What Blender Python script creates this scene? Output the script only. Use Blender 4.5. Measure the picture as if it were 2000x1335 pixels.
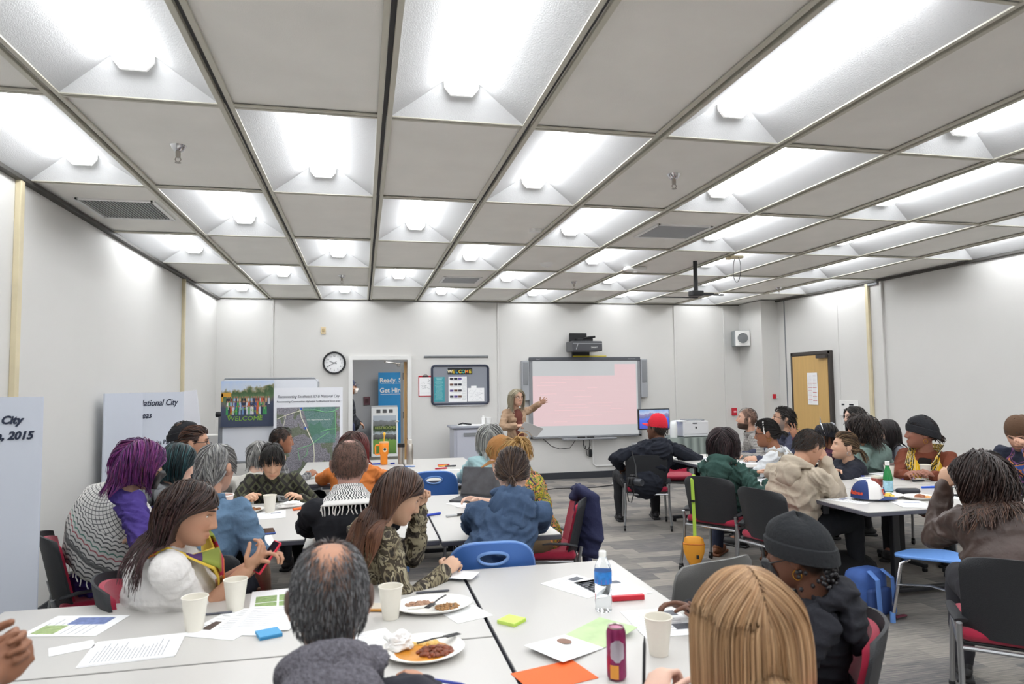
import bpy, bmesh, math, random
import numpy as np
from mathutils import Vector, Matrix, Quaternion, noise
for o in list(bpy.data.objects): bpy.data.objects.remove(o)
S = bpy.context.scene; COL = S.collection
PI = math.pi
# ---------------------------------------------------------------- camera
FPX, PITCH, YAW, ROLL, CZ = 1330.0, .06172, .21679, -.01233, 1.60
CE = 2.974                                   # ceiling height
cam_d = bpy.data.cameras.new('camera'); cam = bpy.data.objects.new('camera', cam_d); COL.objects.link(cam)
S.camera = cam
cam_d.sensor_width = 36; cam_d.lens = FPX/2000*36; cam_d.clip_start = .05; cam_d.clip_end = 60
cp, sp, cy, sy, cr, sr = math.cos(PITCH), math.sin(PITCH), math.cos(YAW), math.sin(YAW), math.cos(ROLL), math.sin(ROLL)
r0 = Vector((cy, -sy, 0)); f0 = Vector((sy*cp, cy*cp, sp)); u0 = Vector((-sy*sp, -cy*sp, cp))
rr = r0*cr + u0*sr; uu = u0*cr - r0*sr
m = Matrix((rr, uu, -f0)).transposed().to_4x4(); m.translation = Vector((0, 0, CZ)); cam.matrix_world = m
cam_d.dof.use_dof = True; cam_d.dof.focus_distance = 6.0; cam_d.dof.aperture_fstop = 4.0
# ---------------------------------------------------------------- world, exposure
W = bpy.data.worlds.new('world'); S.world = W; W.use_nodes = True
W.node_tree.nodes['Background'].inputs[0].default_value = (.9, .95, 1, 1); W.node_tree.nodes['Background'].inputs[1].default_value = .3
S.view_settings.view_transform = 'Standard'; S.view_settings.look = 'None'; S.view_settings.gamma = 1
S.view_settings.exposure = .05
LAMP = 12.5
# ---------------------------------------------------------------- materials
MATS = {}
def lin(c):
    if isinstance(c, str):
        c = [int(c[i:i+2], 16)/255 for i in (0, 2, 4)]
    return tuple(x/12.92 if x <= .04045 else ((x+.055)/1.055)**2.4 for x in c[:3])+(1,)
def mat(name, col, rough=.6, metal=0, spec=.5, noise_amt=0, nscale=20, bump=0, bscale=60, stretch=(1, 1, 1), emit=0, trans=0, attr=False, sheen=0, coat=0):
    if name in MATS: return MATS[name]
    M = bpy.data.materials.new(name); MATS[name] = M; M.use_nodes = True
    nt = M.node_tree; b = nt.nodes['Principled BSDF']; c = lin(col)
    b.inputs['Base Color'].default_value = c; b.inputs['Roughness'].default_value = rough; b.inputs['Metallic'].default_value = metal
    b.inputs['Specular IOR Level'].default_value = spec
    if trans: b.inputs['Transmission Weight'].default_value = trans
    if sheen: b.inputs['Sheen Weight'].default_value = sheen
    if coat: b.inputs['Coat Weight'].default_value = coat
    if emit: b.inputs['Emission Color'].default_value = c; b.inputs['Emission Strength'].default_value = emit
    src = None
    if attr:
        a = nt.nodes.new('ShaderNodeAttribute'); a.attribute_name = 'Col'; src = a.outputs['Color']; nt.links.new(src, b.inputs['Base Color'])
    if noise_amt or bump:
        tc = nt.nodes.new('ShaderNodeTexCoord'); mp = nt.nodes.new('ShaderNodeMapping'); mp.inputs['Scale'].default_value = stretch
        nt.links.new(tc.outputs['Object'], mp.inputs['Vector'])
    if noise_amt:
        n = nt.nodes.new('ShaderNodeTexNoise'); n.inputs['Scale'].default_value = nscale; n.inputs['Detail'].default_value = 4
        nt.links.new(mp.outputs[0], n.inputs['Vector'])
        mr = nt.nodes.new('ShaderNodeMapRange'); mr.inputs[1].default_value = .3; mr.inputs[2].default_value = .7
        mr.inputs[3].default_value = 1-noise_amt; mr.inputs[4].default_value = 1+noise_amt; nt.links.new(n.outputs[0], mr.inputs[0])
        mx = nt.nodes.new('ShaderNodeMix'); mx.data_type = 'RGBA'; mx.blend_type = 'MULTIPLY'; mx.inputs[0].default_value = 1
        if src: nt.links.new(src, mx.inputs[6])
        else: mx.inputs[6].default_value = c
        nt.links.new(mr.outputs[0], mx.inputs[7]); nt.links.new(mx.outputs[2], b.inputs['Base Color'])
    if bump:
        n = nt.nodes.new('ShaderNodeTexNoise'); n.inputs['Scale'].default_value = bscale; n.inputs['Detail'].default_value = 3
        nt.links.new(mp.outputs[0], n.inputs['Vector'])
        bp = nt.nodes.new('ShaderNodeBump'); bp.inputs['Strength'].default_value = bump; bp.inputs['Distance'].default_value = .01
        nt.links.new(n.outputs[0], bp.inputs['Height']); nt.links.new(bp.outputs[0], b.inputs['Normal'])
    return M
class NT:                                     # small helper for hand-built node materials
    def __init__(s, name, rough=.6):
        s.M = bpy.data.materials.new(name); MATS[name] = s.M; s.M.use_nodes = True; s.t = s.M.node_tree; s.b = s.t.nodes['Principled BSDF']
        s.b.inputs['Roughness'].default_value = rough
    def n(s, typ, **kw):
        x = s.t.nodes.new('ShaderNode'+typ)
        for k, v in kw.items():
            if k in x.inputs: x.inputs[k].default_value = v
            else: setattr(x, k, v)
        return x
    def l(s, a, b): s.t.links.new(a, b)
    def coord(s, which='Object', scale=(1, 1, 1), rot=(0, 0, 0), loc=(0, 0, 0)):
        tc = s.n('TexCoord'); mp = s.n('Mapping'); mp.inputs['Scale'].default_value = scale; mp.inputs['Rotation'].default_value = rot; mp.inputs['Location'].default_value = loc
        s.l(tc.outputs[which], mp.inputs[0]); return mp.outputs[0]
    def math(s, op, a, b=None):
        x = s.n('Math', operation=op)
        for i, v in enumerate((a, b)):
            if v is None: continue
            if isinstance(v, (int, float)): x.inputs[i].default_value = v
            else: s.l(v, x.inputs[i])
        return x.outputs[0]
    def mix(s, f, a, b, blend='MIX'):
        x = s.n('Mix', data_type='RGBA', blend_type=blend)
        for i, v in ((0, f), (6, a), (7, b)):
            if isinstance(v, (int, float)): x.inputs[i].default_value = v
            elif isinstance(v, (tuple, str)): x.inputs[i].default_value = lin(v) if isinstance(v, str) else v
            else: s.l(v, x.inputs[i])
        return x.outputs[2]
    def ramp(s, f, stops, interp='LINEAR'):
        x = s.n('ValToRGB'); x.color_ramp.interpolation = interp; e = x.color_ramp.elements
        while len(e) < len(stops): e.new(.5)
        for k, (p, c) in enumerate(stops): e[k].position = p; e[k].color = lin(c)
        s.l(f, x.inputs[0]); return x.outputs[0]
    def base(s, c): s.l(c, s.b.inputs['Base Color']); return s.M
# ---------------------------------------------------------------- mesh helpers
class MB:
    def __init__(s): s.v = []; s.f = []; s.mi = []; s.cur = 0
    def add(s, vs, fs):
        k = len(s.v); s.v += [tuple(v) for v in vs]; s.f += [tuple(i+k for i in f) for f in fs]; s.mi += [s.cur]*len(fs); return s
    def box(s, c, d, rz=0, M=None, bev=0, taper=1):
        x, y, z = d[0]/2, d[1]/2, d[2]/2
        R = M or Matrix.Rotation(rz, 3, 'Z'); c = Vector(c)
        if bev <= 0:
            vs = [(-x, -y, -z), (x, -y, -z), (x, y, -z), (-x, y, -z), (-x*taper, -y*taper, z), (x*taper, -y*taper, z), (x*taper, y*taper, z), (-x*taper, y*taper, z)]
            return s.add([c+R@Vector(v) for v in vs], [(0, 3, 2, 1), (4, 5, 6, 7), (0, 1, 5, 4), (1, 2, 6, 5), (2, 3, 7, 6), (3, 0, 4, 7)])
        bm = bmesh.new(); bmesh.ops.create_cube(bm, size=1)
        for v in bm.verts: v.co = Vector((v.co.x*d[0], v.co.y*d[1], v.co.z*d[2]))
        bmesh.ops.bevel(bm, geom=list(bm.edges), offset=min(bev, min(d)*.49), segments=3, affect='EDGES', profile=.5)
        bm.verts.index_update()
        s.add([c+R@v.co for v in bm.verts], [[v.index for v in f.verts] for f in bm.faces]); bm.free(); return s
    def tube(s, pts, r, n=10, closed=False, caps=True, flat=1, up=None):
        pts = [Vector(p) for p in pts]; N = len(pts); rs = r if isinstance(r, (list, tuple)) else [r]*N
        vs = []; last = None
        for i, p in enumerate(pts):
            a = pts[(i-1) % N] if (closed or i > 0) else p; b = pts[(i+1) % N] if (closed or i < N-1) else p
            t = (b-a).normalized()
            if last is None:
                q = Vector(up) if up else (Vector((0, 0, 1)) if abs(t.z) < .9 else Vector((1, 0, 0)))
            else: q = last
            e = (q-t*q.dot(t))
            e = e.normalized() if e.length > 1e-6 else t.orthogonal().normalized()
            last = e; g = t.cross(e)
            for k in range(n):
                A = 2*PI*k/n; vs.append(p+(e*math.cos(A)*flat+g*math.sin(A))*rs[i])
        fs = []
        for i in range(N if closed else N-1):
            j = (i+1) % N
            for k in range(n): fs.append((i*n+k, i*n+(k+1) % n, j*n+(k+1) % n, j*n+k))
        if not closed and caps: fs += [tuple(range(n))[::-1], tuple((N-1)*n+k for k in range(n))]
        return s.add(vs, fs)
    def lathe(s, prof, c=(0, 0, 0), n=24, M=None, cap=True, sx=1, sy=1):
        c = Vector(c); vs = []
        for (r, z) in prof:
            for k in range(n):
                v = Vector((r*math.cos(2*PI*k/n)*sx, r*math.sin(2*PI*k/n)*sy, z)); vs.append(c+(M@v if M else v))
        fs = []
        for i in range(len(prof)-1):
            for k in range(n): fs.append((i*n+k, i*n+(k+1) % n, (i+1)*n+(k+1) % n, (i+1)*n+k))
        if cap: fs += [tuple(range(n))[::-1], tuple((len(prof)-1)*n+k for k in range(n))]
        return s.add(vs, fs)
    def ell(s, c, r, M=None, n=16, m=10):
        vs = []; c = Vector(c)
        for i in range(1, m):
            a = PI*i/m
            for k in range(n):
                v = Vector((r[0]*math.sin(a)*math.cos(2*PI*k/n), r[1]*math.sin(a)*math.sin(2*PI*k/n), r[2]*math.cos(a))); vs.append(c+(M@v if M else v))
        t = Vector((0, 0, r[2])); vs += [c+(M@t if M else t), c-(M@t if M else t)]; T = len(vs)-2
        fs = [(i*n+k, (i+1)*n+k, (i+1)*n+(k+1) % n, i*n+(k+1) % n) for i in range(m-2) for k in range(n)]
        fs += [(T, k, (k+1) % n) for k in range(n)]+[(T+1, (m-2)*n+(k+1) % n, (m-2)*n+k) for k in range(n)]
        return s.add(vs, fs)
    def quad(s, a, b, c, d): return s.add([a, b, c, d], [(0, 1, 2, 3)])
    def grid(s, P, nu, nv, wrapu=False):
        fs = []
        for j in range(nv-1):
            for i in range(nu if wrapu else nu-1):
                k = (i+1) % nu; fs.append((j*nu+i, j*nu+k, (j+1)*nu+k, (j+1)*nu+i))
        return s.add(P, fs)
    def prism(s, poly, axis, a, b):           # polygon in the plane across 'axis', from a to b
        def P(u, v, w): return {'x': (w, u, v), 'y': (u, w, v), 'z': (u, v, w)}[axis]
        n = len(poly); vs = [P(u, v, a) for u, v in poly]+[P(u, v, b) for u, v in poly]
        return s.add(vs, [tuple(range(n))[::-1], tuple(range(n, 2*n))]+[(k, (k+1) % n, n+(k+1) % n, n+k) for k in range(n)])
    def xf(s, M):
        s.v = [tuple(M@Vector(v)) for v in s.v]; return s
    def build(s, name, mats, parent=None, smooth=False, loc=None, rz=0, sol=0, sub=0, angle=None):
        me = bpy.data.meshes.new(name); me.from_pydata(s.v, [], s.f)
        for M in (mats if isinstance(mats, (list, tuple)) else [mats]): me.materials.append(M)
        me.polygons.foreach_set('material_index', s.mi)
        bm = bmesh.new(); bm.from_mesh(me); bmesh.ops.recalc_face_normals(bm, faces=bm.faces); bm.to_mesh(me); bm.free()
        o = bpy.data.objects.new(name, me); COL.objects.link(o)
        if parent: o.parent = parent
        if loc is not None: o.location = loc
        o.rotation_euler.z = rz
        if smooth or angle:
            me.polygons.foreach_set('use_smooth', [True]*len(me.polygons))
            me.set_sharp_from_angle(angle=angle or math.radians(42))
        if sol: q = o.modifiers.new('t', 'SOLIDIFY'); q.thickness = sol; q.offset = 0
        if sub: q = o.modifiers.new('s', 'SUBSURF'); q.levels = sub; q.render_levels = sub
        return o
def tag(o, label, cat=None, group=None):
    if label: o['label'] = label
    if cat: o['category'] = cat
    if group: o['group'] = group
    return o
def thing(name, label, cat, loc=(0, 0, 0), rz=0, group=None):
    o = bpy.data.objects.new(name, None); COL.objects.link(o); o.location = loc; o.rotation_euler.z = rz; o.empty_display_size = .1
    return tag(o, label, cat, group)
def struct(o): o['kind'] = 'structure'; return o
def kids(o): return [c for c in bpy.data.objects if c.parent == o]
def dup(o, loc, rz=0, label=None, group=None, scale=None, parent=None):
    c = o.copy(); COL.objects.link(c); c.location = loc; c.rotation_euler.z = rz
    if scale: c.scale = scale
    if label: c['label'] = label
    if group: c['group'] = group
    for ch in kids(o):
        d = ch.copy(); COL.objects.link(d); d.parent = c
        for g in kids(ch):
            e = g.copy(); COL.objects.link(e); e.parent = d
    return c
def text(name, body, M, loc, size, parent=None, rz=0, rx=PI/2, ext=.0008, align='LEFT', shear=0, font_off=0, sx=1, rot=None):
    c = bpy.data.curves.new(name, 'FONT'); c.body = body; c.size = size; c.extrude = ext; c.align_x = align; c.shear = shear; c.offset = font_off; c.resolution_u = 3
    t = bpy.data.objects.new(name, c); COL.objects.link(t); bpy.context.view_layer.update()
    me = bpy.data.meshes.new_from_object(t.evaluated_get(bpy.context.evaluated_depsgraph_get())); bpy.data.objects.remove(t)
    me.materials.clear(); me.materials.append(M)
    o = bpy.data.objects.new(name, me); COL.objects.link(o); o.parent = parent; o.location = loc
    o.rotation_euler = rot if rot else (rx, 0, rz); o.scale = (sx, 1, 1)
    return o
# ================================================================ ROOM
XL, XR, YF, YB = -2.175, 6.969, 11.103, -2.62
GX, GY, GW, GD = .1106, 3.483, .762, 1.524
wall_m = mat('painted_wall', 'd8d7d4', .55, noise_amt=.015, nscale=1.5, bump=.05, bscale=120)
white_p = mat('white_plastic', 'eeeeec', .4)
cream_m = mat('cream_raceway', 'd9cdac', .5, noise_amt=.06, nscale=6)
dark_m = mat('dark_rubber', '33363c', .6)
black_p = mat('black_plastic', '17181b', .45)
dgrey_p = mat('dark_grey_plastic', '3b3d42', .45)
mgrey_p = mat('mid_grey_plastic', '85888c', .5)
lgrey_p = mat('light_grey_plastic', 'c3c6ca', .5)
chrome = mat('chrome', 'd8d8da', .18, metal=1)
steel = mat('brushed_steel', 'b5b0a8', .32, metal=1)
paper_m = mat('white_paper', 'f3f4f5', .7)
black_ink = mat('black_ink', '141a26', .6)
grey_ink = mat('grey_ink', '9a9da3', .7)
red_p = mat('red_plastic', 'c81f33', .4)
# floor: carpet tiles, streaked planks of grey
t = NT('grey_carpet_tile', .95)
v = t.coord('Object')
bk = t.n('TexBrick', offset=.5); t.l(v, bk.inputs[0])
for k, q in (('Scale', 1.0), ('Mortar Size', 0.0), ('Brick Width', .34), ('Row Height', .17), ('Bias', -.1)): bk.inputs[k].default_value = q
bk.inputs['Color1'].default_value = (0, 0, 0, 1); bk.inputs['Color2'].default_value = (1, 1, 1, 1)
st = t.n('TexNoise'); t.l(t.coord('Object', (1.6, 38, 1)), st.inputs[0]); st.inputs['Scale'].default_value = 3; st.inputs['Detail'].default_value = 5
st2 = t.n('TexNoise'); t.l(t.coord('Object', (1, 1, 1)), st2.inputs[0]); st2.inputs['Scale'].default_value = 1.1
pile = t.n('TexNoise'); t.l(v, pile.inputs[0]); pile.inputs['Scale'].default_value = 260
f = t.math('ADD', t.math('MULTIPLY', bk.outputs[0], .22), t.math('MULTIPLY', st.outputs[0], .58))
f = t.math('ADD', f, t.math('MULTIPLY', st2.outputs[0], .16)); f = t.math('ADD', f, t.math('MULTIPLY', pile.outputs[0], .12))
c = t.ramp(f, [(.24, '484b50'), (.42, '6b6969'), (.62, '98928a'), (.85, 'b3aca1')])
t.base(c); bp = t.n('Bump'); bp.inputs['Strength'].default_value = .5; bp.inputs['Distance'].default_value = .004; t.l(pile.outputs[0], bp.inputs['Height']); t.l(bp.outputs[0], t.b.inputs['Normal'])
carpet = t.M
b = MB(); b.box(((XL+XR)/2, (YF+YB)/2, -.05), (XR-XL+.4, YF-YB+.4, .1)); struct(b.build('floor', carpet))
th = .12
cw = MB().box((0, 0, 0), (2.2, 1.0, .06)).build('added_corridor_light', mat('added_corridor_glow', 'ffffff', emit=18), loc=(1.4, 12.6, 2.91)); tag(cw, 'unseen flat light panel added on the ceiling to brighten the corridor', 'light')  # added emitter, out of view, to brighten the corridor behind the door
b = MB(); b.box((XL-th/2, (YF+YB)/2, CE/2), (th, YF-YB+.2, CE+.1)); struct(b.build('wall_left', wall_m))
b = MB(); b.box((XR+th/2, (YF+YB)/2, CE/2), (th, YF-YB+.2, CE+.1)); struct(b.build('wall_right', wall_m))
b = MB(); b.box(((XL+XR)/2, YB-th/2, CE/2), (XR-XL, th, CE+.1)); struct(b.build('wall_back', wall_m))
DX0, DX1, DH = -.150, .712, 2.01
b = MB()
b.box(((XL+DX0)/2, YF+th/2, CE/2), (DX0-XL, th, CE+.1)); b.box(((XR+DX1)/2, YF+th/2, CE/2), (XR-DX1, th, CE+.1))
b.box(((DX0+DX1)/2, YF+th/2, (CE+.05+DH)/2), (DX1-DX0, th, CE+.05-DH)); struct(b.build('wall_front', wall_m))
b = MB(); b.box((6.81, 10.75, CE/2), (.318, .706, CE)); struct(b.build('wall_pilaster', wall_m))
# seams, raceways
def strip(name, c, d, M, n): struct(MB().box(c, d, bev=.004).build(name, M))
n = 0
for x in (-1.362, 2.208, 5.387, 6.345): n += 1; strip('trim_%d' % n, (x, YF-.008, CE/2), (.03, .016, CE-.02), wall_m, n)
for y in (8.9,): n += 1; strip('trim_%d' % n, (XR-.003, y, CE/2), (.006, .02, CE), wall_m, n)
n += 1; strip('trim_%d' % n, (XR-.006, 10.2, CE/2), (.012, .02, CE-.02), mgrey_p, n)
n += 1; strip('trim_%d' % n, (XR-.015, 7.98, CE/2), (.03, .03, CE-.02), wall_m, n)
for (x, y) in ((XR-.02, 8.24), (XL+.018, 4.90), (XL+.018, 9.05)): n += 1; strip('trim_%d' % n, (x, y, CE/2), (.036, .055, CE-.01), cream_m, n)
n += 1; strip('trim_%d' % n, (XR-.02, 8.16, CE-.045), (.03, .25, .03), mgrey_p, n)
angle_m = mat('ceiling_angle_dark', '45433f', .6)
for x in (XL+.02, XR-.02): n += 1; strip('trim_%d' % n, (x, (YF+YB)/2, CE-.012), (.05, YF-YB, .03), angle_m, n)
n += 1; strip('trim_%d' % n, ((XL+XR)/2, YF-.012, CE-.006), (XR-XL, .024, .016), angle_m, n)
for nm, c, d in (('baseboard_left', (XL+.006, (YF+YB)/2, .055), (.012, YF-YB, .11)), ('baseboard_right', (XR-.006, (YF+YB)/2-.4, .055), (.012, YF-YB-.8, .11)),
                 ('baseboard_front', ((XR+DX1+.06)/2, YF-.006, .055), (XR-DX1-.06, .012, .11)), ('baseboard_back', ((XL+XR)/2, YB+.006, .055), (XR-XL, .012, .11))):
    struct(MB().box(c, d).build(nm, dark_m))
struct(MB().box(((XL+DX0-.06)/2, YF-.006, .055), (DX0-.06-XL, .012, .11)).build('baseboard_front', dark_m))
# ---- door frame to corridor
fr = MB()
for x in (DX0-.03, DX1+.03): fr.box((x, YF+.04, (DH+.06)/2), (.06, .2, DH+.06))
fr.box(((DX0+DX1)/2, YF+.04, DH+.03), (DX1-DX0, .2, .06)); fo = struct(fr.build('door_1', mat('door_frame_white', 'e6e6e4', .5)))
wood = mat('maple_veneer', 'c29a63', .45, noise_amt=.10, nscale=5, stretch=(8, 8, .5))
# open door leaf swings into corridor, seen edge on
leaf = MB().box((.687, YF+.55, DH/2-.01), (.045, .86, DH-.03)).build('door_leaf', wood, fo)
MB().box((.660, YF+.55, DH/2-.01), (.010, .855, DH-.03)).build('door_face', mat('door_grey_face', 'b9bdbf', .5), leaf)
MB().box((.654, YF+.55, .12), (.006, .85, .22)).build('kick_plate', dgrey_p, leaf)
for z in (.3, 1.12, 1.75): MB().box((.652, YF+.145, z), (.012, .03, .11)).build('hinge', dgrey_p, leaf)
MB().tube([(.62, YF+.9, .98), (.56, YF+.9, .98), (.56, YF+.80, .98)], .011).build('door_handle', steel, leaf, smooth=True)
MB().box((.59, YF+.35, DH-.07), (.05, .20, .06), bev=.01).tube([(.58, YF+.35, DH-.05), (.45, YF+.25, DH-.035), (.35, YF+.06, DH-.03)], .009).build('door_closer', steel, leaf)
# ---- corridor beyond
cor_m = mat('corridor_wall', 'c4c5c8', .6)
b = MB(); b.box((1.0, 17.06, 1.5), (8, .12, 3.2)); struct(b.build('wall_corridor', cor_m))
b = MB(); b.box((1.0, 14.2, -.05), (8, 5.8, .1)); struct(b.build('floor_corridor', mat('corridor_carpet', '77736a', .95, noise_amt=.25, nscale=30, stretch=(1, 8, 1))))
b = MB(); b.box((1.0, 14.2, 3.0), (8, 5.8, .1)); struct(b.build('ceiling_corridor', white_p))
for x in (-3.05, 5.05): struct(MB().box((x, 14.2, 1.5), (.1, 5.8, 3)).build('wall_corridor', cor_m))
# ---- wooden door in right wall
dk = mat('dark_bronze_frame', '3f3a37', .5)
y0, y1 = 9.06, 9.98
d2 = struct(MB().box((XR-.02, (y0+y1)/2, 1.02), (.05, .93, 2.04)).box((XR-.02, y0-.0, 1.02), (.07, .05, 2.05)).box((XR-.02, y1+.0, 1.02), (.07, .05, 2.05)).box((XR-.02, (y0+y1)/2, 2.03), (.07, .96, .05)).build('door_2', dk))
MB().box((XR-.05, (y0+y1)/2, 1.0), (.02, .86, 1.98)).build('door_leaf', mat('oak_door_veneer', 'cda869', .45, noise_amt=.05, nscale=4, stretch=(6, 6, .4)), d2)
MB().box((XR-.08, y0+.13, 1.965), (.05, .22, .05)).build('door_closer', dk, d2)
# ================================================================ CEILING
tile_m = mat('ceiling_tile', 'f4f2ec', .85, noise_amt=.03, nscale=3, bump=.15, bscale=200)
grid_m = mat('grid_flange', 'c9c6b8', .5)
coffer_m = mat('coffer_panel', 'd2d3d4', .7, bump=.25, bscale=180)
slot_m = mat('grid_slot', '4a4a4b', .7)
lens_m = mat('lamp_lens', 'fbfdff', .4, emit=LAMP)
tiles = MB(); flg = MB(); slot = MB()
i0, i1, j0, j1 = -3, 9, -4, 5
for j in range(j0+1, j1+1):
    ya, yb = GY+GD*(j-1), GY+GD*j
    for i in range(i0, i1):
        xa, xb = GX+GW*i, GX+GW*(i+1)
        if (i+j) % 2: tiles.box(((xa+xb)/2, (ya+yb)/2, CE+.022), (GW-.02, GD-.02, .012))
tiles.box(((XL+XR)/2, (YF+YB)/2, CE+.30), (XR-XL+.2, YF-YB+.2, .05))
ceil = struct(tiles.build('ceiling', tile_m))
for i in range(i0+1, i1):
    x = GX+GW*i
    for s in (-1, 1): flg.box((x+s*.026, (YF+YB)/2, CE+.004), (.022, YF-YB, .010)); flg.box((x+s*.014, (YF+YB)/2, CE+.015), (.003, YF-YB, .03))
    slot.box((x, (YF+YB)/2, CE+.024), (.026, YF-YB, .006))
for j in range(j0+1, j1+1):
    y = GY+GD*j
    for i in range(i0, i1):
        x = GX+GW*(i+.5)
        flg.box((x, y-.014, CE+.005), (GW-.07, .018, .009)); flg.box((x, y+.014, CE+.005), (GW-.07, .018, .009))
        slot.box((x, y, CE+.008), (GW-.05, .012, .006))
n += 1; struct(flg.build('trim_%d' % n, grid_m)); n += 1; struct(slot.build('trim_%d' % n, slot_m))
def ceiling_light():
    r = thing('ceiling_light', '', 'light', (0, 0, CE)); hx, hy = GW/2-.035, GD/2-.022
    ax, ay, az = .088, hy-.095, .168
    q = MB()
    A = [(-hx, -hy, .008), (hx, -hy, .008), (hx, hy, .008), (-hx, hy, .008)]; B = [(-ax, -ay, az), (ax, -ay, az), (ax, ay, az), (-ax, ay, az)]
    q.add(A+B, [(0, 1, 5, 4), (1, 2, 6, 5), (2, 3, 7, 6), (3, 0, 4, 7), (4, 5, 6, 7)])
    q.build('coffer', coffer_m, r, sol=.006)
    L = MB(); prof = [(-.085, .166), (-.082, .135), (-.052, .096), (.052, .096), (.082, .135), (.085, .166)]
    L.prism(prof, 'y', -ay+.018, ay-.018); L.build('lamp_lens', lens_m, r)
    for s in (-1, 1):
        E = MB(); pe = [(x*1.06, z-.004 if z < .15 else z) for x, z in prof]; E.prism(pe, 'y', s*(ay-.018), s*(ay-.002))
        E.build('end_cap', mat('lamp_end_cap', 'f4f4f2', .4, emit=.35), r)
    return r
cl = ceiling_light(); first = True
order = ['first', 'second', 'third', 'fourth', 'fifth', 'sixth', 'seventh', 'eighth', 'ninth', 'tenth']
for j in range(j0+1, j1+1):
    kk = 0
    for i in range(i0, i1):
        if (i+j) % 2: continue
        loc = (GX+GW*(i+.5), GY+GD*(j-.5), CE); kk += 1
        rown = {5: 'front row', 4: 'second row from front wall', 3: 'third row from front wall', 2: 'fourth row from front wall', 1: 'fifth row from front wall', 0: 'sixth row from front wall'}.get(j, 'row %d from front wall, behind viewer' % (6-j))
        lab = 'coffered ceiling light, %s from left wall, %s' % (order[kk-1], rown)
        o = cl if first else dup(cl, loc); first = False; o.location = loc; o['label'] = lab; o['group'] = 'coffered fluorescent ceiling lights'
# vents
def vent(x, y, w, d, lab, grille, wm=None):
    wm = wm or mat('vent_void', '6a6b6d', .7)
    r = thing('ceiling_vent', lab, 'vent', (x, y, CE+.016))
    q = MB()
    for s in (-1, 1): q.box((s*w/2, 0, -.006), (.03, d+.03, .012)); q.box((0, s*d/2, -.006), (w, .03, .012))
    q.build('vent_frame', white_p, r)
    q = MB(); q.box((0, 0, -.001), (w, d, .003)); q.build('vent_backing', wm or dgrey_p, r)
    q = MB(); nn = int((w if grille else d)/.022)
    for k in range(nn):
        if grille: q.box((-w/2+(k+.5)*w/nn, 0, -.006), (.007, d, .008))
        else: q.box((0, -d/2+(k+.5)*d/nn, -.006), (w, .006, .008))
    q.build('vent_slats', mat('vent_slat', 'a9aaab', .5) if grille else lgrey_p, r)
vent(-1.78, 5.72, .52, .56, 'large slatted return air grille beside the left wall', True)
vent(2.8, 5.75, .52, .50, 'stained ceiling air vent right of the middle of the ceiling', False, mat('vent_stain', '8d8377', .8, noise_amt=.3, nscale=9))
vent(1.27, 8.9, .48, .5, 'dusty ceiling air vent near the front wall', False, MATS['vent_stain'])
def sprinkler(x, y, lab):
    r = thing('sprinkler_head', lab, 'sprinkler', (x, y, CE+.016), group='chrome ceiling sprinkler heads')
    MB().lathe([(.045, 0), (.040, -.010), (.026, -.030), (.020, -.034)]).build('escutcheon', chrome, r, smooth=True)
    q = MB(); q.lathe([(.014, -.03), (.014, -.062), (.010, -.066), (.010, -.07)], n=12)
    for s in (-1, 1): q.tube([(s*.009, 0, -.065), (s*.016, 0, -.08), (s*.006, 0, -.097)], .003, 6)
    q.lathe([(.004, -.094), (.017, -.097), (.017, -.100), (.004, -.101)], n=12); q.build('deflector', steel, r, smooth=True)
    return r
sprinkler(-1.035, 4.157, 'chrome sprinkler head on the ceiling tile nearest the left wall')
sprinkler(2.04, 4.151, 'chrome sprinkler head right of centre, above the projector screen')
sprinkler(-.25, 8.755, 'small chrome sprinkler head near the front wall above the clock')
sprinkler(2.832, 8.864, 'small chrome sprinkler head near the front wall above the screen')
sprinkler(6.066, 8.997, 'small chrome sprinkler head near the right wall corner')
tag(MB().lathe([(.075, .016), (.072, -.006), (.055, -.022), (.02, -.028), (.018, -.036), (.0, -.037)]).build('smoke_detector', white_p, smooth=True, loc=(2.08, 7.522, CE)), 'round white smoke detector on the ceiling', 'smoke detector')
tag(MB().lathe([(.03, .016), (.028, -.012), (.0, -.014)], sx=2.0).build('ceiling_sensor', white_p, smooth=True, loc=(1.52, 5.858, CE)), 'small white oval sensor on a ceiling tile', 'sensor')
tag(MB().box((0, 0, -.01), (.26, .11, .045), bev=.015).box((0, 0, -.045), (.05, .05, .03), bev=.01).build('motion_sensor', white_p, loc=(3.198, 7.605, CE)), 'white rectangular motion sensor hanging under the ceiling grid', 'sensor')
r = thing('projector_mount', 'empty black projector mount hanging from the ceiling', 'projector mount', (3.75, 7.15, CE))
MB().tube([(0, 0, .02), (0, 0, -.33)], .024, 14).build('pole', black_p, r, smooth=True)
MB().box((0, 0, -.36), (.14, .12, .06), bev=.01).build('mount_head', black_p, r)
MB().box((.18, -.02, -.375), (.30, .03, .014)).box((.12, .02, -.355), (.22, .02, .012)).box((-.20, .06, -.40), (.5, .025, .012)).build('arm', black_p, r)
b = MB(); pts = [(.02*math.sin(a)+.02, .11*math.sin(a), -.14+.145*math.cos(a)) for a in np.linspace(0, 2*PI, 24)]
r = thing('ceiling_outlet', 'brass ceiling outlet box with a dangling loop of thin cable', 'outlet', (4.02, 6.75, CE))
MB().box((0, 0, -.005), (.16, .10, .03), bev=.008).box((-.08, 0, -.02), (.05, .04, .03)).build('outlet_box', cream_m, r)
b.tube(pts, .0035, 6, closed=True); b.build('cable_loop', dgrey_p, r, smooth=True)
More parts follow.
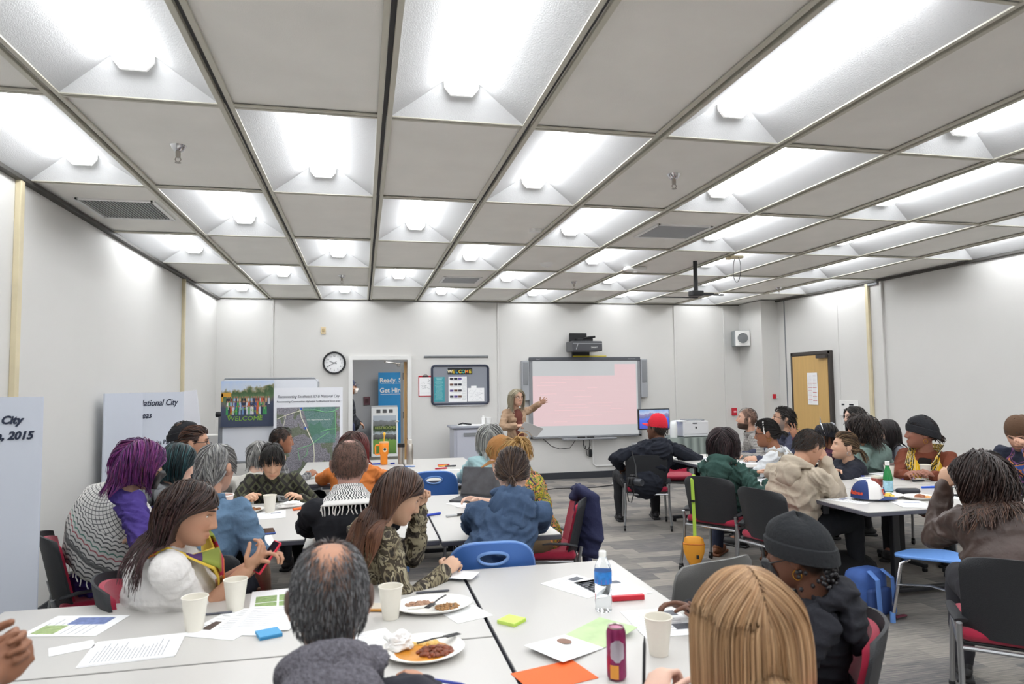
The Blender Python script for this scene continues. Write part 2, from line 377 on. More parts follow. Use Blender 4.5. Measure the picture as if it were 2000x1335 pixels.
# ================================================================ FURNITURE
lam_m = mat('laminate_top', 'c3c1bd', .33, noise_amt=.015, nscale=400)
edge_m = mat('table_edge_band', '55565f', .5)
tleg_m = mat('black_table_leg', '222327', .45)
TH = .73
def table(x0, x1, y0, y1, label, legs=None, rz=0):
    r = thing('folding_table', label, 'table', ((x0+x1)/2, (y0+y1)/2, 0), rz, 'white laminate meeting tables')
    w, d = x1-x0, y1-y0
    MB().box((0, 0, TH-.003), (w-.004, d-.004, .006), bev=.002).build('table_top', lam_m, r)
    MB().box((0, 0, TH-.018), (w, d, .026), bev=.004).build('edge_band', edge_m, r)
    if legs is None: legs = [(0, s*(d/2-.22), 'x') for s in (-1, 1)] if d > w else [(s*(w/2-.22), 0, 'y') for s in (-1, 1)]
    for (lx, ly, ax) in legs:
        L = MB(); span = (w if ax == 'x' else d)*.42
        L.box((lx, ly, .38), (.06, .045, .66), bev=.008)
        L.box((lx, ly, .05), (span*2, .05, .035) if ax == 'x' else (.05, span*2, .035), bev=.01)
        L.box((lx, ly, TH-.045), (span*1.6, .05, .03) if ax == 'x' else (.05, span*1.6, .03))
        lg = L.build('leg', tleg_m, r)
        for s in (-1, 1):
            c = (lx+s*span*.94, ly, .017) if ax == 'x' else (lx, ly+s*span*.94, .017)
            MB().lathe([(.017, -.017), (.021, -.01), (.021, .01), (.012, .017)], c, n=12).build('foot_glide', black_p, lg, smooth=True)
    return r
table(.456, 1.206, 1.72, 3.24, 'white table front right of centre, with the water bottle and can')
table(-1.38, .446, 2.380, 3.115, 'white table in the left foreground, with paper cups and printed agenda')
table(-1.38, .446, 1.640, 2.372, 'nearest white table at the lower left, with the plate of red stew')
table(.436, 1.13, 3.86, 5.46, 'white middle table before the person in the blue hoodie')
table(-.315, .428, 3.90, 5.46, 'white middle table with the orange marker and phone')
table(-1.07, -.323, 4.12, 5.46, 'white middle table beside the left wall, mostly hidden by people')
table(.455, 1.19, 6.30, 8.18, 'white far table with red markers and steel bottles')
table(-.62, .445, 6.40, 8.24, 'white far table with the orange tumbler')
table(3.25, 4.80, 3.93, 4.835, 'white right hand table with the baseball cap and plate of food', legs=[(-.17, .02, 'x'), (-.62, .20, 'y'), (.6, 0, 'y')])
table(3.25, 4.80, 4.845, 5.48, 'white right hand table with two paper cups and papers')
table(3.44, 4.20, 6.30, 7.60, 'white far right table reaching toward the printer')
# ---------------- black shell nesting chair with crimson pad
shell_m = mat('black_chair_shell', '25272b', .55, bump=.4, bscale=350)
pad_m = mat('crimson_upholstery', 'a8163a', .85, bump=.3, bscale=500, sheen=.3, noise_amt=.06, nscale=60)
frame_m = mat('silver_chair_frame', 'a9abae', .3, metal=.85)
gshell_m = mat('grey_chair_shell', '6b6b69', .5, bump=.2, bscale=300)
blue_m = mat('blue_chair_plastic', '3f6cb4', .45, bump=.08, bscale=300)
lblue_m = mat('light_blue_plastic', '6c9be0', .45)
def chair_back(w, h, z0, curve, lean, thick, r_top=.3, n=18, mm=14, y0=-.21, pinch=0):
    # curved shell: returns MB, facing +y
    q = MB(); P = []; out = []
    for side in (0, 1):
        for j in range(mm):
            v = j/(mm-1); z = z0+h*v
            ww = w*(1-pinch*(1-v))
            # round corners
            for i in range(n):
                u = -1+2*i/(n-1)
                edge = max(0, v-(1-r_top*.5))/(r_top*.5) if v > 1-r_top*.5 else 0
                xs = ww/2*(1-.16*edge**2.5)
                zz = z-.025*abs(u)**3*v
                y = y0-lean*v*h+curve*(abs(u)**2.2)-(thick if side == 0 else 0)
                P.append((u*xs, y, zz))
    fs = []; S2 = n*mm
    for j in range(mm-1):
        for i in range(n-1):
            a = j*n+i; fs.append((a, a+1, a+n+1, a+n)); fs.append((S2+a, S2+a+n, S2+a+n+1, S2+a+1))
    per = [i for i in range(n)]+[j*n+n-1 for j in range(1, mm)]+[(mm-1)*n+i for i in range(n-2, -1, -1)]+[j*n for j in range(mm-2, 0, -1)]
    for k in range(len(per)): a, c = per[k], per[(k+1) % len(per)]; fs.append((a, S2+a, S2+c, c))
    q.add(P, fs); return q
def nest_chair(name='nesting_chair', sm=None, backpad=True, back_h=.385):
    sm = sm or shell_m
    r = thing(name, '', 'chair')
    chair_back(.46, back_h, .43, .075, .22, .012, pinch=.06).build('backrest_shell', sm, r, smooth=True)
    if backpad: chair_back(.40, back_h-.06, .46, .055, .22, .022, y0=-.185, pinch=.06).build('backrest_pad', pad_m, r, smooth=True)
    MB().box((0, .02, .435), (.46, .44, .06), bev=.028).build('seat', pad_m, r, smooth=True)
    MB().box((0, .02, .400), (.44, .42, .014), bev=.006).build('seat_pan', black_p, r)
    for s in (-1, 1):
        F = MB(); x = s*.235
        F.tube([(x, -.235, .50), (x, -.215, .42), (x, -.235, .25), (x+s*.015, -.27, .06)], .0125, 10)
        F.build('rear_leg', frame_m, r, smooth=True)
        F = MB(); F.tube([(x, -.18, .40), (x, .18, .40), (x, .235, .36), (x+s*.012, .25, .06)], .0125, 10); F.build('front_leg', frame_m, r, smooth=True)
        for y in (-.27, .25):
            MB().lathe([(.012, -.012), (.026, -.010), (.026, .010), (.012, .012)], (x+s*.013, y, .028), n=14, M=Matrix.Rotation(PI/2, 3, 'Y')).box((x+s*.013, y, .052), (.03, .03, .02), bev=.006).build('caster', black_p, r, smooth=True)
        MB().tube([(x-s*.01, -.20, .50), (x+s*.012, -.13, .52), (x+s*.02, -.02, .525), (x+s*.018, .03, .520)], [.03, .026, .02, .012], 10, flat=.35).build('side_wing', sm, r, smooth=True)
    for yy in (-.215, .18): MB().tube([(-.235, yy, .385), (.235, yy, .385)], .011, 8).build('cross_bar', frame_m, r)
    return r
def blue_chair():
    r = thing('blue_student_chair', '', 'chair')
    # back with handle hole: grid built around an oval
    q = MB(); w, h, z0 = .43, .34, .50; n = 48
    def P(x, z, side):
        u = x/(w/2); v = (z-z0)/h; return (x, -.19-.16*v*h+.055*abs(u)**2-(.009 if side else -.009), z)
    def outer(a):
        c, s_ = math.cos(a), math.sin(a); e = 3.4 if s_ > 0 else 5
        rr_ = 1/((abs(c)**e+abs(s_)**e)**(1/e)); return (c*rr_*w/2*(1-.06*max(0, s_*rr_)), z0+h/2+s_*rr_*h/2)
    def inner(a): c, s_ = math.cos(a), math.sin(a); return (c*.072, z0+h*.80+(s_*.026 if s_ > 0 else s_*.034))
    rings = []
    for side in (0, 1):
        for tt in np.linspace(0, 1, 7):
            rings.append([P(*(np.array(outer(2*PI*k/n))*(1-tt)+np.array(inner(2*PI*k/n))*tt), side) for k in range(n)])
    V = [p for R in rings for p in R]; fs = []
    for s_ in (0, 1):
        for j in range(6):
            for k in range(n): a = (s_*7+j)*n+k; c2 = (s_*7+j)*n+(k+1) % n; fs.append((a, c2, c2+n, a+n))
    for k in range(n):
        k2 = (k+1) % n; fs.append((k, k2, 7*n+k2, 7*n+k)); fs.append((6*n+k, 6*n+k2, 13*n+k2, 13*n+k))
    q.add(V, fs); q.build('backrest', blue_m, r, smooth=True)
    MB().tube([P(*outer(2*PI*k/n), 0) for k in range(n)], .010, 8, closed=True).tube([P(*inner(2*PI*k/n), 1) for k in range(n)], .008, 8, closed=True).build('rim', mat('blue_chair_rim', '6f95cf', .4), r, smooth=True)
    MB().box((0, .0, .44), (.43, .42, .03), bev=.014).box((0, -.2, .475), (.36, .03, .08), bev=.012).build('seat', blue_m, r, smooth=True)
    for s in (-1, 1):
        F = MB(); F.tube([(s*.17, -.04, .42), (s*.21, -.14, .38), (s*.23, -.24, .03)], .0115, 10); l = F.build('leg', chrome, r, smooth=True)
        MB().lathe([(.016, 0), (.016, .06)], (s*.23, -.243, .0), n=12).build('foot_tip', lblue_m, l, smooth=True)
        F = MB(); F.tube([(s*.17, .04, .42), (s*.21, .12, .38), (s*.22, .21, .03)], .0115, 10); l = F.build('leg', chrome, r, smooth=True)
        MB().lathe([(.016, 0), (.016, .06)], (s*.22, .213, .0), n=12).build('foot_tip', lblue_m, l, smooth=True)
        MB().tube([(s*.20, -.10, .37), (s*.20, .10, .37)], .010, 8).build('side_rail', chrome, r, smooth=True)
    return r
def put(o, x, y, rz, label, z=0):
    o.location = (x, y, z); o.rotation_euler.z = rz; o['label'] = label; return o
GC = 'black shell nesting chairs with crimson seats'
ch = nest_chair(); ch['group'] = GC
# (x, y, heading) heading: rotation of +y facing direction
CH = [(3.10, 7.22, -.33, 'black chair with crimson seat under the man in the red cap'),
      (3.02, 5.41, -.98, 'black chair with crimson seat and lime strap, under the green hoodie'),
      (3.10, 4.66, -1.30, 'black chair with crimson seat under the man in the beige hoodie'),
      (2.97, 2.67, -.72, 'large black chair in right foreground under the brown leather jacket'),
      (1.43, 2.14, 1.05, 'black chair with crimson pad behind the person in the black beanie'),
      (1.27, 4.75, 1.35, 'black chair with crimson pad and a navy jacket hanging over it'),
      (-1.46, 4.38, -1.15, 'crimson padded chair at the left wall under the purple dress'),
      (-.80, 3.26, -1.35, 'crimson padded chair behind the woman in the white polo'),
      (1.00, 5.95, .15, 'black chair under the grey haired person in pale teal'),
      (-.02, 3.68, .05, 'black chair under the man wearing the chequered scarf'),
      (-.78, 3.80, -.1, 'black chair under the grey haired man in denim'),
      (5.12, 4.40, 1.8, 'black chair at the right under the man in the brown cap'),
      (5.12, 5.38, 2.1, 'black chair under the woman in the yellow scarf'),
      (3.80, 7.95, 2.9, 'chair with crimson seat under the far right table')]
for k, (x, y, a, lab) in enumerate(CH): put(ch if k == 0 else dup(ch, (0, 0, 0)), x, y, a, lab)
gch = nest_chair('grey_chair', gshell_m, backpad=False, back_h=.42); put(gch, 1.43, 2.97, .30, 'grey plastic chair with a rounded back beside the front table'); gch['group'] = 'grey shell chairs'
bc = blue_chair(); bc['group'] = 'blue student chairs'
put(bc, .625, 3.50, -.05, 'blue chair with handle hole under the blue hoodie')
put(dup(bc, (0, 0, 0)), .62, 6.28, -.02, 'empty blue chair tucked under the far table')
# ---------------- blue seated chair seen side-on beside the brown jacket
r = thing('blue_stool', 'blue triangular seated stool with bent chrome legs and blue foot tips', 'stool', (3.66, 3.80, 0), 0)
pts = [(.02, .20), (-.02, .22), (-.20, .16), (-.235, .12), (-.22, .07), (-.02, -.13), (.16, -.26), (.20, -.22), (.19, .10), (.14, .17)]
q = MB(); q.prism(pts, 'z', .435, .455); o = q.build('seat', lblue_m, r); bv = o.modifiers.new('b', 'BEVEL'); bv.width = .009; bv.segments = 3
for pp in ([(-.14, .10, .42), (-.19, .12, .39), (-.235, .16, .03)], [(.04, -.14, .42), (.06, -.19, .38), (.12, -.28, .03)], [(.15, .08, .42), (.22, .12, .38), (.27, .20, .03)]):
    l = MB().tube(pp, .0125, 10).build('leg', chrome, r, smooth=True)
    MB().lathe([(.017, 0), (.017, .065)], (pp[2][0], pp[2][1], 0), n=12).build('foot_tip', lblue_m, l, smooth=True)
MB().tube([(-.21, .14, .25), (-.08, .0, .27), (.09, -.23, .22)], .016, 8, flat=.4).build('cross_rail', frame_m, r, smooth=True)
# ================================================================ WALL THINGS
# clock
r = thing('wall_clock', 'round white wall clock with black rim, reading twenty to ten', 'clock', (-.432, YF-.001, 1.968), group=None)
RX = Matrix.Rotation(PI/2, 3, 'X')
MB().lathe([(.150, 0), (.176, .0), (.180, .02), (.172, .038), (.152, .036), (.150, .02)], n=48, M=RX, cap=False).build('rim', black_p, r, smooth=True)
MB().lathe([(.152, 0), (.152, .012)], n=48, M=RX).build('clock_face', paper_m, r)
ck = MB()
for k in range(60):
    a = 2*PI*k/60; ck.box((math.sin(a)*.138, -.013, math.cos(a)*.138), (.0018, .001, .008), M=Matrix.Rotation(a, 3, 'Y'))
ck.build('minute_marks', black_ink, r)
for k in range(1, 13):
    a = 2*PI*k/12; text('numeral', str(k), black_ink, (math.sin(a)*.112, -.0135, math.cos(a)*.112-.012), .036, r, align='CENTER')
def hand(name, ang, L, w): return MB().box((0, 0, L/2-.02), (w, .002, L+.04)).xf(Matrix.Translation((0, -.017, 0))@Matrix.Rotation(ang, 4, 'Y')).build(name, black_ink, r)
hand('hour_hand', math.radians(290), .075, .008); hand('minute_hand', math.radians(240), .118, .006); MB().lathe([(.008, .0), (.008, .02)], n=12, M=RX).build('hub', black_ink, r)
r = thing('thermostat', 'small tan thermostat plate on the front wall above the clock', 'thermostat', (-.60, YF, 2.48))
MB().box((0, -.008, 0), (.075, .016, .115), bev=.005).build('plate', mat('tan_plastic', 'dccaa6', .5), r); MB().box((0, -.02, .005), (.035, .012, .05), bev=.004).build('dial', mat('tan_dial', 'b59e72', .5), r)
# clipboard
r = thing('clipboard', 'red clipboard with a pencilled sheet hanging left of the cork board', 'clipboard', (1.00, YF-.006, 1.585))
MB().box((0, 0, 0), (.135, .006, .335), bev=.003).xf(Matrix.Scale(1.0, 4)).box((0, .0, 0), (.225, .005, .335), bev=.003).build('board', red_p, r)
sh = MB().box((0, -.005, -.006), (.200, .002, .298)).build('sheet', paper_m, r)
q = MB(); random.seed(4)
for k in range(20): q.box((random.uniform(-.07, .07), -.0065, random.uniform(-.06, .11)), (random.uniform(.015, .05), .0006, .004), M=Matrix.Rotation(random.uniform(-.8, .8), 3, 'Y'))
q.box((0, -.0065, -.11), (.15, .0006, .002)); q.build('pencil_lines', grey_ink, sh)
MB().box((0, -.008, .155), (.10, .012, .018), bev=.004).tube([(-.035, -.008, .165), (-.02, -.008, .18), (.02, -.008, .18), (.035, -.008, .165)], .004, 6).build('clip', black_p, r)
# rail
tag(MB().box((0, -.015, 0), (1.06, .03, .022), bev=.004).box((0, -.004, -.012), (1.06, .008, .03)).build('wall_rail', mgrey_p, loc=(1.507, YF, 2.066)), 'long thin grey metal rail on the wall above the cork board', 'rail')
# cork / notice board
r = thing('notice_board', 'grey fabric notice board with dark rounded frame reading WELCOME', 'notice board', (1.568, YF-.012, 1.600))
bw, bh = .925, .625
pts = []
for (cx, cz, a0) in ((bw/2-.05, bh/2-.05, 0), (-bw/2+.05, bh/2-.05, PI/2), (-bw/2+.05, -bh/2+.05, PI), (bw/2-.05, -bh/2+.05, 1.5*PI)):
    for k in range(6): a = a0+k*PI/10; pts.append((cx+.05*math.cos(a), -.008, cz+.05*math.sin(a)))
MB().tube(pts, .018, 8, closed=True).build('frame', mat('navy_frame', '272e42', .4), r, smooth=True)
MB().box((0, .0, 0), (bw, .016, bh), bev=.0).build('panel', mat('grey_fabric', '8b8f98', .9), r)
MB().box((0, -.012, -.335), (.80, .03, .012)).build('tray', lgrey_p, r)
bn = MB().box((-.005, -.011, .222), (.405, .004, .105)).build('banner', mat('banner_black', '22262b', .7), r)
cols = ['f2e6c0', 'e8c52d', '47a8c9', 'e8c52d', '4bb4a4', 'f08b2c', 'e8d22d']
for k, ch_ in enumerate('WELCOME'): text('letter', ch_, mat('letter_'+cols[k], cols[k], .6), (-.005-.165+k*.055, -.0135, .190), .075, bn, align='CENTER', font_off=.002)
te = MB().box((-.345, -.011, -.07), (.175, .003, .40)).build('teal_notice', mat('teal_paper', '3f9aa5', .7), r)
q = MB(); q.box((-.345, -.013, .115), (.12, .0006, .012)).box((-.345, -.013, .095), (.09, .0006, .008))
for k in range(24): q.box((-.35+random.uniform(-.005, .005), -.013, .07-k*.0135), (random.uniform(.09, .14), .0006, .003))
q.build('print', mat('pale_teal_ink', 'a9d6d8', .7), te)
wl = MB().box((-.045, -.012, -.065), (.30, .003, .425)).build('photo_sheet', paper_m, r)
MB().box((-.045, -.014, .14), (.30, .001, .014)).build('purple_header', mat('purple_ink', '5b4a86', .7), wl)
for rI in range(4):
    for cI in range(3): MB().box((-.145+cI*.068, -.0145, .10-rI*.097), (.058, .001, .034)).build('photo', mat('photo_%d' % ((rI*3+cI) % 4), ['3a3540', '2b2d3c', '5d4a8c', '6b4a3a'][(rI*3+cI) % 4], .6, noise_amt=.5, nscale=60), wl)
q = MB()
for k in range(20): q.box((.06, -.0145, .11-k*.0185), (.065, .0006, .003))
for rI in range(4): q.box((-.08, -.0145, .07-rI*.097), (.17, .0006, .003))
q.build('print', grey_ink, wl)
s2 = MB().box((.255, -.013, -.165), (.275, .003, .22)).box((.22, -.0135, -.045), (.09, .003, .05)).build('map_sheet', paper_m, r)
q = MB()
for k in range(26): q.box((random.uniform(.15, .36), -.0155, random.uniform(-.25, -.08)), (random.uniform(.02, .08), .0006, .0025), M=Matrix.Rotation(random.uniform(-1, 1), 3, 'Y'))
q.build('pencil_lines', mat('faint_ink', 'c3c4c9'), s2)
# interactive whiteboard
cx, cz, w, h = 3.702, 1.363, 1.975, 1.355
r = thing('interactive_whiteboard', 'large grey framed interactive whiteboard showing a pale pink slide', 'screen', (cx, YF-.05, cz))
q = MB(); q.box((0, 0, 0), (w-.04, .06, h-.04)); q.box((-w/2+.03, -.012, 0), (.06, .05, h), bev=.01).box((w/2-.03, -.012, 0), (.06, .05, h), bev=.01).box((0, -.012, -h/2+.02), (w, .05, .04), bev=.01); q.build('frame', mat('board_frame', '8c8f93', .4), r)
q = MB().box((0, -.018, h/2-.03), (w, .06, .065), bev=.01).build('top_bar', mat('board_top_bar', '55585e', .4), r)
text('logo', 'SMART', lgrey_p, (-w/2+.11, -.049, h/2-.04), .026, q); MB().box((w/2-.16, -.049, h/2-.032), (.14, .001, .008)).build('print', lgrey_p, q)
t = NT('projected_slide', .5)
v = t.coord('Generated'); sx_ = t.n('SeparateXYZ'); t.l(v, sx_.inputs[0]); X_, Z_ = sx_.outputs[0], sx_.outputs[2]
inpink = t.math('MULTIPLY', t.math('GREATER_THAN', Z_, .135), t.math('LESS_THAN', Z_, .955))
notch = t.math('MULTIPLY', t.math('LESS_THAN', X_, .775), t.math('GREATER_THAN', Z_, .80))
inpink = t.math('MULTIPLY', inpink, t.math('SUBTRACT', 1.0, notch)); inpink = t.math('MULTIPLY', inpink, t.math('LESS_THAN', X_, .985))
nz = t.n('TexNoise'); t.l(t.coord('Generated', (2, 1, 34)), nz.inputs[0]); nz.inputs['Scale'].default_value = 1.4
pk = t.mix(t.math('MULTIPLY', nz.outputs[0], .5), 'e9c6c9', 'f0d2d3'); colr = t.mix(inpink, 'c6c8c9', pk)
t.b.inputs['Base Color'].default_value = lin('55585a'); t.l(colr, t.b.inputs['Emission Color']); t.b.inputs['Emission Strength'].default_value = .80
scr = MB().box((0, -.032, -.012), (w-.11, .006, h-.10)).build('projected_slide', t.M, r)
q = MB(); random.seed(9)
for k in range(16): q.box((random.uniform(-.7, .2), -.0355, .30-k*.047), (random.uniform(.15, .5), .0006, .004))
for k in range(5): q.box((random.uniform(.1, .6), -.0355, -.1-k*.05), (random.uniform(.2, .5), .0006, .003))
q.build('faint_text', mat('faint_slide_ink', 'd9b4b7', emit=.5), scr)
tr = MB().box((.02, -.10, -h/2-.015), (.95, .11, .03), bev=.01).build('pen_tray', mgrey_p, r)
for xx, wv in ((-.12, .13), (.04, .12)): MB().box((xx, -.10, -h/2+.012), (wv, .05, .025), bev=.01).build('eraser', black_p, tr)
for s, zz in ((-1, .31), (1, .31)):
    sp_ = thing('wall_speaker', 'tall narrow grey speaker at the %s side of the whiteboard' % ('left' if s < 0 else 'right'), 'speaker', (cx+s*(w/2+.065), YF-.05, cz+.31-(.02 if s < 0 else 0)), group='grey whiteboard speakers')
    MB().box((0, 0, 0), (.125, .10, .66), bev=.012).build('cabinet', mat('speaker_grey', 'a3a6ab', .5), sp_); MB().box((0, -.052, .12), (.085, .012, .38), bev=.03).build('grille', mgrey_p, sp_, smooth=True)
tag(MB().box((0, 0, 0), (.60, .03, .018), bev=.004).build('yellow_level', mat('yellow_plastic', 'd6c21f', .4), loc=(cx+.07, YF-.085, cz+h/2+.017)), 'thin yellow strip lying on top of the whiteboard', 'ruler')
r = thing('projector', 'black short throw projector mounted above the whiteboard', 'projector', (3.62, YF-.26, 2.21))
MB().box((0, 0, 0), (.52, .36, .17), bev=.015).build('body', mat('projector_grey', '4a4b50', .4), r)
MB().box((0, -.181, .045), (.50, .004, .006)).box((-.18, -.181, -.01), (.008, .004, .09), M=Matrix.Rotation(.35, 3, 'Y')).build('trim_line', lgrey_p, r)
text('logo', 'SMART', white_p, (.06, -.184, -.035), .036, r)
MB().box((.0, .19, -.14), (.30, .05, .14)).box((-.04, .20, .16), (.30, .06, .16), bev=.01).box((.03, .08, .12), (.28, .12, .05), bev=.01).tube([(-.1, .05, .10), (.08, .02, .155), (.2, .0, .165)], .018, 8).build('mount_arm', black_p, r)
tag(MB().tube([(-.75, 0, -.02), (-.62, -.03, -.14), (-.48, -.03, -.19), (-.3, -.03, -.18), (-.25, -.03, -.12), (-.2, -.03, -.05)], .006, 6).build('hanging_cable', black_p, smooth=True, loc=(cx+.0, YF-.04, .70)), 'thin black cable sagging below the left of the whiteboard', 'cable')
tag(MB().tube([(-.05, 0, 0), (-.06, -.02, -.12), (-.04, -.02, -.2), (.02, -.02, -.22), (.06, -.02, -.15), (.06, 0, 0)], .008, 6).tube([(-.02, 0, -.15), (.01, 0, -.32), (.05, 0, -.33), (.06, 0, -.1)], .006, 6).box((.06, -.02, -.28), (.05, .04, .13), bev=.01).build('power_adapter', black_p, smooth=True, loc=(cx+.0, YF-.04, .70)), 'looped black power adapter hanging under the whiteboard tray', 'cable')
tag(MB().tube([(.09, 0, .05), (.09, 0, -.42), (.14, 0, -.46), (.9, 0, -.46), (1.6, 0, -.44)], .013, 8).build('wall_conduit', white_p, smooth=True, loc=(cx+.03, YF-.015, .66)), 'white conduit running down from the whiteboard and along the wall', 'conduit')
# room speaker
r = thing('corner_speaker', 'white and grey cube speaker high in the right corner', 'speaker', (6.56, YF-.19, 2.355), rz=-.35)
MB().box((0, 0, 0), (.27, .26, .28), bev=.01).build('cabinet', mat('speaker_side', '8e9496', .5), r); MB().box((.01, -.135, 0), (.25, .02, .27), bev=.008).build('baffle', white_p, r)
MB().lathe([(.10, 0), (.105, .012), (.09, .016), (.088, .004)], (.01, -.145, .0), n=32, M=RX, cap=False).build('ring', white_p, r, smooth=True); MB().lathe([(.088, 0), (.085, .01), (0.0, .018)], (.01, -.145, 0), n=32, M=RX).build('cone', mat('speaker_mesh', '7d8083', .8), r, smooth=True)
def wallbox(name, lab, cat, loc, d, M, inner=None, im=None):
    r = thing(name, lab, cat, loc); MB().box((0, 0, 0), d, bev=.004).build('plate', M, r)
    if inner: MB().box(inner[0], inner[1], bev=.003).build('face', im, r)
wallbox('fire_alarm', 'red fire alarm pull box on the front wall near the corner', 'fire alarm', (6.488, YF-.025, 1.06), (.085, .05, .135), red_p, ((0, -.028, 0), (.05, .008, .03)), mat('pink_print', 'eeb8bd'))
wallbox('fire_alarm', 'small red alarm device on the right pilaster', 'fire alarm', (6.84, 10.38, 1.34), (.05, .03, .075), red_p, ((.05, -.002, -.02), (.05, .008, .012)), white_p)
wallbox('wall_outlet', 'white data outlet plate on the right wall beside the wooden door', 'outlet', (XR-.008, 8.72, 1.19), (.012, .40, .22), white_p)
q = MB()
for (a, z) in ((.13, .05), (.10, .05), (-.03, .05), (-.06, .05), (-.09, .05), (.09, -.03), (.07, -.05)): q.box((XR-.017, 8.72+a, 1.19+z), (.006, .024, .022))
tag(q.build('outlet_jacks', black_ink), 'black sockets on the white data plate by the wooden door', 'outlet')
# paper on wooden door
r = thing('door_notice', 'white printed notice with red lines taped to the wooden door', 'notice', (XR-.068, 9.45, 1.47))
MB().box((0, 0, 0), (.003, .245, .50)).build('sheet', paper_m, r)
q = MB(); g = MB()
for k in range(5):
    for s in (-1, 1): q.box((-.002, s*.055, .085-k*.065+(s*.012 if k > 1 else 0)), (.001, .095, .007))
for k in range(22): g.box((-.002, -.055, .21-k*.02), (.001, .08, .003)); g.box((-.002, .055, .205-k*.02), (.001, .085, .003))
q.build('red_print', red_p, r); g.build('grey_print', mat('pale_print', 'cfc6cb'), r)
# ---- cabinet cart, printer table, monitor
cab_m = mat('cart_grey', 'b9bcc8', .4)
r = thing('charging_cart', 'light grey metal laptop cart with a round black lock', 'cabinet', (1.66, 10.62, 0))
MB().box((.0, 0, .50), (.60, .50, .86), bev=.01).build('body', cab_m, r); MB().box((0, 0, .945), (.68, .56, .035), bev=.015).build('top', mat('cart_top', '8e919c', .4), r)
MB().box((-.0, -.255, .50), (.50, .012, .82)).build('door', mat('cart_door', 'c3c6d2', .4), r); MB().box((0, -.265, .84), (.30, .012, .05)).build('vent', mgrey_p, r)
MB().lathe([(.06, 0), (.06, .012), (.03, .018)], (-.19, -.262, .30), n=24, M=RX).build('lock', black_p, r)
for sx2 in (-1, 1):
    for sy2 in (-1, 1): MB().lathe([(.03, -.015), (.034, 0), (.03, .015)], (sx2*.25, sy2*.2, .034), n=14, M=Matrix.Rotation(PI/2, 3, 'Y')).build('caster', black_p, r)
tag(MB().box((0, 0, 0), (.42, .27, .006)).box((.07, .02, .004), (.3, .2, .006), rz=.1).build('cart_papers', paper_m, loc=(1.66, 10.60, .967)), 'sheets of paper lying on the grey cart', 'paper')
tag(MB().tube([(-.1, 0, .01), (-.03, .02, .03), (.03, -.02, .02), (.1, .03, .01)], .012, 6).build('dark_glasses_case', black_p, loc=(1.55, 10.5, .975)), 'small dark object on the papers on the grey cart', 'tool')
tag(MB().box((0, 0, .06), (.05, .05, .12), bev=.008).box((0, 0, .13), (.03, .03, .03)).build('hand_sanitizer', white_p, loc=(1.86, 10.62, .965)), 'small white pump bottle on the grey cart', 'bottle')
tag(MB().lathe([(.04, 0), (.05, .11)], n=18).build('white_cup', white_p, loc=(1.95, 10.66, .965)), 'white cup on the right end of the grey cart', 'cup')
# desk with cloth
t = NT('grey_green_cloth', .8); wv = t.n('TexWave', wave_type='BANDS', bands_direction='DIAGONAL'); t.l(t.coord('Object', (1, 1, 0)), wv.inputs[0]); wv.inputs['Scale'].default_value = 5; wv.inputs['Distortion'].default_value = 1.5
t.base(t.ramp(wv.outputs[0], [(0, '6c7673'), (1, '97a19c')]))
q = MB(); P = []
NU = 80
for j, zz in enumerate((.72, .715, .55, .35, .05)):
    for k in range(NU):
        a = 2*PI*k/NU; e = 4; rr_ = 1/((abs(math.cos(a))**e+abs(math.sin(a))**e)**(1/e)); fl = 1+(.035*math.sin(a*14)+.03)*max(0, j-1)/3
        P.append((.50*math.cos(a)*rr_*fl, .32*math.sin(a)*rr_*fl, zz))
q.grid(P, NU, 5, wrapu=True); q.add([P[k] for k in range(NU)], [tuple(range(NU))])
tag(q.build('cloth_covered_table', t.M, smooth=True, loc=(5.25, 10.3, 0)), 'small table covered in grey green pleated cloth below the printer', 'table')
r = thing('printer', 'white box shaped laser printer on the grey cloth table', 'printer', (5.20, 10.22, .722))
MB().box((0, 0, .13), (.44, .36, .25), bev=.02).build('body', mat('printer_white', 'dcdde0', .4), r); MB().box((.02, -.02, .265), (.30, .25, .02), bev=.006).build('output_tray', mgrey_p, r)
MB().box((-.02, -.182, .22), (.08, .004, .015)).box((0, -.182, .15), (.03, .004, .03)).build('badge', dgrey_p, r); MB().box((-.01, -.182, .05), (.40, .004, .004)).box((.222, .0, .13), (.004, .3, .2)).build('seam', dgrey_p, r)
tag(MB().box((0, 0, .0), (.40, .24, .012)).build('paper_ream', paper_m, loc=(5.10, 10.16, .976)), 'flat white sheets in front of the printer', 'paper')
r = thing('desktop_monitor', 'desktop monitor with a blue mountain lake wallpaper behind the red cap', 'monitor', (4.66, 10.45, .60))
MB().box((0, 0, .40), (.55, .04, .34), bev=.008).build('bezel', black_p, r)
t = NT('wallpaper_screen', .4); v = t.coord('Generated'); sx_ = t.n('SeparateXYZ'); t.l(v, sx_.inputs[0])
nz = t.n('TexNoise'); t.l(t.coord('Generated', (3, 0, 0)), nz.inputs[0]); nz.inputs['Scale'].default_value = 1.3
zz = t.math('SUBTRACT', sx_.outputs[2], t.math('MULTIPLY', t.math('SUBTRACT', nz.outputs[0], .5), .5))
c = t.ramp(zz, [(0, '1238b8'), (.40, '1a4fe0'), (.52, '2c63e6'), (.60, '5b5f9c'), (.76, '8d84b4'), (.80, 'b9c6e2'), (1, '7fa6dd')])
wv = t.n('TexWave'); wv.bands_direction = 'Z'; t.l(t.coord('Generated', (1, 0, 6)), wv.inputs[0]); wv.inputs['Distortion'].default_value = 4
c = t.mix(.12, c, wv.outputs[0]); t.l(c, t.b.inputs['Emission Color']); t.b.inputs['Emission Strength'].default_value = 1; t.b.inputs['Base Color'].default_value = (.01, .01, .02, 1)
MB().box((0, -.021, .40), (.515, .004, .305)).build('screen', t.M, r)
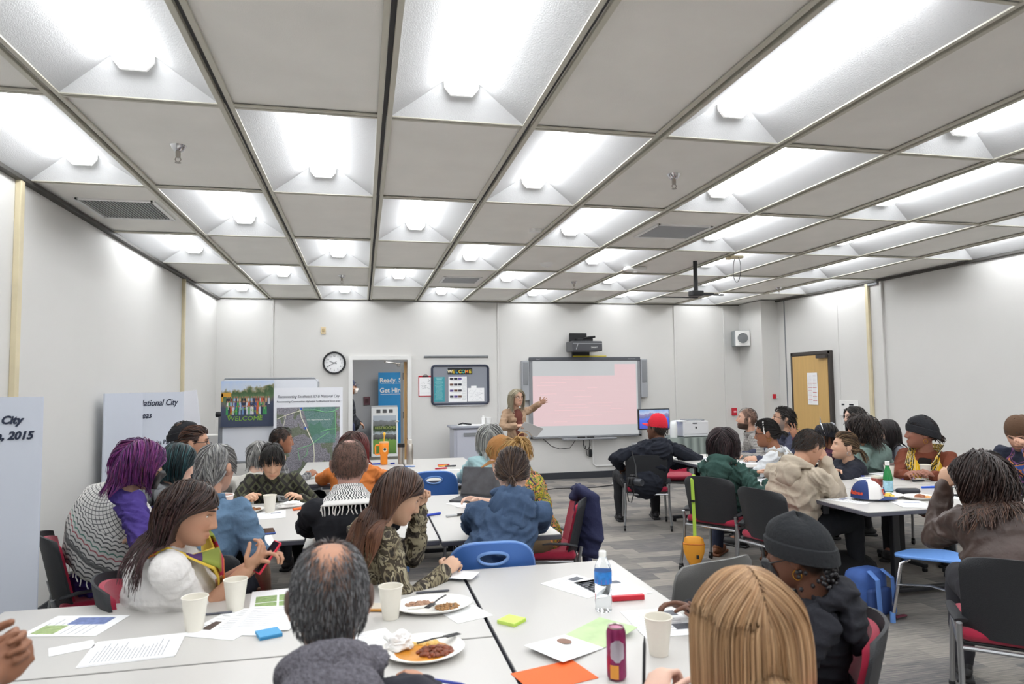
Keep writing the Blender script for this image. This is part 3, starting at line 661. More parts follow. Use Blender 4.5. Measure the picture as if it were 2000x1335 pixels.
MB().box((0, .02, .15), (.06, .03, .22)).box((0, .0, .04), (.26, .2, .02), bev=.006).build('stand', black_p, r)
tag(MB().box((0, 0, .30), (.5, .5, .60), bev=.01).build('computer_desk', mat('desk_grey', 'a4a6a9', .5), loc=(4.63, 10.5, 0)), 'low grey desk beneath the monitor by the whiteboard', 'desk')
tag(MB().lathe([(.055, 0), (.06, .08), (.058, .2), (.045, .25), (.03, .26)], n=24).build('white_canister', mat('translucent_white', 'e6eaea', .3), smooth=True, loc=(4.84, 10.10, .722)), 'tall rounded white canister at the left end of the cloth covered table', 'canister')
tag(MB().box((0, 0, .02), (.20, .12, .02), bev=.01).build('white_power_strip', white_p, loc=(3.95, 10.25, 0), rz=.4), 'white power strip on the carpet under the whiteboard', 'power strip')
cab = MB().tube([(.0, -.02, .01), (-.4, -.15, .008), (-1.0, -.1, .008), (-1.7, -.35, .008), (-2.2, -.3, .008)], .007, 6).build('floor_cable', black_p, loc=(3.9, 10.2, 0), smooth=True); tag(cab, 'black cable lying on the carpet along the front wall', 'cable')
# ---- corridor items
r = thing('roll_up_banner', 'blue roll up banner reading Ready Get Hired in the corridor', 'banner', (.80, 16.4, 0))
bl = mat('banner_blue', '1f8fd0', .6, noise_amt=.08, nscale=2)
MB().box((0, 0, 1.0), (.86, .015, 1.82)).build('panel', bl, r); MB().box((0, 0, .05), (.9, .2, .1)).build('banner_base', steel, r)
text('headline', 'Ready. Set.', white_p, (-.40, -.012, 1.68), .150, r, font_off=.004); text('headline', 'Get Hired.', white_p, (-.40, -.012, 1.44), .150, r, font_off=.004)
MB().box((0, -.01, 1.655), (.76, .004, .008)).box((0, -.01, 1.40), (.76, .004, .008)).build('underline', white_p, r)
fg = MB().ell((.30, -.012, 1.20), (.11, .004, .15)).build('printed_head', mat('print_skin', '5b3a2c', .6), r)
MB().ell((.30, -.013, 1.29), (.11, .004, .07)).build('printed_hair', black_ink, fg); MB().ell((.295, -.017, 1.145), (.045, .002, .014)).build('printed_smile', white_p, fg)
MB().prism([(.10, .72), (.12, .90), (.20, 1.02), (.27, 1.06), (.38, 1.02), (.44, .9), (.44, .72)], 'y', -.014, -.008).build('printed_shirt', mat('print_shirt', 'a9b795', .6), r)
MB().prism([(-.36, .74), (-.30, .95), (-.10, .92), (-.05, .76)], 'y', -.014, -.008).build('printed_laptop', mat('print_laptop', 'a9b9c4', .6), r)
r = thing('sidewalk_sign', 'white A frame sign reading RESTROOMS in the corridor', 'sign', (.50, 15.75, 0))
TL = Matrix.Rotation(-.17, 4, 'X')
q = MB(); q.box((0, 0, .56), (.60, .03, 1.12), bev=.01).xf(TL); q.build('front_board', mat('sign_white', 'e4e6e8', .5), r)
MB().box((0, .35, .55), (.58, .025, 1.12)).xf(Matrix.Rotation(.12, 4, 'X')).build('rear_board', lgrey_p, r)
t = NT('street_photo', .6); v = t.coord('Generated'); sx_ = t.n('SeparateXYZ'); t.l(v, sx_.inputs[0]); nz = t.n('TexNoise'); t.l(v, nz.inputs[0]); nz.inputs['Scale'].default_value = 9
c = t.ramp(t.math('ADD', sx_.outputs[2], t.math('MULTIPLY', t.math('SUBTRACT', nz.outputs[0], .5), .16)), [(0, '4f7a2c'), (.36, '6f9a3c'), (.38, '3b3b3a'), (.50, '6d6f70'), (.52, 'b9c3cd'), (.60, '2e4420'), (.72, '33481f'), (.74, '66696b'), (.86, '7d8286'), (.88, 'aeb8c4')], 'LINEAR')
t.base(c); ph = MB().box((0, -.02, .50), (.52, .006, .86)).xf(TL).build('street_photo', t.M, r)
text('lettering', 'RESTROOMS', mat('olive_letter', 'b3c36a', .6), (-.21, .078, .60), .082, ph, rot=(PI/2-.17, 0, 0)).location = (-.22, -.024*1+.60*math.sin(.17)-.012, .62)
MB().box((-.14, -.02, 1.03), (.09, .006, .08)).box((0, -.02, 1.03), (.09, .006, .08)).box((.14, -.02, 1.03), (.09, .006, .08)).xf(TL).build('pictograms', dgrey_p, r)
wallbox('fire_extinguisher_box', 'maroon fire device in a clear cover on the corridor wall', 'fire alarm', (.11, 16.97, 1.24), (.15, .06, .20), mat('maroon', '6d3f48', .4), ((0, -.035, 0), (.08, .01, .10)), mat('dark_maroon', '4a1e28', .4))
# ---- boards at left
foam = mat('foam_board', 'ccd2de', .6, noise_amt=.02, nscale=2)
nav = mat('navy_letters', '1c2740', .6)
r = thing('poster_board', 'tall pale blue poster board at the far left ending in 2015', 'poster', (-1.935, 3.50, .30), rz=.0)
MB().box((.145, 0, .635), (.74, .012, 1.27)).build('board', foam, r)
text('title', 'National City', nav, (.435, -.009, 1.150), .050, r, align='RIGHT', shear=.25, font_off=.002, rot=(PI/2, 0, 0)); text('title', 'Master Plan, 2015', nav, (.48, -.009, 1.08), .050, r, align='RIGHT', shear=.25, font_off=.002)
MB().tube([(-.3, .02, 0), (-.3, .1, -.30)], .015, 8).tube([(.3, .02, 0), (.3, .1, -.30)], .015, 8).tube([(0, .02, .6), (0, .45, -.30)], .015, 8).build('easel', tleg_m, r)
r = thing('poster_board', 'pale blue poster board by the left wall titled National City Ideas', 'poster', (-1.935, 7.20, .40), rz=1.0)
MB().box((0, 0, .58), (.62, .012, 1.165)).build('board', foam, r)
r2 = thing('poster_board', 'blank pale board at the left wall before the National City board', 'poster', (-2.05, 6.62, .40), rz=1.41)
MB().box((0, 0, .58), (.66, .012, 1.165)).build('board', foam, r2); MB().box((0, .06, .3), (.03, .03, 1.4)).xf(Matrix.Translation((0, 0, -.0))).build('easel', tleg_m, r2)
text('title', 'National City', nav, (-.235, -.009, 1.035), .085, r, shear=.25, font_off=.001); text('title', 'Ideas', nav, (-.25, -.009, .92), .085, r, shear=.25, font_off=.001)
text('caption', 'Teralta Park', nav, (-.13, -.009, .66), .062, r); text('caption', 'Freeway', nav, (-.06, -.009, .56), .062, r)
t = NT('printed_skyline', .6); v = t.coord('Generated'); sx_ = t.n('SeparateXYZ'); t.l(v, sx_.inputs[0]); t.base(t.ramp(sx_.outputs[2], [(0, '2f3a55'), (.35, '4a5672'), (.45, '5f7fb8'), (1, '7f9fd6')])); MB().box((-.25, -.009, .60), (.09, .004, .36)).build('printed_photo', t.M, r)
MB().box((0, .05, .3), (.03, .03, 1.4)).build('easel', tleg_m, r)
r = thing('poster_board', 'plain white board leaning against the left wall behind the posters', 'poster', (-1.90, 8.35, 0), rz=0)
MB().box((0, 0, .78), (.50, .02, 1.56)).xf(Matrix.Rotation(-.12, 4, 'Y')).build('board', mat('white_foam', 'e4e5ec', .6), r)
MB().box((-.06, .03, .75), (.50, .012, 1.40)).xf(Matrix.Rotation(-.12, 4, 'Y')).build('blue_backing_board', mat('blue_board', '3e5aa0', .6), r)
# mobile whiteboard
r = thing('mobile_whiteboard', 'rolling whiteboard carrying the group photo and the map', 'whiteboard', (-1.08, 8.75, 0))
MB().box((0, 0, 1.20), (1.10, .03, .98)).build('panel', mat('dry_erase', 'e3e6ec', .25), r)
q = MB(); q.tube([(-.56, 0, .75), (-.56, 0, 1.66), (-.53, 0, 1.70), (.50, 0, 1.70), (.545, 0, 1.66), (.545, 0, .75)], .016, 8).box((0, -.02, .71), (1.12, .06, .03), bev=.01)
for s in (-1, 1): q.tube([(s*.58, 0, .06), (s*.58, 0, 1.26)], .022, 10).tube([(s*.58, -.28, .06), (s*.58, .28, .06)], .02, 8)
q.build('frame', mgrey_p, r, smooth=True)
for s in (-1, 1): MB().lathe([(.03, -.03), (.034, 0), (.03, .03)], (s*.60, 0, 1.28), n=14, M=Matrix.Rotation(PI/2, 3, 'Y')).build('knob', black_p, r)
t = NT('group_photo_print', .5); v = t.coord('Generated'); sx_ = t.n('SeparateXYZ'); t.l(v, sx_.inputs[0]); X_, Z_ = sx_.outputs[0], sx_.outputs[2]
nz = t.n('TexNoise'); t.l(t.coord('Generated', (7, 0, 5)), nz.inputs[0]); nz.inputs['Detail'].default_value = 5; nz.inputs['Scale'].default_value = 1
zz = t.math('ADD', Z_, t.math('MULTIPLY', t.math('SUBTRACT', nz.outputs[0], .5), .42)); zz = t.math('SUBTRACT', zz, t.math('MULTIPLY', X_, .12))
c = t.ramp(zz, [(0, '3d475e'), (.42, '4a5266'), (.50, '6d6a64'), (.58, '5e7a52'), (.70, '3f5a38'), (.74, '8d8a6a'), (.78, 'c7d2e2'), (1, 'b5c9e8')])
t.base(c)
p = thing('group_photo_poster', 'printed group photo poster with a green WELCOME sign, on the rolling whiteboard', 'poster', (-1.345, 8.70, 1.68))
pp = MB().box((0, 0, -.275), (.60, .006, .55)).build('photo_print', t.M, p)
random.seed(11); pal = ['c9ccd6', '2f3b57', '8a3b3b', '4a4f8d', 'c7a27a', '6e8fc2', 'd4622e', 'e3e0dc', '2b2b33', '3f9a5b', '9fb4d6']
for k in range(58):
    row = k % 3; x = -.23+.47*((k//3)/19)+random.uniform(-.008, .008); z = -.20-row*.055
    col_ = random.choice(pal); hh = .075+.012*row
    g = MB().box((x, -.004-.0006*row, z-.045), (.024, .001, hh), taper=.8).build('printed_figure', mat('prt_'+col_, col_, .6), pp)
    MB().ell((x, -.0048-.0006*row, z+.004), (.008, .0008, .011), n=8, m=6).build('printed_head', mat('prt_skin', 'a87a5e', .6), g)
text('lettering', 'WELCOME', mat('green_lettering', '87b83a', .6), (-.03, -.006, -.475), .075, pp, align='CENTER', shear=.1, sx=1.1); 
for k, ch_ in enumerate('NATIONAL CITY & SOUTHEAST'):
    a = PI*(.86-.72*k/24); text('lettering', ch_, MATS['green_lettering'], (-.03+.20*math.cos(a), -.006, -.50+.15*math.sin(a)), .036, pp, align='CENTER', rot=(PI/2, 0, 0))
MB().box((-.285, -.005, -.20), (.02, .002, .10)).box((-.24, -.005, -.165), (.11, .002, .05)).build('printed_bus', mat('prt_orange', 'd9a13a', .6), pp)
# map poster
t = NT('aerial_map_print', .5); v = t.coord('Generated', (1, 0, 1)); sx_ = t.n('SeparateXYZ'); t.l(v, sx_.inputs[0]); X_, Z_ = sx_.outputs[0], sx_.outputs[2]
bk = t.n('TexBrick', offset=.3); t.l(t.coord('Generated', (1, 1, 1), (PI/2, 0, 0)), bk.inputs[0]); bk.inputs['Scale'].default_value = 16; bk.inputs['Color1'].default_value = lin('4a4852'); bk.inputs['Color2'].default_value = lin('8b8891'); bk.inputs['Mortar'].default_value = lin('a9a6b0'); bk.inputs['Mortar Size'].default_value = .03
nz = t.n('TexNoise'); t.l(t.coord('Generated', (1, 0, 1)), nz.inputs[0]); nz.inputs['Scale'].default_value = 60; nz.inputs['Detail'].default_value = 6
nz2 = t.n('TexNoise'); t.l(t.coord('Generated', (1, 0, 1)), nz2.inputs[0]); nz2.inputs['Scale'].default_value = 4
c = t.mix(.55, bk.outputs[0], t.ramp(nz.outputs[0], [(.3, '2c2b35'), (.7, 'b5b2ba')]))
c = t.mix(t.math('MULTIPLY', t.math('GREATER_THAN', nz2.outputs[0], .56), .6), c, '5a6b3a')
reg = t.math('MULTIPLY', t.math('GREATER_THAN', X_, .42), t.math('MULTIPLY', t.math('LESS_THAN', X_, .93), t.math('GREATER_THAN', Z_, .48)))
reg = t.math('MULTIPLY', reg, t.math('GREATER_THAN', t.math('ADD', X_, t.math('MULTIPLY', Z_, .35)), .75))
c = t.mix(t.math('MULTIPLY', reg, .5), c, '2f8a7a')
p = thing('map_poster', 'white poster titled Reconnecting Southeast SD and National City with aerial map', 'poster', (-.632, 8.58, 1.578))
pp = MB().box((0, 0, -.52), (.80, .008, 1.06)).build('board', mat('poster_white', 'e8eaf0', .6), p)
text('title', 'Reconnecting Southeast SD & National City', nav, (0, -.006, -.11), .047, p, align='CENTER', shear=.25, sx=.86); text('subtitle', 'Reconnecting Communities Highways To Boulevard focus area', nav, (0, -.006, -.165), .031, p, align='CENTER', shear=.25, sx=.93)
mp_ = MB().box((0, -.005, -.64), (.73, .004, .83)).build('map', t.base(c), p)
rd = mat('map_road_white', 'e2e0cf', .6); rg = mat('map_road_green', '7fc08a', .6)
def zig(pts, w, M, nm='road'): return MB().tube([(x, -.0075, z) for x, z in pts], w, 6, flat=1).xf(Matrix.Identity(4)).build(nm, M, mp_)
zig([(-.10, -.24), (-.085, -.34), (-.03, -.46), (.02, -.58), (.06, -.66), (.07, -.80), (.06, -1.04)], .006, rd); zig([(-.36, -.36), (-.24, -.31), (-.08, -.26)], .004, rd); zig([(-.08, -.26), (.08, -.26), (.2, -.29), (.29, -.28), (.36, -.24)], .005, rg)
zig([(.31, -.28), (.32, -.60)], .004, rg); zig([(.14, -.52), (.22, -.50), (.33, -.49)], .004, rg); zig([(-.12, -.72), (.02, -.68), (.16, -.58), (.24, -.53)], .004, rg); zig([(-.12, -.72), (-.10, -.85), (-.02, -.8), (0, -.68)], .004, rg); zig([(-.34, -.60), (-.28, -.42), (-.26, -.32)], .003, rd)
text('caption', 'ITC Improvement Area A', white_p, (.12, -.009, -.385), .026, mp_, align='CENTER')
for (x, z) in ((-.09, -.245), (-.03, -.475)): MB().box((x, -.009, z), (.03, .003, .03), bev=.001).build('shield', mat('map_blue', '2b5cc0', .5), mp_)
r = thing('cardboard_printer_box', 'white carton with a brown side on a trolley behind the rolling whiteboard', 'box', (-1.92, 9.35, 0))
MB().box((0, 0, .84), (.34, .30, .33), bev=.004).build('carton', mat('white_carton', 'd9d7d2', .7), r); MB().box((.20, 0, .83), (.06, .3, .28)).build('brown_panel', mat('brown_panel', '6a4a35', .7), r)
text('logo', 'hp', nav, (.03, -.152, .90), .05, r); MB().box((0, -.151, .80), (.12, .001, .006)).box((.02, -.151, .74), (.16, .001, .004)).build('print', grey_ink, r)
MB().box((0, 0, .335), (.42, .42, .67), bev=.01).build('trolley', mat('trolley_dark', '3a3a3e', .5), r)
# ================================================================ THINGS ON THE TABLES
TZ = TH+.0005
cup_m = mat('paper_cup', 'e6e2d6', .6)
def cup():
    r = thing('paper_cup', '', 'cup', group='white paper cups')
    MB().lathe([(.029, 0), (.030, .004), (.0445, .118), (.042, .117), (.029, .010), (.0, .010)], n=32, cap=False).add([(.029*math.cos(2*PI*k/32), .029*math.sin(2*PI*k/32), 0) for k in range(32)], [tuple(range(32))]).build('cup_body', cup_m, r, smooth=True)
    MB().tube([(.0445*math.cos(a), .0445*math.sin(a), .118) for a in np.linspace(0, 2*PI, 33)[:-1]], .0022, 6, closed=True).build('rolled_rim', cup_m, r, smooth=True)
    return r
c0 = cup()
for k, (x, y, lab) in enumerate([(-.589, 2.70, 'white paper cup, left of the two cups by the woman in the polo'), (-.485, 2.90, 'white paper cup nearest the phone of the polo woman'),
        (.105, 2.65, 'white paper cup just right of the balding man'), (.930, 2.09, 'pale paper cup in front of the blonde woman'),
        (-.628, 5.06, 'white paper cup before the young man in the patterned sweater'), (4.555, 5.23, 'paper cup with a brown lid on the right hand table'),
        (4.83, 5.12, 'white paper cup by the arm of the yellow scarf woman'), (3.92, 4.63, 'patterned paper cup behind the baseball cap')]):
    o = c0 if k == 0 else dup(c0, (0, 0, 0)); o.location = (x, y, TZ); o['label'] = lab
lid = MB().lathe([(.046, .114), (.047, .122), (.038, .130), (.0, .130)], n=24).build('lid', mat('brown_lid', '4a3630', .4), [o for o in bpy.data.objects if o.get('label', '').startswith('paper cup with a brown')][0], smooth=True)
MB().lathe([(.0305, .008), (.0437, .105)], n=24, cap=False).build('printed_sleeve', mat('red_sleeve', '9c4a40', .5, noise_amt=.5, nscale=60), [o for o in bpy.data.objects if o.get('label', '').startswith('patterned paper')][0], smooth=True)
# --- papers
def sheet(lab, x, y, rz, w=.216, h=.279, z=0, name='paper_sheet', cat='paper', lines=12, blocks=(), title=None, M=None, cols=1, group=None):
    r = thing(name, lab, cat, (x, y, TZ+z), rz, group)
    bd = MB().box((0, 0, .0008), (w, h, .0012)).build('sheet', M or paper_m, r)
    for (bx, by, bw_, bh_, c_) in blocks: MB().box((bx*w, by*h, .0016), (bw_*w, bh_*h, .0005)).build('printed_block', mat('print_'+c_, c_, .6, noise_amt=.25, nscale=50), r)
    if lines:
        q = MB(); random.seed(int(x*100)+7)
        for c_ in range(cols):
            for k in range(lines):
                ln = random.uniform(.5, .9)*w*.85/cols; q.box((-w*.42+w*.84*c_/cols+ln/2, h*(.40-.78*k/lines), .0016), (ln, h*.010, .0004))
        q.build('text_lines', grey_ink, r)
    return r
A = sheet('stapled white agenda page face up on the near left table', -.74, 2.555, 1.65, lines=20)
sheet('stack of printed pages under the agenda beside it', -.745, 2.55, 1.66, lines=0).location.z = TZ-.0
A.location.z = TZ+.002
sheet('printed flyer with green and blue panels at the far left of the table', -1.03, 2.86, 1.35, lines=8, blocks=[(-.2, .25, .4, .3, '9fb37a'), (.22, -.1, .35, .5, '6f7fb0')])
sheet('small blank scrap of paper on the left table', -.955, 2.62, .4, w=.13, h=.085, lines=0, name='paper_scrap')
sheet('magazine page with a dark orange photograph by the paper cups', -.47, 2.73, -.45, lines=6, blocks=[(0, -.1, .7, .3, '4a3a33')])
sheet('white printed page overlapping the magazine page', -.40, 2.74, -.30, z=.0015, lines=12)
sheet('white printed page behind the balding man', -.34, 2.76, -.15, z=.003, lines=10)
sheet('flyer with four green squares near the polo woman', -.335, 3.00, .1, lines=0, blocks=[(-.22, .05, .38, .3, '8aa568'), (.2, .05, .38, .3, '8aa568'), (-.22, -.28, .38, .3, '8aa568'), (.2, -.28, .38, .3, '8aa568')])
sheet('white paper napkin square beside the upper plate', .385, 2.63, .35, w=.15, h=.16, lines=0, name='paper_napkin', cat='napkin')
sheet('white sheet under the arm of the balding man', .02, 2.38, .3, z=.001, lines=8)
sheet('printed page under the water bottle', .92, 2.86, .5, lines=14, blocks=[(.25, .3, .3, .16, '5c5f66')])
sheet('printed page with a photograph right of the water bottle', 1.04, 2.80, .25, lines=10, blocks=[(.2, .2, .3, .14, '5d6470')])
sheet('printed page with two photographs by the blonde woman', 1.06, 2.36, -.05, lines=10, cols=2, blocks=[(.28, .3, .3, .2, '55585f'), (.28, -.2, .3, .2, '55585f')])
r = thing('folded_brochure', 'open folded brochure with a green panel on the front right table', 'brochure', (.74, 2.24, TZ), .55)
MB().add([(-.20, -.07, .012), (0, -.07, .001), (0, .10, .001), (-.20, .10, .018)], [(0, 1, 2, 3)]).build('left_page', paper_m, r, sol=.001)
MB().add([(0, -.07, .001), (.19, -.07, .02), (.19, .10, .014), (0, .10, .001)], [(0, 1, 2, 3)]).build('right_page', mat('green_page', 'b7cf9c', .6, noise_amt=.15, nscale=12), r, sol=.001)
MB().ell((-.06, .05, .008), (.022, .028, .001), n=14, m=6).build('printed_photo', mat('brown_print', '8a6a5a', .6), r)
sheet('bright orange sheet at the bottom edge of the front right table', .56, 2.015, .25, w=.216, h=.15, lines=0, M=mat('orange_paper', 'f0672a', .7), name='orange_paper')
sheet('printed page on the middle table before the denim shirt man', -.62, 4.95, .1, lines=8, blocks=[(.2, .2, .3, .1, '5d6480')])
sheet('white sheet at the near edge of the middle table', -.60, 4.13, .2, lines=0)
sheet('printed page with an orange graphic by the laptop', .76, 4.98, .5, lines=5, blocks=[(.25, 0, .4, .6, 'd9a765')])
sheet('white folded napkin on the orange graphic page', .74, 4.86, .8, w=.1, h=.16, z=.002, lines=0, name='paper_napkin', cat='napkin')
sheet('white sheets on the far table before the red haired person', -.18, 7.0, .3, w=.3, h=.25, lines=6)
sheet('yellow topped paper on the far table', -.22, 7.5, .1, lines=0, blocks=[(0, 0, .6, .2, 'e2d25a')])
sheet('white strip of paper beside the red markers', .88, 7.02, .1, w=.2, h=.06, lines=0)
for k, (x, y, a, lab) in enumerate([(4.20, 5.44, .3, 'loose printed pages before the woman in the black vest'), (4.33, 5.20, -.2, 'printed sheet under the others by the green bottle'), (4.72, 5.42, .1, 'printed pages in front of the yellow scarf woman'),
        (3.74, 4.10, -.35, 'printed sheet on the right table in front of the plate'), (4.30, 4.25, .1, 'white sheet beside the brown leather jacket'), (3.45, 5.36, .2, 'printed sheet between the green and beige hoodies'), (3.80, 7.1, .1, 'white pages with a red marker on the far right table'), (4.02, 6.6, .3, 'white page before the man in the plaid shirt'), (3.46, 4.36, .5, 'white sheet under the elbow of the beige hoodie')]):
    sheet(lab, x, y, a, lines=12, z=.0015*(k % 2), blocks=[(.1, .2, .5, .12, '8f93a8')])
# --- plates
plate_m = mat('paper_plate', 'eeece6', .5)
def plate(name, lab, x, y, rx_, ry_, rz=0, z=0):
    r = thing(name, lab, 'plate', (x, y, TZ+z), rz)
    MB().lathe([(.0, .004), (.62, .004), (.74, .010), (.97, .022), (1.0, .021), (.96, .016), (.74, .003), (.6, .0), (0, .0)], n=48, cap=False, sx=rx_, sy=ry_).build('plate_body', plate_m, r, smooth=True)
    return r
def food(par, nm, M, n, cx, cy, sx_, sy_, size, h=.012, seed=1):
    random.seed(seed); q = MB()
    for k in range(n):
        a, d_ = random.uniform(0, 6.28), random.random()**.5
        x, y = cx+math.cos(a)*d_*sx_, cy+math.sin(a)*d_*sy_
        s_ = size*random.uniform(.6, 1.2); q.ell((x, y, .006+h*(1-d_*.7)*random.uniform(.5, 1)), (s_, s_*random.uniform(.5, .9), s_*.6), M=Matrix.Rotation(random.uniform(0, 3), 3, 'Z'), n=8, m=5)
    o = q.build(nm, M, par, smooth=True); o['kind'] = 'stuff'; return o
def fork(par_or_none, lab, x, y, z, rz, tilt=0, M=None):
    q = MB(); q.tube([(0, -.085, 0), (0, -.02, .004), (0, .03, .002)], [.005, .0045, .004], 8, flat=.5).box((0, .045, .002), (.024, .03, .003), bev=.001)
    for k in range(4): q.box((-.009+k*.006, .075, .003), (.0035, .035, .002))
    o = q.build('plastic_fork', M or black_p, smooth=True); o.location = (x, y, z); o.rotation_euler = (tilt, 0, rz); return tag(o, lab, 'fork')
rice = mat('brown_rice', '9c7448', .7, noise_amt=.3, nscale=90); beans = mat('refried_beans', 'a37f66', .6, noise_amt=.12, nscale=60)
stew = mat('red_brown_stew', '7a3a1b', .4, noise_amt=.35, nscale=60); oil = mat('orange_sauce', 'd08a2c', .3, noise_amt=.15, nscale=20)
p = plate('paper_plate', 'white paper plate with rice and beans, upper of two near the balding man', .27, 2.725, .155, .115)
food(p, 'beans', beans, 60, -.045, .035, .055, .025, .010, seed=2); food(p, 'rice', rice, 120, .055, -.02, .05, .04, .006, seed=3)
MB().box((0, .0, .010), (.20, .006, .010), rz=.1, bev=.003).build('divider_ridge', plate_m, p, smooth=True)
fork(None, 'dark plastic fork lying on the rice and beans plate', .285, 2.72, TZ+.026, 2.6)
p = plate('paper_plate', 'white paper plate with red stew and orange sauce at the bottom centre', .195, 2.285, .135, .125)
MB().lathe([(0, .007), (.95, .008), (1, .006)], n=32, sx=.095, sy=.085).build('sauce', oil, p, smooth=True)
food(p, 'stew', stew, 110, .035, -.025, .055, .04, .011, h=.022, seed=5)
food(p, 'yellow_sauce', mat('yellow_sauce', 'd9b25e', .3), 14, .01, .055, .05, .015, .018, h=.0, seed=8)
fork(None, 'dark plastic fork resting across the stew plate', .245, 2.305, TZ+.034, -1.0, -.1)
nap_m = mat('crumpled_napkin', 'e9e8e6', .8)
def crumple(lab, x, y, z, sx_, sy_, sz_, seed=0, rz=0):
    bm = bmesh.new(); bmesh.ops.create_icosphere(bm, subdivisions=4, radius=1); q = MB()
    vs = []
    for v in bm.verts:
        n1 = noise.noise(v.co*1.6+Vector((seed, 0, 0)))*.55+abs(noise.noise(v.co*4+Vector((0, seed, 0))))*.35; c = v.co*(1+n1); vs.append((c.x*sx_, c.y*sy_, max(c.z, -.75)*sz_))
    q.add(vs, [[v.index for v in f.verts] for f in bm.faces]); bm.free()
    o = q.build('crumpled_napkin', nap_m, smooth=True, loc=(x, y, z), rz=rz); return tag(o, lab, 'napkin')
crumple('crumpled white napkin on the stew plate', .115, 2.325, TZ+.030, .045, .035, .028, 3)
crumple('crumpled white napkin on the middle table', -.50, 5.20, TZ+.022, .075, .03, .022, 7, .3)
food(plate('paper_plate', 'paper plate of salad and fried food before the patterned sweater man', -.80, 5.12, .13, .12), 'salad', mat('salad', '9db24e', .5, noise_amt=.4, nscale=40), 30, -.05, -.02, .04, .05, .012, seed=4)
pl5 = [o for o in bpy.data.objects if o.get('label', '').startswith('paper plate of salad')][0]; food(pl5, 'fried_food', mat('fried_food', '8c5a33', .5, noise_amt=.3, nscale=50), 24, .05, .02, .045, .05, .018, seed=6)
p = plate('paper_plate', 'plate with potatoes and greens beside the baseball cap', 3.79, 4.40, .13, .11)
food(p, 'potatoes', mat('potatoes', 'd9b84a', .5, noise_amt=.2, nscale=40), 26, -.01, -.0, .06, .05, .020, h=.02, seed=12); food(p, 'greens', mat('greens', '5f7a38', .5), 10, .03, .03, .04, .03, .014, h=.03, seed=13)
p = plate('paper_plate', 'small plate with a brown bread roll, right of the potatoes plate', 3.96, 4.27, .115, .10, z=.001)
food(p, 'bread_roll', mat('bread_roll', '8b4f2b', .45, noise_amt=.15, nscale=20), 8, 0, 0, .04, .02, .030, h=.016, seed=14); food(p, 'carrots', mat('carrots', 'd98d3a', .5), 8, .06, -.01, .03, .03, .014, seed=15)
p = plate('paper_plate', 'white plate of food held up by the woman in the black vest', 3.97, 5.37, .10, .09, z=.13)
food(p, 'snack', rice, 10, 0, 0, .05, .04, .014, seed=16)
# --- markers and pens
def marker(lab, x, y, rz, col, capcol=None, L=.13, rad=.008, name='marker', cat='marker', z=0, band=None):
    r = thing(name, lab, cat, (x, y, TZ+rad+z), rz, None)
    MB().lathe([(rad*.6, -L/2), (rad, -L/2+.004), (rad, L*.12)], M=Matrix.Rotation(PI/2, 3, 'Y'), n=14).build('barrel', mat('ink_'+col, col, .35), r, smooth=True)
    MB().lathe([(rad*1.08, L*.12), (rad*1.08, L/2-.008), (rad*.7, L/2)], M=Matrix.Rotation(PI/2, 3, 'Y'), n=14).build('cap', mat('ink_'+(capcol or col), capcol or col, .35), r, smooth=True)
    return r
marker('black marker with grey label on the middle table', .60, 4.555, .35, 'c4c6c8', '1c1d20')
marker('orange marker on the middle table', -.43, 5.10, .6, 'e2621b', L=.11, rad=.010)
marker('blue marker by the hand of the camouflage jacket woman', .46, 4.62, .5, '1f3fae')
marker('red marker, upper one on the far table', .86, 7.42, .1, 'c02338', 'a01a2c'); marker('dark marker beside the red one on the far table', .92, 7.30, .1, '2a2c33', L=.12)
marker('yellow marker between the red markers on the far table', .84, 7.33, .1, 'e0a52e', L=.10); marker('magenta red marker, lower one on the far table', .80, 7.12, .15, 'c01c3f')
marker('blue marker beside the orange tumbler', .16, 7.74, 0, '1f3fae'); marker('short blue pen just right of the orange tumbler', .33, 7.75, 0, '1f3fae', L=.05)
marker('black marker before the yellow scarf woman', 4.62, 4.98, .1, '202227'); marker('blue marker near the seam of the right hand tables', 4.42, 4.66, -.1, '1e5ad0')
marker('blue pen lying on the loose pages by the black vest', 4.34, 5.38, -.2, '2d49c4', L=.15, rad=.004, z=.003, name='pen', cat='pen')
marker('purple pen between the two right hand cups', 4.64, 5.12, .0, '8d7fc4', L=.12, rad=.004, name='pen', cat='pen')
marker('silver pen on the right table behind the glasses case', 4.06, 4.62, .0, '9fa0a6', L=.15, rad=.004, name='pen', cat='pen')
marker('red marker on white pages at the far right table', 3.86, 7.08, .1, 'c8202f', L=.11, z=.003)
marker('dark grey pen lying behind the rice plate', .29, 2.925, .0, '4b4d55', L=.14, rad=.0045, name='pen', cat='pen')
marker('grey pen between the two cups and the magazine page', -.56, 2.86, .05, '5b5d66', L=.14, rad=.0045, name='pen', cat='pen')
# --- bottles
t = mat('clear_plastic', 'f2f6f8', .05, trans=.95); t.node_tree.nodes['Principled BSDF'].inputs['IOR'].default_value = 1.15
r = thing('water_bottle', 'clear plastic water bottle with a blue label on the front right table', 'bottle', (.905, 2.535, TZ))
prof = [(.030, 0), (.032, .006), (.031, .02), (.033, .04), (.031, .05), (.033, .06), (.031, .07), (.033, .08), (.031, .09), (.033, .10), (.033, .15), (.030, .168), (.018, .195), (.013, .205), (.013, .215)]
MB().lathe(prof, n=32).build('bottle_body', t, r, smooth=True)
lb = MB().lathe([(.0337, .105), (.0337, .150)], n=32, cap=False).build('label', mat('bottle_label_blue', '2d7fd0', .35, noise_amt=.25, nscale=40), r, smooth=True)
MB().lathe([(.0339, .105), (.0339, .122)], n=12, cap=False).build('purple_band', mat('bottle_label_purple', '7b5fc0', .35), lb, smooth=True)
MB().lathe([(.0145, .205), (.0145, .222), (.013, .224)], n=20).build('cap', white_p, r, smooth=True)
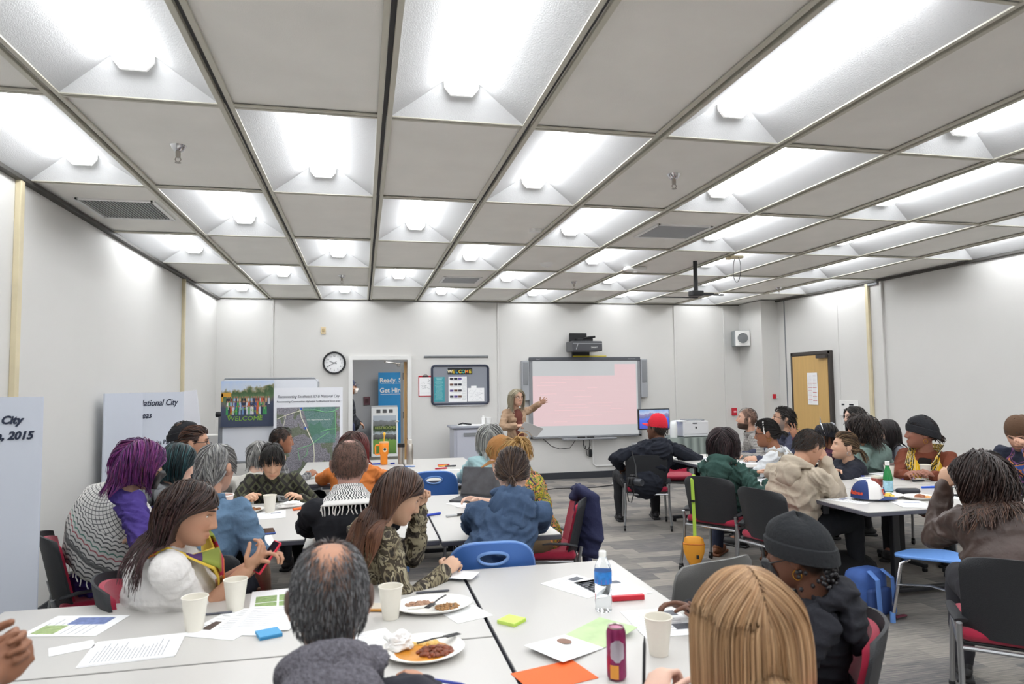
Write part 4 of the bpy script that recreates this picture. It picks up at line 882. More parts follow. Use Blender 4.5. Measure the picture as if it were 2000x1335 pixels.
r = thing('sparkling_water_bottle', 'green sparkling water bottle with pale label on the right table', 'bottle', (3.93, 4.53, TZ))
gp = mat('green_glass', '2f9a57', .08, trans=.6)
MB().lathe([(.030, 0), (.034, .006), (.034, .12), (.028, .155), (.015, .20), (.014, .225)], n=28).build('bottle_body', gp, r, smooth=True)
MB().lathe([(.0346, .02), (.0346, .10)], n=28, cap=False).build('label', mat('pale_blue_label', '9fc9dd', .5, noise_amt=.2, nscale=50), r, smooth=True); MB().lathe([(.0165, .215), (.0165, .245)], n=20).build('cap', white_p, r, smooth=True)
r = thing('drink_can', 'slim magenta and silver drink can in front of the brochure', 'can', (.735, 1.955, TZ))
MB().lathe([(.022, 0), (.028, .006), (.029, .012), (.029, .135), (.024, .148)], n=36).build('can_body', mat('can_magenta', '8c2f5e', .25, metal=.5, noise_amt=.25, nscale=30), r, smooth=True)
MB().lathe([(.024, .147), (.0245, .152), (.021, .150), (.021, .146), (0, .146)], n=36, cap=False).build('can_lid', steel, r, smooth=True)
q = MB(); P = []
for j, (z, wd) in enumerate([(.055, .25), (.065, .9), (.075, 1.0), (.085, .95), (.095, 1.0), (.108, .9), (.118, .3)]):
    for i in range(13): a = -PI/2-.25+(i/12-.5)*1.5*wd; P.append((.0295*math.cos(a), .0295*math.sin(a), z))
q.grid(P, 13, 7); q.build('silver_emblem', mat('can_silver', 'b9b3be', .3, metal=.6), r, smooth=True)
q = MB(); P = []
for j in range(4):
    for i in range(9): a = -PI/2-.6+(i/8-.5)*.9; P.append((.0296*math.cos(a), .0296*math.sin(a), .008+j*.013))
q.grid(P, 9, 4); q.build('orange_fruit_print', mat('can_orange', 'e09a3a', .3), r, smooth=True)
def pad(lab, x, y, rz, col, side):
    r = thing('sticky_note_pad', lab, 'sticky notes', (x, y, TZ), rz)
    MB().box((0, 0, .006), (.076, .076, .012)).build('note_pad', mat('pad_'+col, col, .6), r); MB().box((0, -.0383, .004), (.076, .001, .008)).build('pad_edge', mat('pad_'+side, side, .6), r)
pad('lime green sticky note pad on the front right table', .535, 2.495, .75, 'c6e26a', 'b4d64c'); pad('blue sticky note pad left of the balding man', -.32, 2.58, .35, '4d9ccc', '2f7fb0')
r = thing('red_book', 'white topped notebook with a red spine edge near the water bottle', 'book', (1.045, 2.70, TZ), -.05)
MB().box((0, .02, .008), (.13, .17, .014)).build('pages', paper_m, r); MB().box((0, -.072, .010), (.135, .022, .02), bev=.003).build('red_edge', red_p, r)
def phone(lab, x, y, z, rz, col='1a1b20', side='2f4a8c', rot=None):
    r = thing('smartphone', lab, 'phone', (x, y, z), rz)
    if rot: r.rotation_euler = rot
    MB().box((0, 0, 0), (.074, .150, .011), bev=.005).build('case', mat('phone_'+side, side, .4), r, smooth=True); MB().box((0, 0, .0058), (.066, .140, .001)).build('screen', mat('phone_glass_'+col, col, .1), r)
    return r
phone('blue cased smartphone at the near edge of the middle table', -.55, 4.37, TZ+.006, .2)
phone('phone with a wooden case beside the cup right of the balding man', .045, 2.775, TZ+.006, 1.3, 'd9cfc0', 'c98d3c')
r = thing('glasses_case', 'black glasses case on the right hand table', 'case', (4.05, 4.47, TZ), -.25); MB().box((0, 0, .022), (.17, .065, .044), bev=.02).build('case_shell', mat('case_black', '2a2b33', .35), r, smooth=True); MB().box((0, -.0, .026), (.172, .067, .002), bev=.0005).build('seam', dgrey_p, r)
tag(MB().box((0, 0, .012), (.07, .03, .02), bev=.006).tube([(.03, 0, .01), (.09, .02, .004), (.14, 0, .004)], .003, 6).build('folded_sunglasses', mat('teal_dark', '274d4f', .3), loc=(4.52, 4.60, TZ)), 'dark teal folded sunglasses on the right table', 'glasses')
tag(MB().box((0, 0, .006), (.15, .075, .010), bev=.004).build('smartphone', black_p, loc=(4.36, 4.28, TZ+.002), rz=.1), 'black phone on white sheet beside the leather jacket', 'phone')
# tumbler, steel bottles
r = thing('tumbler', 'large orange handled tumbler with a straw on the far table', 'tumbler', (.235, 7.72, TZ))
om = mat('tumbler_orange', 'ef8a1d', .4)
MB().lathe([(.034, 0), (.038, .004), (.040, .10), (.050, .125), (.052, .235), (.048, .240)], n=32).build('tumbler_body', om, r, smooth=True)
MB().tube([(-.048, 0, .215), (-.088, 0, .215), (-.092, 0, .20), (-.092, 0, .12), (-.085, 0, .11), (-.048, 0, .115)], .009, 8).build('handle', om, r, smooth=True)
MB().lathe([(.051, .238), (.050, .252), (0, .254)], n=32).build('lid', mat('clear_orange_lid', 'e8b98a', .3), r, smooth=True)
MB().tube([(0, 0, .25), (.004, 0, .33)], .005, 8).ell((.004, 0, .335), (.016, .008, .018)).build('straw', mat('straw_yellow', 'e6b23c', .4), r, smooth=True)
q = MB().ell((.008, -.0525, .165), (.022, .003, .024), n=16, m=8).build('round_sticker', mat('sticker_pale', 'ecd2b0', .5), r, smooth=True); MB().ell((.008, -.055, .172), (.016, .002, .013), n=12, m=6).build('dark_sticker_print', black_ink, q)
r = thing('steel_bottle', 'tall brushed steel bottle, right one of the pair on the far table', 'bottle', (.515, 7.66, TZ)); MB().lathe([(.036, 0), (.038, .01), (.038, .20), (.028, .225)], n=28).build('bottle_body', steel, r, smooth=True); MB().lathe([(.026, .222), (.024, .27), (.022, .272)], n=20).build('cap', mat('cap_grey', 'c9c6c0', .4), r, smooth=True); MB().tube([(-.022, 0, .26), (-.03, 0, .29), (.0, 0, .295)], .004, 6).build('carry_loop', chrome, r)
r = thing('steel_bottle', 'shorter steel tumbler with a black lid, left of the pair', 'bottle', (.425, 7.76, TZ)); MB().lathe([(.034, 0), (.036, .01), (.038, .185)], n=28).build('bottle_body', steel, r, smooth=True); MB().lathe([(.040, .183), (.040, .222), (.036, .225)], n=20).build('lid', black_p, r, smooth=True)
tag(MB().tube([(-.04, 0, .006), (0, .02, .006), (.04, 0, .006), (0, -.02, .006)], .005, 6, closed=True).box((.05, 0, .006), (.05, .03, .008), bev=.003).build('blue_keychain', mat('keychain_blue', '5a8ad6', .4), loc=(.48, 7.42, TZ), smooth=True), 'pale blue key ring in front of the steel bottles', 'keys')
# plastic soup container near denim man
r = thing('plastic_container', 'clear plastic container of orange food beside the denim shirt man', 'container', (-.90, 4.80, TZ))
MB().lathe([(.060, 0), (.078, .17)], n=28, cap=False).build('container_wall', mat('frosted_plastic', 'e8d8d0', .3, trans=.3), r, smooth=True); MB().lathe([(.056, .004), (.070, .12), (0, .125)], n=24).build('orange_contents', mat('orange_food', 'e8875a', .4, noise_amt=.3, nscale=30), r, smooth=True); MB().tube([(.079*math.cos(a), .079*math.sin(a), .17) for a in np.linspace(0, 2*PI, 29)[:-1]], .004, 6, closed=True).build('rim', white_p, r, smooth=True)
# laptop
r = thing('laptop', 'dark laptop seen from its side behind the blue hoodie', 'laptop', (.83, 5.12, TZ), -.5)
MB().box((0, 0, .009), (.33, .23, .016), bev=.004).build('keyboard_base', mat('laptop_dark', '3a3b40', .35), r)
sc = MB().box((0, .16, .12), (.33, .008, .225), bev=.003, M=Matrix.Rotation(-.35, 3, 'X')).build('lid', MATS['laptop_dark'], r); MB().box((0, .153, .122), (.31, .003, .20), M=Matrix.Rotation(-.35, 3, 'X')).build('screen', mat('laptop_screen', '4a4a4e', .25, noise_amt=.3, nscale=14), sc)
# baseball cap on table
def cap_shape(r0=.098, back=None):
    P = []
    n, m_ = 32, 12
    for j in range(m_):
        ph = j/(m_-1)*PI/2*.97
        for k in range(n): a = 2*PI*k/n; P.append((r0*math.cos(ph)**.75*math.cos(a), r0*1.12*math.cos(ph)**.75*math.sin(a), .125*math.sin(ph)))
    return P, n, m_
def add_brim(q, r0=.098, L=.085, z=.0, droop=.016, w=1.0):
    P = []; nu, nv = 15, 6
    for side in (0, 1):
        for j in range(nv):
            for i in range(nu):
                a = PI/2+(i/(nu-1)-.5)*1.9*w; u = (i/(nu-1)-.5)*2; d_ = L*(1-abs(u)**2.2)*j/(nv-1)
                P.append((r0*math.cos(a), r0*1.12*math.sin(a)+d_, z+.012-droop*u*u*1.0-.10*d_-(.003 if side else 0)))
    k0 = len(q.v); q.grid(P[:nu*nv], nu, nv); q.grid(P[nu*nv:], nu, nv)
    e = [(i, i+1) for i in range(nu*(nv-1), nu*nv-1)]
    q.add([], []); q.f += [(k0+a, k0+b_, k0+nu*nv+b_, k0+nu*nv+a) for a, b_ in e]; q.mi += [q.cur]*len(e)
r = thing('baseball_cap', 'navy and white baseball cap with interlocking letters on the right table', 'cap', (3.58, 4.335, TZ+.018), -2.15)
P, n_, m_ = cap_shape(); q = MB(); q.grid(P, n_, m_, wrapu=True); q.add([P[(m_-1)*n_+k] for k in range(n_)], [tuple(range(n_))])
for fi, f_ in enumerate(q.f):
    v_ = q.v[f_[0]]; q.mi[fi] = 1 if (v_[1] > -.01) else 0
q.build('crown', [mat('cap_navy', '22386e', .8), mat('cap_white', 'e6e4e2', .8)], r, smooth=True)
q = MB(); add_brim(q); q.build('brim', mat('cap_navy', '22386e', .8), r, smooth=True)
MB().ell((0, 0, .124), (.008, .008, .004)).build('button', mat('cap_navy', '22386e', .8), r)
def curved_letter(body, M, az, zc, size, par, rad=.1055, nm='letter'):
    a = az; return text(nm, body, M, (rad*math.cos(a), rad*1.1*math.sin(a), zc), size, par, align='CENTER', font_off=.002, rot=(PI/2-.25, 0, a+PI/2), ext=.002)
curved_letter('S', mat('cap_navy', '22386e', .8), PI/2+.02-.30, .045, .055, r); curved_letter('D', mat('cap_orange_thread', 'c2452e', .8), PI/2-.12-.30, .032, .055, r)
for k, ch_ in enumerate('Padres'): curved_letter(ch_, MATS['cap_orange_thread'], -.42-.16*(5-k)*1.0+.0, .030, .036, r, rad=.104)
# bags, jacket, straps, camera
r = thing('backpack', 'blue and dark red backpack on the carpet by the table leg', 'backpack', (3.36, 4.12, 0), .2)
MB().box((0, 0, .16), (.26, .18, .32), bev=.06).build('pack_body', mat('pack_blue', '3b5c9e', .8, noise_amt=.1, nscale=20), r, smooth=True); MB().box((.0, -.10, .12), (.20, .06, .18), bev=.025).build('front_pocket', mat('pack_blue_dark', '2a4377', .8), r, smooth=True)
for s in (-1, 1): MB().tube([(s*.06, -.08, .32), (s*.07, -.15, .28), (s*.07, -.16, .06), (s*.06, -.14, .01)], .020, 8, flat=.35).build('shoulder_strap', mat('strap_light_blue', '5b83c8', .8), r, smooth=True)
MB().tube([(.08, -.15, .02), (.14, -.17, .03), (.2, -.13, .01)], .018, 8, flat=.4).build('maroon_strap', mat('strap_maroon', '6a2f3d', .8), r, smooth=True)
r = thing('hanging_jacket', 'navy jacket draped over the red padded chair back', 'jacket', (1.50, 4.84, 0), 1.35)
def cloth_lump(q, pts, rad, flat=.35, n=14): return q.tube(pts, rad, n, flat=flat)
nj = mat('navy_cloth', '23274a', .85, bump=.5, bscale=30)
q = MB(); cloth_lump(q, [(-.14, .0, .78), (-.15, -.03, .84), (-.15, -.09, .78), (-.16, -.10, .55), (-.15, -.09, .38)], [.06, .09, .11, .12, .09], .45); cloth_lump(q, [(-.02, -.0, .78), (-.02, -.03, .84), (-.02, -.08, .76), (-.05, -.09, .6), (-.06, -.10, .24)], [.05, .08, .08, .09, .08], .45)
JQ = q; q = MB().tube([(.12, -.02, .80), (.14, -.06, .83), (.15, -.10, .70), (.14, -.10, .50), (.10, -.11, .30)], [.05, .06, .06, .055, .045], 12, flat=.6); JS = q; JR = r
MB().box((-.05, -.13, .72), (.012, .004, .05)).build('zip_tag', white_p, r)
r = thing('lime_lanyard_strap', 'lime green strap hanging down the chair back of the green hoodie', 'strap', (2.78, 5.33, 0), -.98)
MB().tube([(-.05, .02, .79), (-.05, -.01, .815), (-.05, -.04, .78), (-.05, -.03, .60), (-.05, -.02, .42), (-.05, -.02, .30)], .016, 8, flat=.2).build('webbing', mat('lime_webbing', 'a9cc4a', .8), r); MB().box((-.05, -.04, .60), (.036, .012, .016)).build('buckle', black_p, r)
r = thing('orange_pouch', 'small orange dry pouch hanging from the lime strap', 'bag', (2.71, 5.33, .05), -.5)
q = MB(); P = []
for j, (z, w_) in enumerate([(0, .02), (.06, .055), (.13, .08), (.19, .085), (.25, .07), (.26, .05)]):
    for k in range(16): a = 2*PI*k/16; P.append((w_*math.cos(a)*1.05+.0*z, w_*.45*math.sin(a), z))
q.grid(P, 16, 6, wrapu=True); q.add([P[80+k] for k in range(16)], [tuple(range(16))]); q.build('pouch_body', mat('pouch_orange', 'e29a2c', .6), r, smooth=True); MB().box((.03, -.036, .10), (.022, .004, .03)).build('pouch_label', black_p, r)
MB().tube([(.085*math.cos(a), .036*math.sin(a), .20) for a in np.linspace(0, 2*PI, 17)[:-1]], .006, 6, closed=True).build('binding', mat('pouch_dark_orange', 'c9752a', .6), r)
r = thing('camera_on_strap', 'black camera hanging by its strap beside the red cap man chair', 'camera', (2.80, 6.85, .50), .5)
MB().box((0, 0, .06), (.13, .07, .09), bev=.015).box((0, 0, .115), (.05, .05, .03), bev=.01).build('camera_body', black_p, r, smooth=True); MB().lathe([(.036, 0), (.038, .06), (.034, .09), (.03, .088)], (0, -.035, .055), n=24, M=RX).build('lens', dgrey_p, r, smooth=True)
MB().tube([(-.06, 0, .1), (-.10, 0, .0), (-.08, 0, -.14), (-.03, 0, -.16), (.02, 0, -.05), (.0, 0, .02)], .006, 6).tube([(.06, 0, .1), (.12, .05, .2), (.14, .12, .36)], .006, 6).build('neck_strap', black_p, r, smooth=True)
r = thing('rear_bag', 'dark open bag lying on the floor under the right hand table', 'bag', (3.70, 4.75, 0), .3)
MB().ell((0, 0, .13), (.28, .2, .13)).build('bag_body', mat('bag_black', '1d1d20', .8, bump=.4, bscale=20), r, smooth=True)
# ================================================================ PEOPLE
V3 = Vector
def vox(mb, name, size, smooth_it=2, smooth_f=.5):
    me = bpy.data.meshes.new(name); me.from_pydata(mb.v, [], mb.f)
    o = bpy.data.objects.new(name, me); COL.objects.link(o)
    bm = bmesh.new(); bm.from_mesh(me); bmesh.ops.recalc_face_normals(bm, faces=bm.faces); bm.to_mesh(me); bm.free()
    q = o.modifiers.new('r', 'REMESH'); q.mode = 'VOXEL'; q.voxel_size = size
    if smooth_it: s = o.modifiers.new('s', 'SMOOTH'); s.iterations = smooth_it; s.factor = smooth_f
    dg = bpy.context.evaluated_depsgraph_get(); out = bpy.data.meshes.new_from_object(o.evaluated_get(dg))
    bpy.data.objects.remove(o); bpy.data.meshes.remove(me)
    out.polygons.foreach_set('use_smooth', [True]*len(out.polygons)); return out
def co(me): a = np.empty(len(me.vertices)*3); me.vertices.foreach_get('co', a); return a.reshape(-1, 3)
def nrm(me): a = np.empty(len(me.vertices)*3); me.vertices.foreach_get('normal', a); return a.reshape(-1, 3)
def setco(me, a): me.vertices.foreach_set('co', a.ravel()); me.update()
def sstep(a, b, x): t = np.clip((x-a)/(b-a), 0, 1); return t*t*(3-2*t)
def folds(me, amp, seed, freq=22):
    P = co(me); N = nrm(me); rs = np.random.RandomState(seed); f = np.zeros(len(P))
    W_ = np.stack([np.sin(P@rs.normal(size=3)*freq*.35+rs.uniform(0, 6)) for _ in range(3)], 1)*.07
    Q = P+W_
    for k in range(7):
        d = rs.normal(size=3); d[2] = abs(d[2])*1.4+.3; d /= np.linalg.norm(d); ph = Q@d*freq*rs.uniform(.7, 1.8)+rs.uniform(0, 6)
        mask = .5+.5*np.sin(P@rs.normal(size=3)*6+rs.uniform(0, 6)); f += (1-np.abs(np.sin(ph)))**1.6*mask*rs.uniform(.5, 1)
    f -= f.mean(); setco(me, P+N*(f*amp)[:, None])
def capsule(q, a, b, ra, rb, n=14):
    a, b = V3(a), V3(b); d = b-a; L = max(d.length, 1e-4); t = d/L; z = V3((0, 0, 1)); R = z.rotation_difference(t).to_matrix()
    prof = [(math.sin(x)*ra, -math.cos(x)*ra) for x in (.25, .6, 1.0, 1.35)]+[(math.sin(x)*rb, L-math.cos(x)*rb) for x in (1.75, 2.15, 2.55, 2.9)]
    q.lathe(prof, a, n=n, M=R)
def chain(q, pts, rs, n=14):
    for k in range(len(pts)-1): capsule(q, pts[k], pts[k+1], rs[k], rs[k+1], n)
def frame(right, up):
    up = V3(up).normalized(); r = V3(right); r = (r-up*r.dot(up)).normalized(); f = up.cross(r); return Matrix((r, f, up)).transposed()
HB = {}
def head_base():
    if HB: return HB['P'], HB['F']
    nl, nm = 72, 52; lon = np.linspace(-PI, PI, nl, endpoint=False); lat = np.linspace(-PI/2+.06, PI/2-.06, nm)
    LO, LA = np.meshgrid(lon, lat); d = np.stack([np.sin(LO)*np.cos(LA), np.cos(LO)*np.cos(LA), np.sin(LA)], -1).reshape(-1, 3)
    p = 2.35; s = (np.abs(d)**p).sum(1)**(-1/p); d2 = d*s[:, None]
    x, y, z = d2[:, 0]*.074, d2[:, 1]*.094, d2[:, 2]*.113
    t = np.clip(-z/.113, 0, 1); fr = sstep(-.01, .05, y)
    x = x*(1-.32*t**1.5); y = np.where(y < 0, y*(1-.40*t), y)
    y = y+fr*(.030*sstep(.25, .95, t)); z = z-.006*t*fr
    up = np.clip(z/.113, 0, 1); y = y-fr*.012*up**2
    g = lambda v, c, w: np.exp(-((v-c)/w)**2)
    ax = np.abs(x); F = sstep(.03, .06, y)
    y = y-F*.012*g(ax, .032, .016)*g(z, .010, .013)             # sockets
    y = y+F*.006*g(ax, .028, .022)*g(z, .032, .009)             # brow
    pr = np.interp(z, [-.046, -.038, -.030, -.015, .005, .022, .035], [0, .013, .031, .023, .012, .006, 0])
    wid = np.interp(z, [-.046, -.034, -.02, .02], [.016, .015, .0095, .009])
    y = y+F*pr*np.exp(-(x/wid)**2)
    y = y+F*.006*g(ax, .042, .018)*g(z, -.022, .022)            # cheeks
    y = y-F*.004*g(x, 0, .03)*g(z, -.050, .006)
    y = y+F*(.009*np.exp(-(x/.022)**2)*(g(z, -.058, .0055)+g(z, -.071, .006)) - .006*np.exp(-(x/.025)**2)*g(z, -.064, .0025))
    y = y-F*.004*g(x, 0, .025)*g(z, -.080, .007)+F*.007*g(x, 0, .020)*g(z, -.098, .012)
    P = np.stack([x, y, z], 1); Fc = []
    for j in range(nm-1):
        for i in range(nl): k = (i+1) % nl; Fc.append((j*nl+i, j*nl+k, (j+1)*nl+k, (j+1)*nl+i))
    Fc += [tuple(range(nl))[::-1], tuple((nm-1)*nl+k for k in range(nl))]
    HB['P'], HB['F'] = P, Fc; return P, Fc
def surf_y(x, z):
    P, _ = head_base(); m_ = P[:, 1] > .02; Q = P[m_]; return Q[np.argmin((Q[:, 0]-x)**2+(Q[:, 2]-z)**2), 1]
HLON = [0, 35, 55, 72, 82, 98, 112, 135, 180]; HLZ = [.074, .066, .045, .004, -.012, .020, -.030, -.058, -.068]
def hairline(lon_deg): return np.interp(np.abs(lon_deg), HLON, HLZ)
def skin_mat(): return mat('skin', 'c79878', .55, attr=True, spec=.35)
SK = {'light': 'e0b79f', 'fair': 'e2bca8', 'tan': 'c3957b', 'brown': '9a6a51', 'dark': '6b4939', 'olive': 'c9a288'}
eye_w = mat('eye_white', 'e8e4e0', .3); eye_d = mat('eye_dark', '21140e', .2)
def hand_prims(q, wrist, fdir, pnorm, side, style='relaxed', s=1.0, n=8):
    # wrist, finger direction, palm normal (palm side), side +1 for a right hand (thumb towards -cross)
    f = V3(fdir).normalized(); pn = V3(pnorm); pn = (pn-f*pn.dot(f)).normalized(); th = pn.cross(f)*side      # thumb side
    w = V3(wrist); P0 = w+f*.045*s
    M = Matrix((th, pn, f)).transposed()
    q.ell(P0, (.041*s, .0165*s, .052*s), M=M, n=14, m=8)
    curl = {'relaxed': .42, 'open': .04, 'grip': 1.05, 'fist': 1.25, 'point': .35, 'flat': .12, 'pinch': .75}[style]; spread = .22 if style == 'open' else .05
    tips = []
    for k, (off, L, r) in enumerate(((.030, .074, .0088), (.010, .082, .0090), (-.010, .076, .0086), (-.029, .062, .0078))):
        base = w+f*(.083-.004*abs(k-1))*s+th*off*s; d = (f+th*spread*(1.2-k*.8)).normalized(); pts = [base-d*.02*s, base]; rs = [r*s*1.05, r*s*1.05]
        c_ = curl*(1+.12*k) if style != 'point' or k else .05; ang = 0
        for sg, fr_ in enumerate((.45, .30, .25)):
            ang += c_*(.8 if sg == 0 else 1.0); dd = d*math.cos(ang)+pn*math.sin(ang); pts.append(pts[-1]+dd*L*fr_*s); rs.append(r*s*(1-.09*(sg+1)))
        chain(q, pts, rs, n); tips.append(pts[-1])
    b = w+f*.022*s+th*.026*s; d1 = (f*.55+th*.8+pn*.25).normalized(); d2 = (f*.85+th*(.55 if style == 'open' else .2)+pn*(.45 if curl > .3 else .15)).normalized()
    p1 = b+d1*.036*s; p2 = p1+d2*.030*s; p3 = p2+(d2+pn*.2).normalized()*.025*s
    chain(q, [b, p1, p2, p3], [.013*s, .0108*s, .0098*s, .0082*s], n)
    return tips
def ik(S_, T, hint, la, lb):
    S_, T = V3(S_), V3(T); d = T-S_; L = d.length
    if L > (la+lb)*.985: T = S_+d.normalized()*(la+lb)*.985; d = T-S_; L = d.length
    t = d.normalized(); a = (la*la-lb*lb+L*L)/(2*L); h = math.sqrt(max(la*la-a*a, 1e-6)); hv = V3(hint); hv = (hv-t*hv.dot(t)).normalized()
    return S_+t*a+hv*h, T
def hair_mat(): return mat('hair', '2b211d', .42, attr=True, spec=.45)
def strands(name, Hc, HM, spec, par, colliders, seed=0):
    rs = np.random.RandomState(seed); n = spec.get('n', 300); style = spec['style']; step = .012; R = np.array([.079, .099, .118])*spec.get('head', 1)
    HMn = np.array(HM); roots = []
    while len(roots) < n:
        d = rs.normal(size=3)
        if len(roots) % 10 < 3 and style in ('down', 'bob'): d[2] = abs(d[2])+1.4
        d /= (np.abs(d)**2.35).sum()**(1/2.35); p = d*R; lon = math.degrees(math.atan2(p[0], p[1]))
        hl = float(hairline(lon)) + spec.get('line', 0)
        if spec.get('bald') and p[2] > .02:
            bv = ((p[0]/.060)**2+((p[1]+spec.get('baldy', .0))/.085)**2)/spec['bald']
            if rs.uniform(0, 1) > min(1, max(.04, (bv-.3)/1.5)): continue
        if p[2] > hl: roots.append(p)
    P = np.array(roots); part = spec.get('part', 0.0)
    L = spec['len']*(1+rs.uniform(-.18, .12, n)); K = max(4, int(spec['len']/step)+1)
    if style == 'short': L = spec['len']*rs.uniform(.7, 1.2, n)
    lay = rs.uniform(.0, .16 if spec.get('vol') is None else spec['vol'], n)
    path = [P*(1+.01)]; cur = P.copy(); up = np.array([0, 0, 1.]); G = HMn.T@np.array([0, 0, -1.]); tie = np.array(spec.get('tie', (0, -.115, .02)))
    wav = spec.get('wave', 0); phs = 26*P[:, 0]+20*P[:, 2]+14*P[:, 1]+rs.uniform(0, .9, n); fr_w = rs.uniform(25, 45, n); vel = None
    for k in range(K-1):
        nl = cur/R; rad = (np.abs(nl)**2.35).sum(1)**(1/2.35); nn = nl/R; nn /= np.linalg.norm(nn, axis=1)[:, None]
        if style in ('pony', 'bun'):
            v = tie-cur; dist = np.linalg.norm(v, axis=1); v /= np.maximum(dist, 1e-4)[:, None]; v = np.where((dist < .018)[:, None], 0, v); st = np.minimum(step, dist)
        else:
            side = np.where(cur[:, 0] > part, 1., -1.)*np.clip(np.abs(cur[:, 0]-part)/.02, .4, 1)
            if style == 'short': v = np.stack([side*.10, np.full(n, spec.get('fwd', -.3)), np.full(n, -.35)], 1)+nn*spec.get('lift', .12)
            elif style == 'fringe': v = np.stack([side*.25, np.where(cur[:, 1] > -.02, .8, -.25), np.full(n, -.30)], 1)+nn*.16
            else: v = np.stack([side*.9*(rad < 1.35)*(cur[:, 2] > .02), -.25*(cur[:, 2] > .0)*np.ones(n)*np.where(cur[:, 1] > .03, spec.get('back', 1.6), .7), np.full(n, -.2)], 1)+G[None]*np.where(cur[:, 2] < .06, 1.4, .55)[:, None]
            v = v-nn*((v*nn).sum(1)*(rad < 1.12))[:, None] + (nn*.12 if style == 'short' else 0)
            v /= np.maximum(np.linalg.norm(v, axis=1), 1e-4)[:, None]; st = np.full(n, step)
            if vel is not None: v = vel*.55+v*.45; v /= np.maximum(np.linalg.norm(v, axis=1), 1e-4)[:, None]
            vel = v
        st = st*np.clip(L/(step*(K-1)), .3, 1.3); cur = cur+v*st[:, None]
        if wav:
            cur = cur+np.stack([np.sin(phs+k*step*fr_w), np.cos(phs*1.3+k*step*fr_w*.9), np.zeros(n)], 1)*wav*.004
        if style in ('down', 'bob'):
            mk = (cur[:, 1] > -.03) & (cur[:, 2] < .035); lim = spec.get('open', .068)*(1-.3*np.clip((-.1-cur[:, 2])/.15, 0, 1)); sx_ = np.where(cur[:, 0] >= part, 1., -1.); cur[:, 0] = np.where(mk, cur[:, 0]*.55+.45*sx_*np.maximum(np.abs(cur[:, 0]), lim), cur[:, 0]); bh = spec.get('behind', .045); cur[:, 1] = np.where(cur[:, 2] < .05, cur[:, 1]*.5+.5*np.minimum(cur[:, 1], bh+np.clip(cur[:, 2], 0, .05)*1.2), cur[:, 1])
        nl = cur/R; rad = (np.abs(nl)**2.35).sum(1)**(1/2.35); tgt = 1+lay*min(1, k/4)+.02
        cur = np.where((rad < tgt)[:, None], cur*(tgt/np.maximum(rad, 1e-4))[:, None], cur)
        # collisions in world space
        Wd = cur@HMn.T+np.array(Hc)
        for (a, b_, r_) in colliders:
            a_, bb = np.array(a), np.array(b_); ab = bb-a_; tt = np.clip(((Wd-a_)@ab)/max(ab@ab, 1e-9), 0, 1); cl = a_+tt[:, None]*ab; dv = Wd-cl; dl = np.linalg.norm(dv, axis=1); rr_ = r_+.004+lay*.05
            Wd = np.where((dl < rr_)[:, None], cl+dv*(rr_/np.maximum(dl, 1e-4))[:, None], Wd)
        cur = (Wd-np.array(Hc))@HMn
        path.append(cur)
    A_ = np.stack(path, 1)
    if style in ('down', 'bob'):
        for _ in range(5): A_[:, 1:-1] = A_[:, 1:-1]*.4+(A_[:, :-2]+A_[:, 2:])*.3
    C = A_@HMn.T+np.array(Hc)                     # n,K,3
    w = spec.get('r', .0042)
    tube_mesh(name, C, w, spec['cols'], par, rs, tip=spec.get('tip', .35), tipcols=spec.get('tipcols'))
    if style in ('pony', 'bun') and spec.get('tail', 0):
        T0 = HM@V3(tie)+V3(Hc); m_ = spec.get('tn', 60); K2 = max(5, int(spec['tail']/.015)); cur = np.array(T0)+rs.normal(size=(m_, 3))*.008
        v = np.array(HM@V3(spec.get('tdir', (0, -1, .2)))); pth = [cur]; sp_ = rs.normal(size=(m_, 3))*.20
        vel = np.tile(v, (m_, 1))+sp_
        for k in range(K2):
            vel = vel*.80+np.array([0, 0, -1.])*.26+sp_*.05; vel /= np.linalg.norm(vel, axis=1)[:, None]; cur = cur+vel*.015
            if wav: cur = cur+np.stack([np.sin(k*.9+phs[:m_]), np.cos(k*.8+phs[:m_]), np.zeros(m_)], 1)*wav*.003
            for (a, b_, r_) in colliders:
                a_, bb = np.array(a), np.array(b_); ab = bb-a_; tt = np.clip(((cur-a_)@ab)/max(ab@ab, 1e-9), 0, 1); cl = a_+tt[:, None]*ab; dv = cur-cl; dl = np.linalg.norm(dv, axis=1)
                cur = np.where((dl < r_+.006)[:, None], cl+dv*((r_+.006)/np.maximum(dl, 1e-4))[:, None], cur)
            pth.append(cur)
        tube_mesh('ponytail', np.stack(pth, 1), w*1.1, spec['cols'], par, rs, tip=.3)
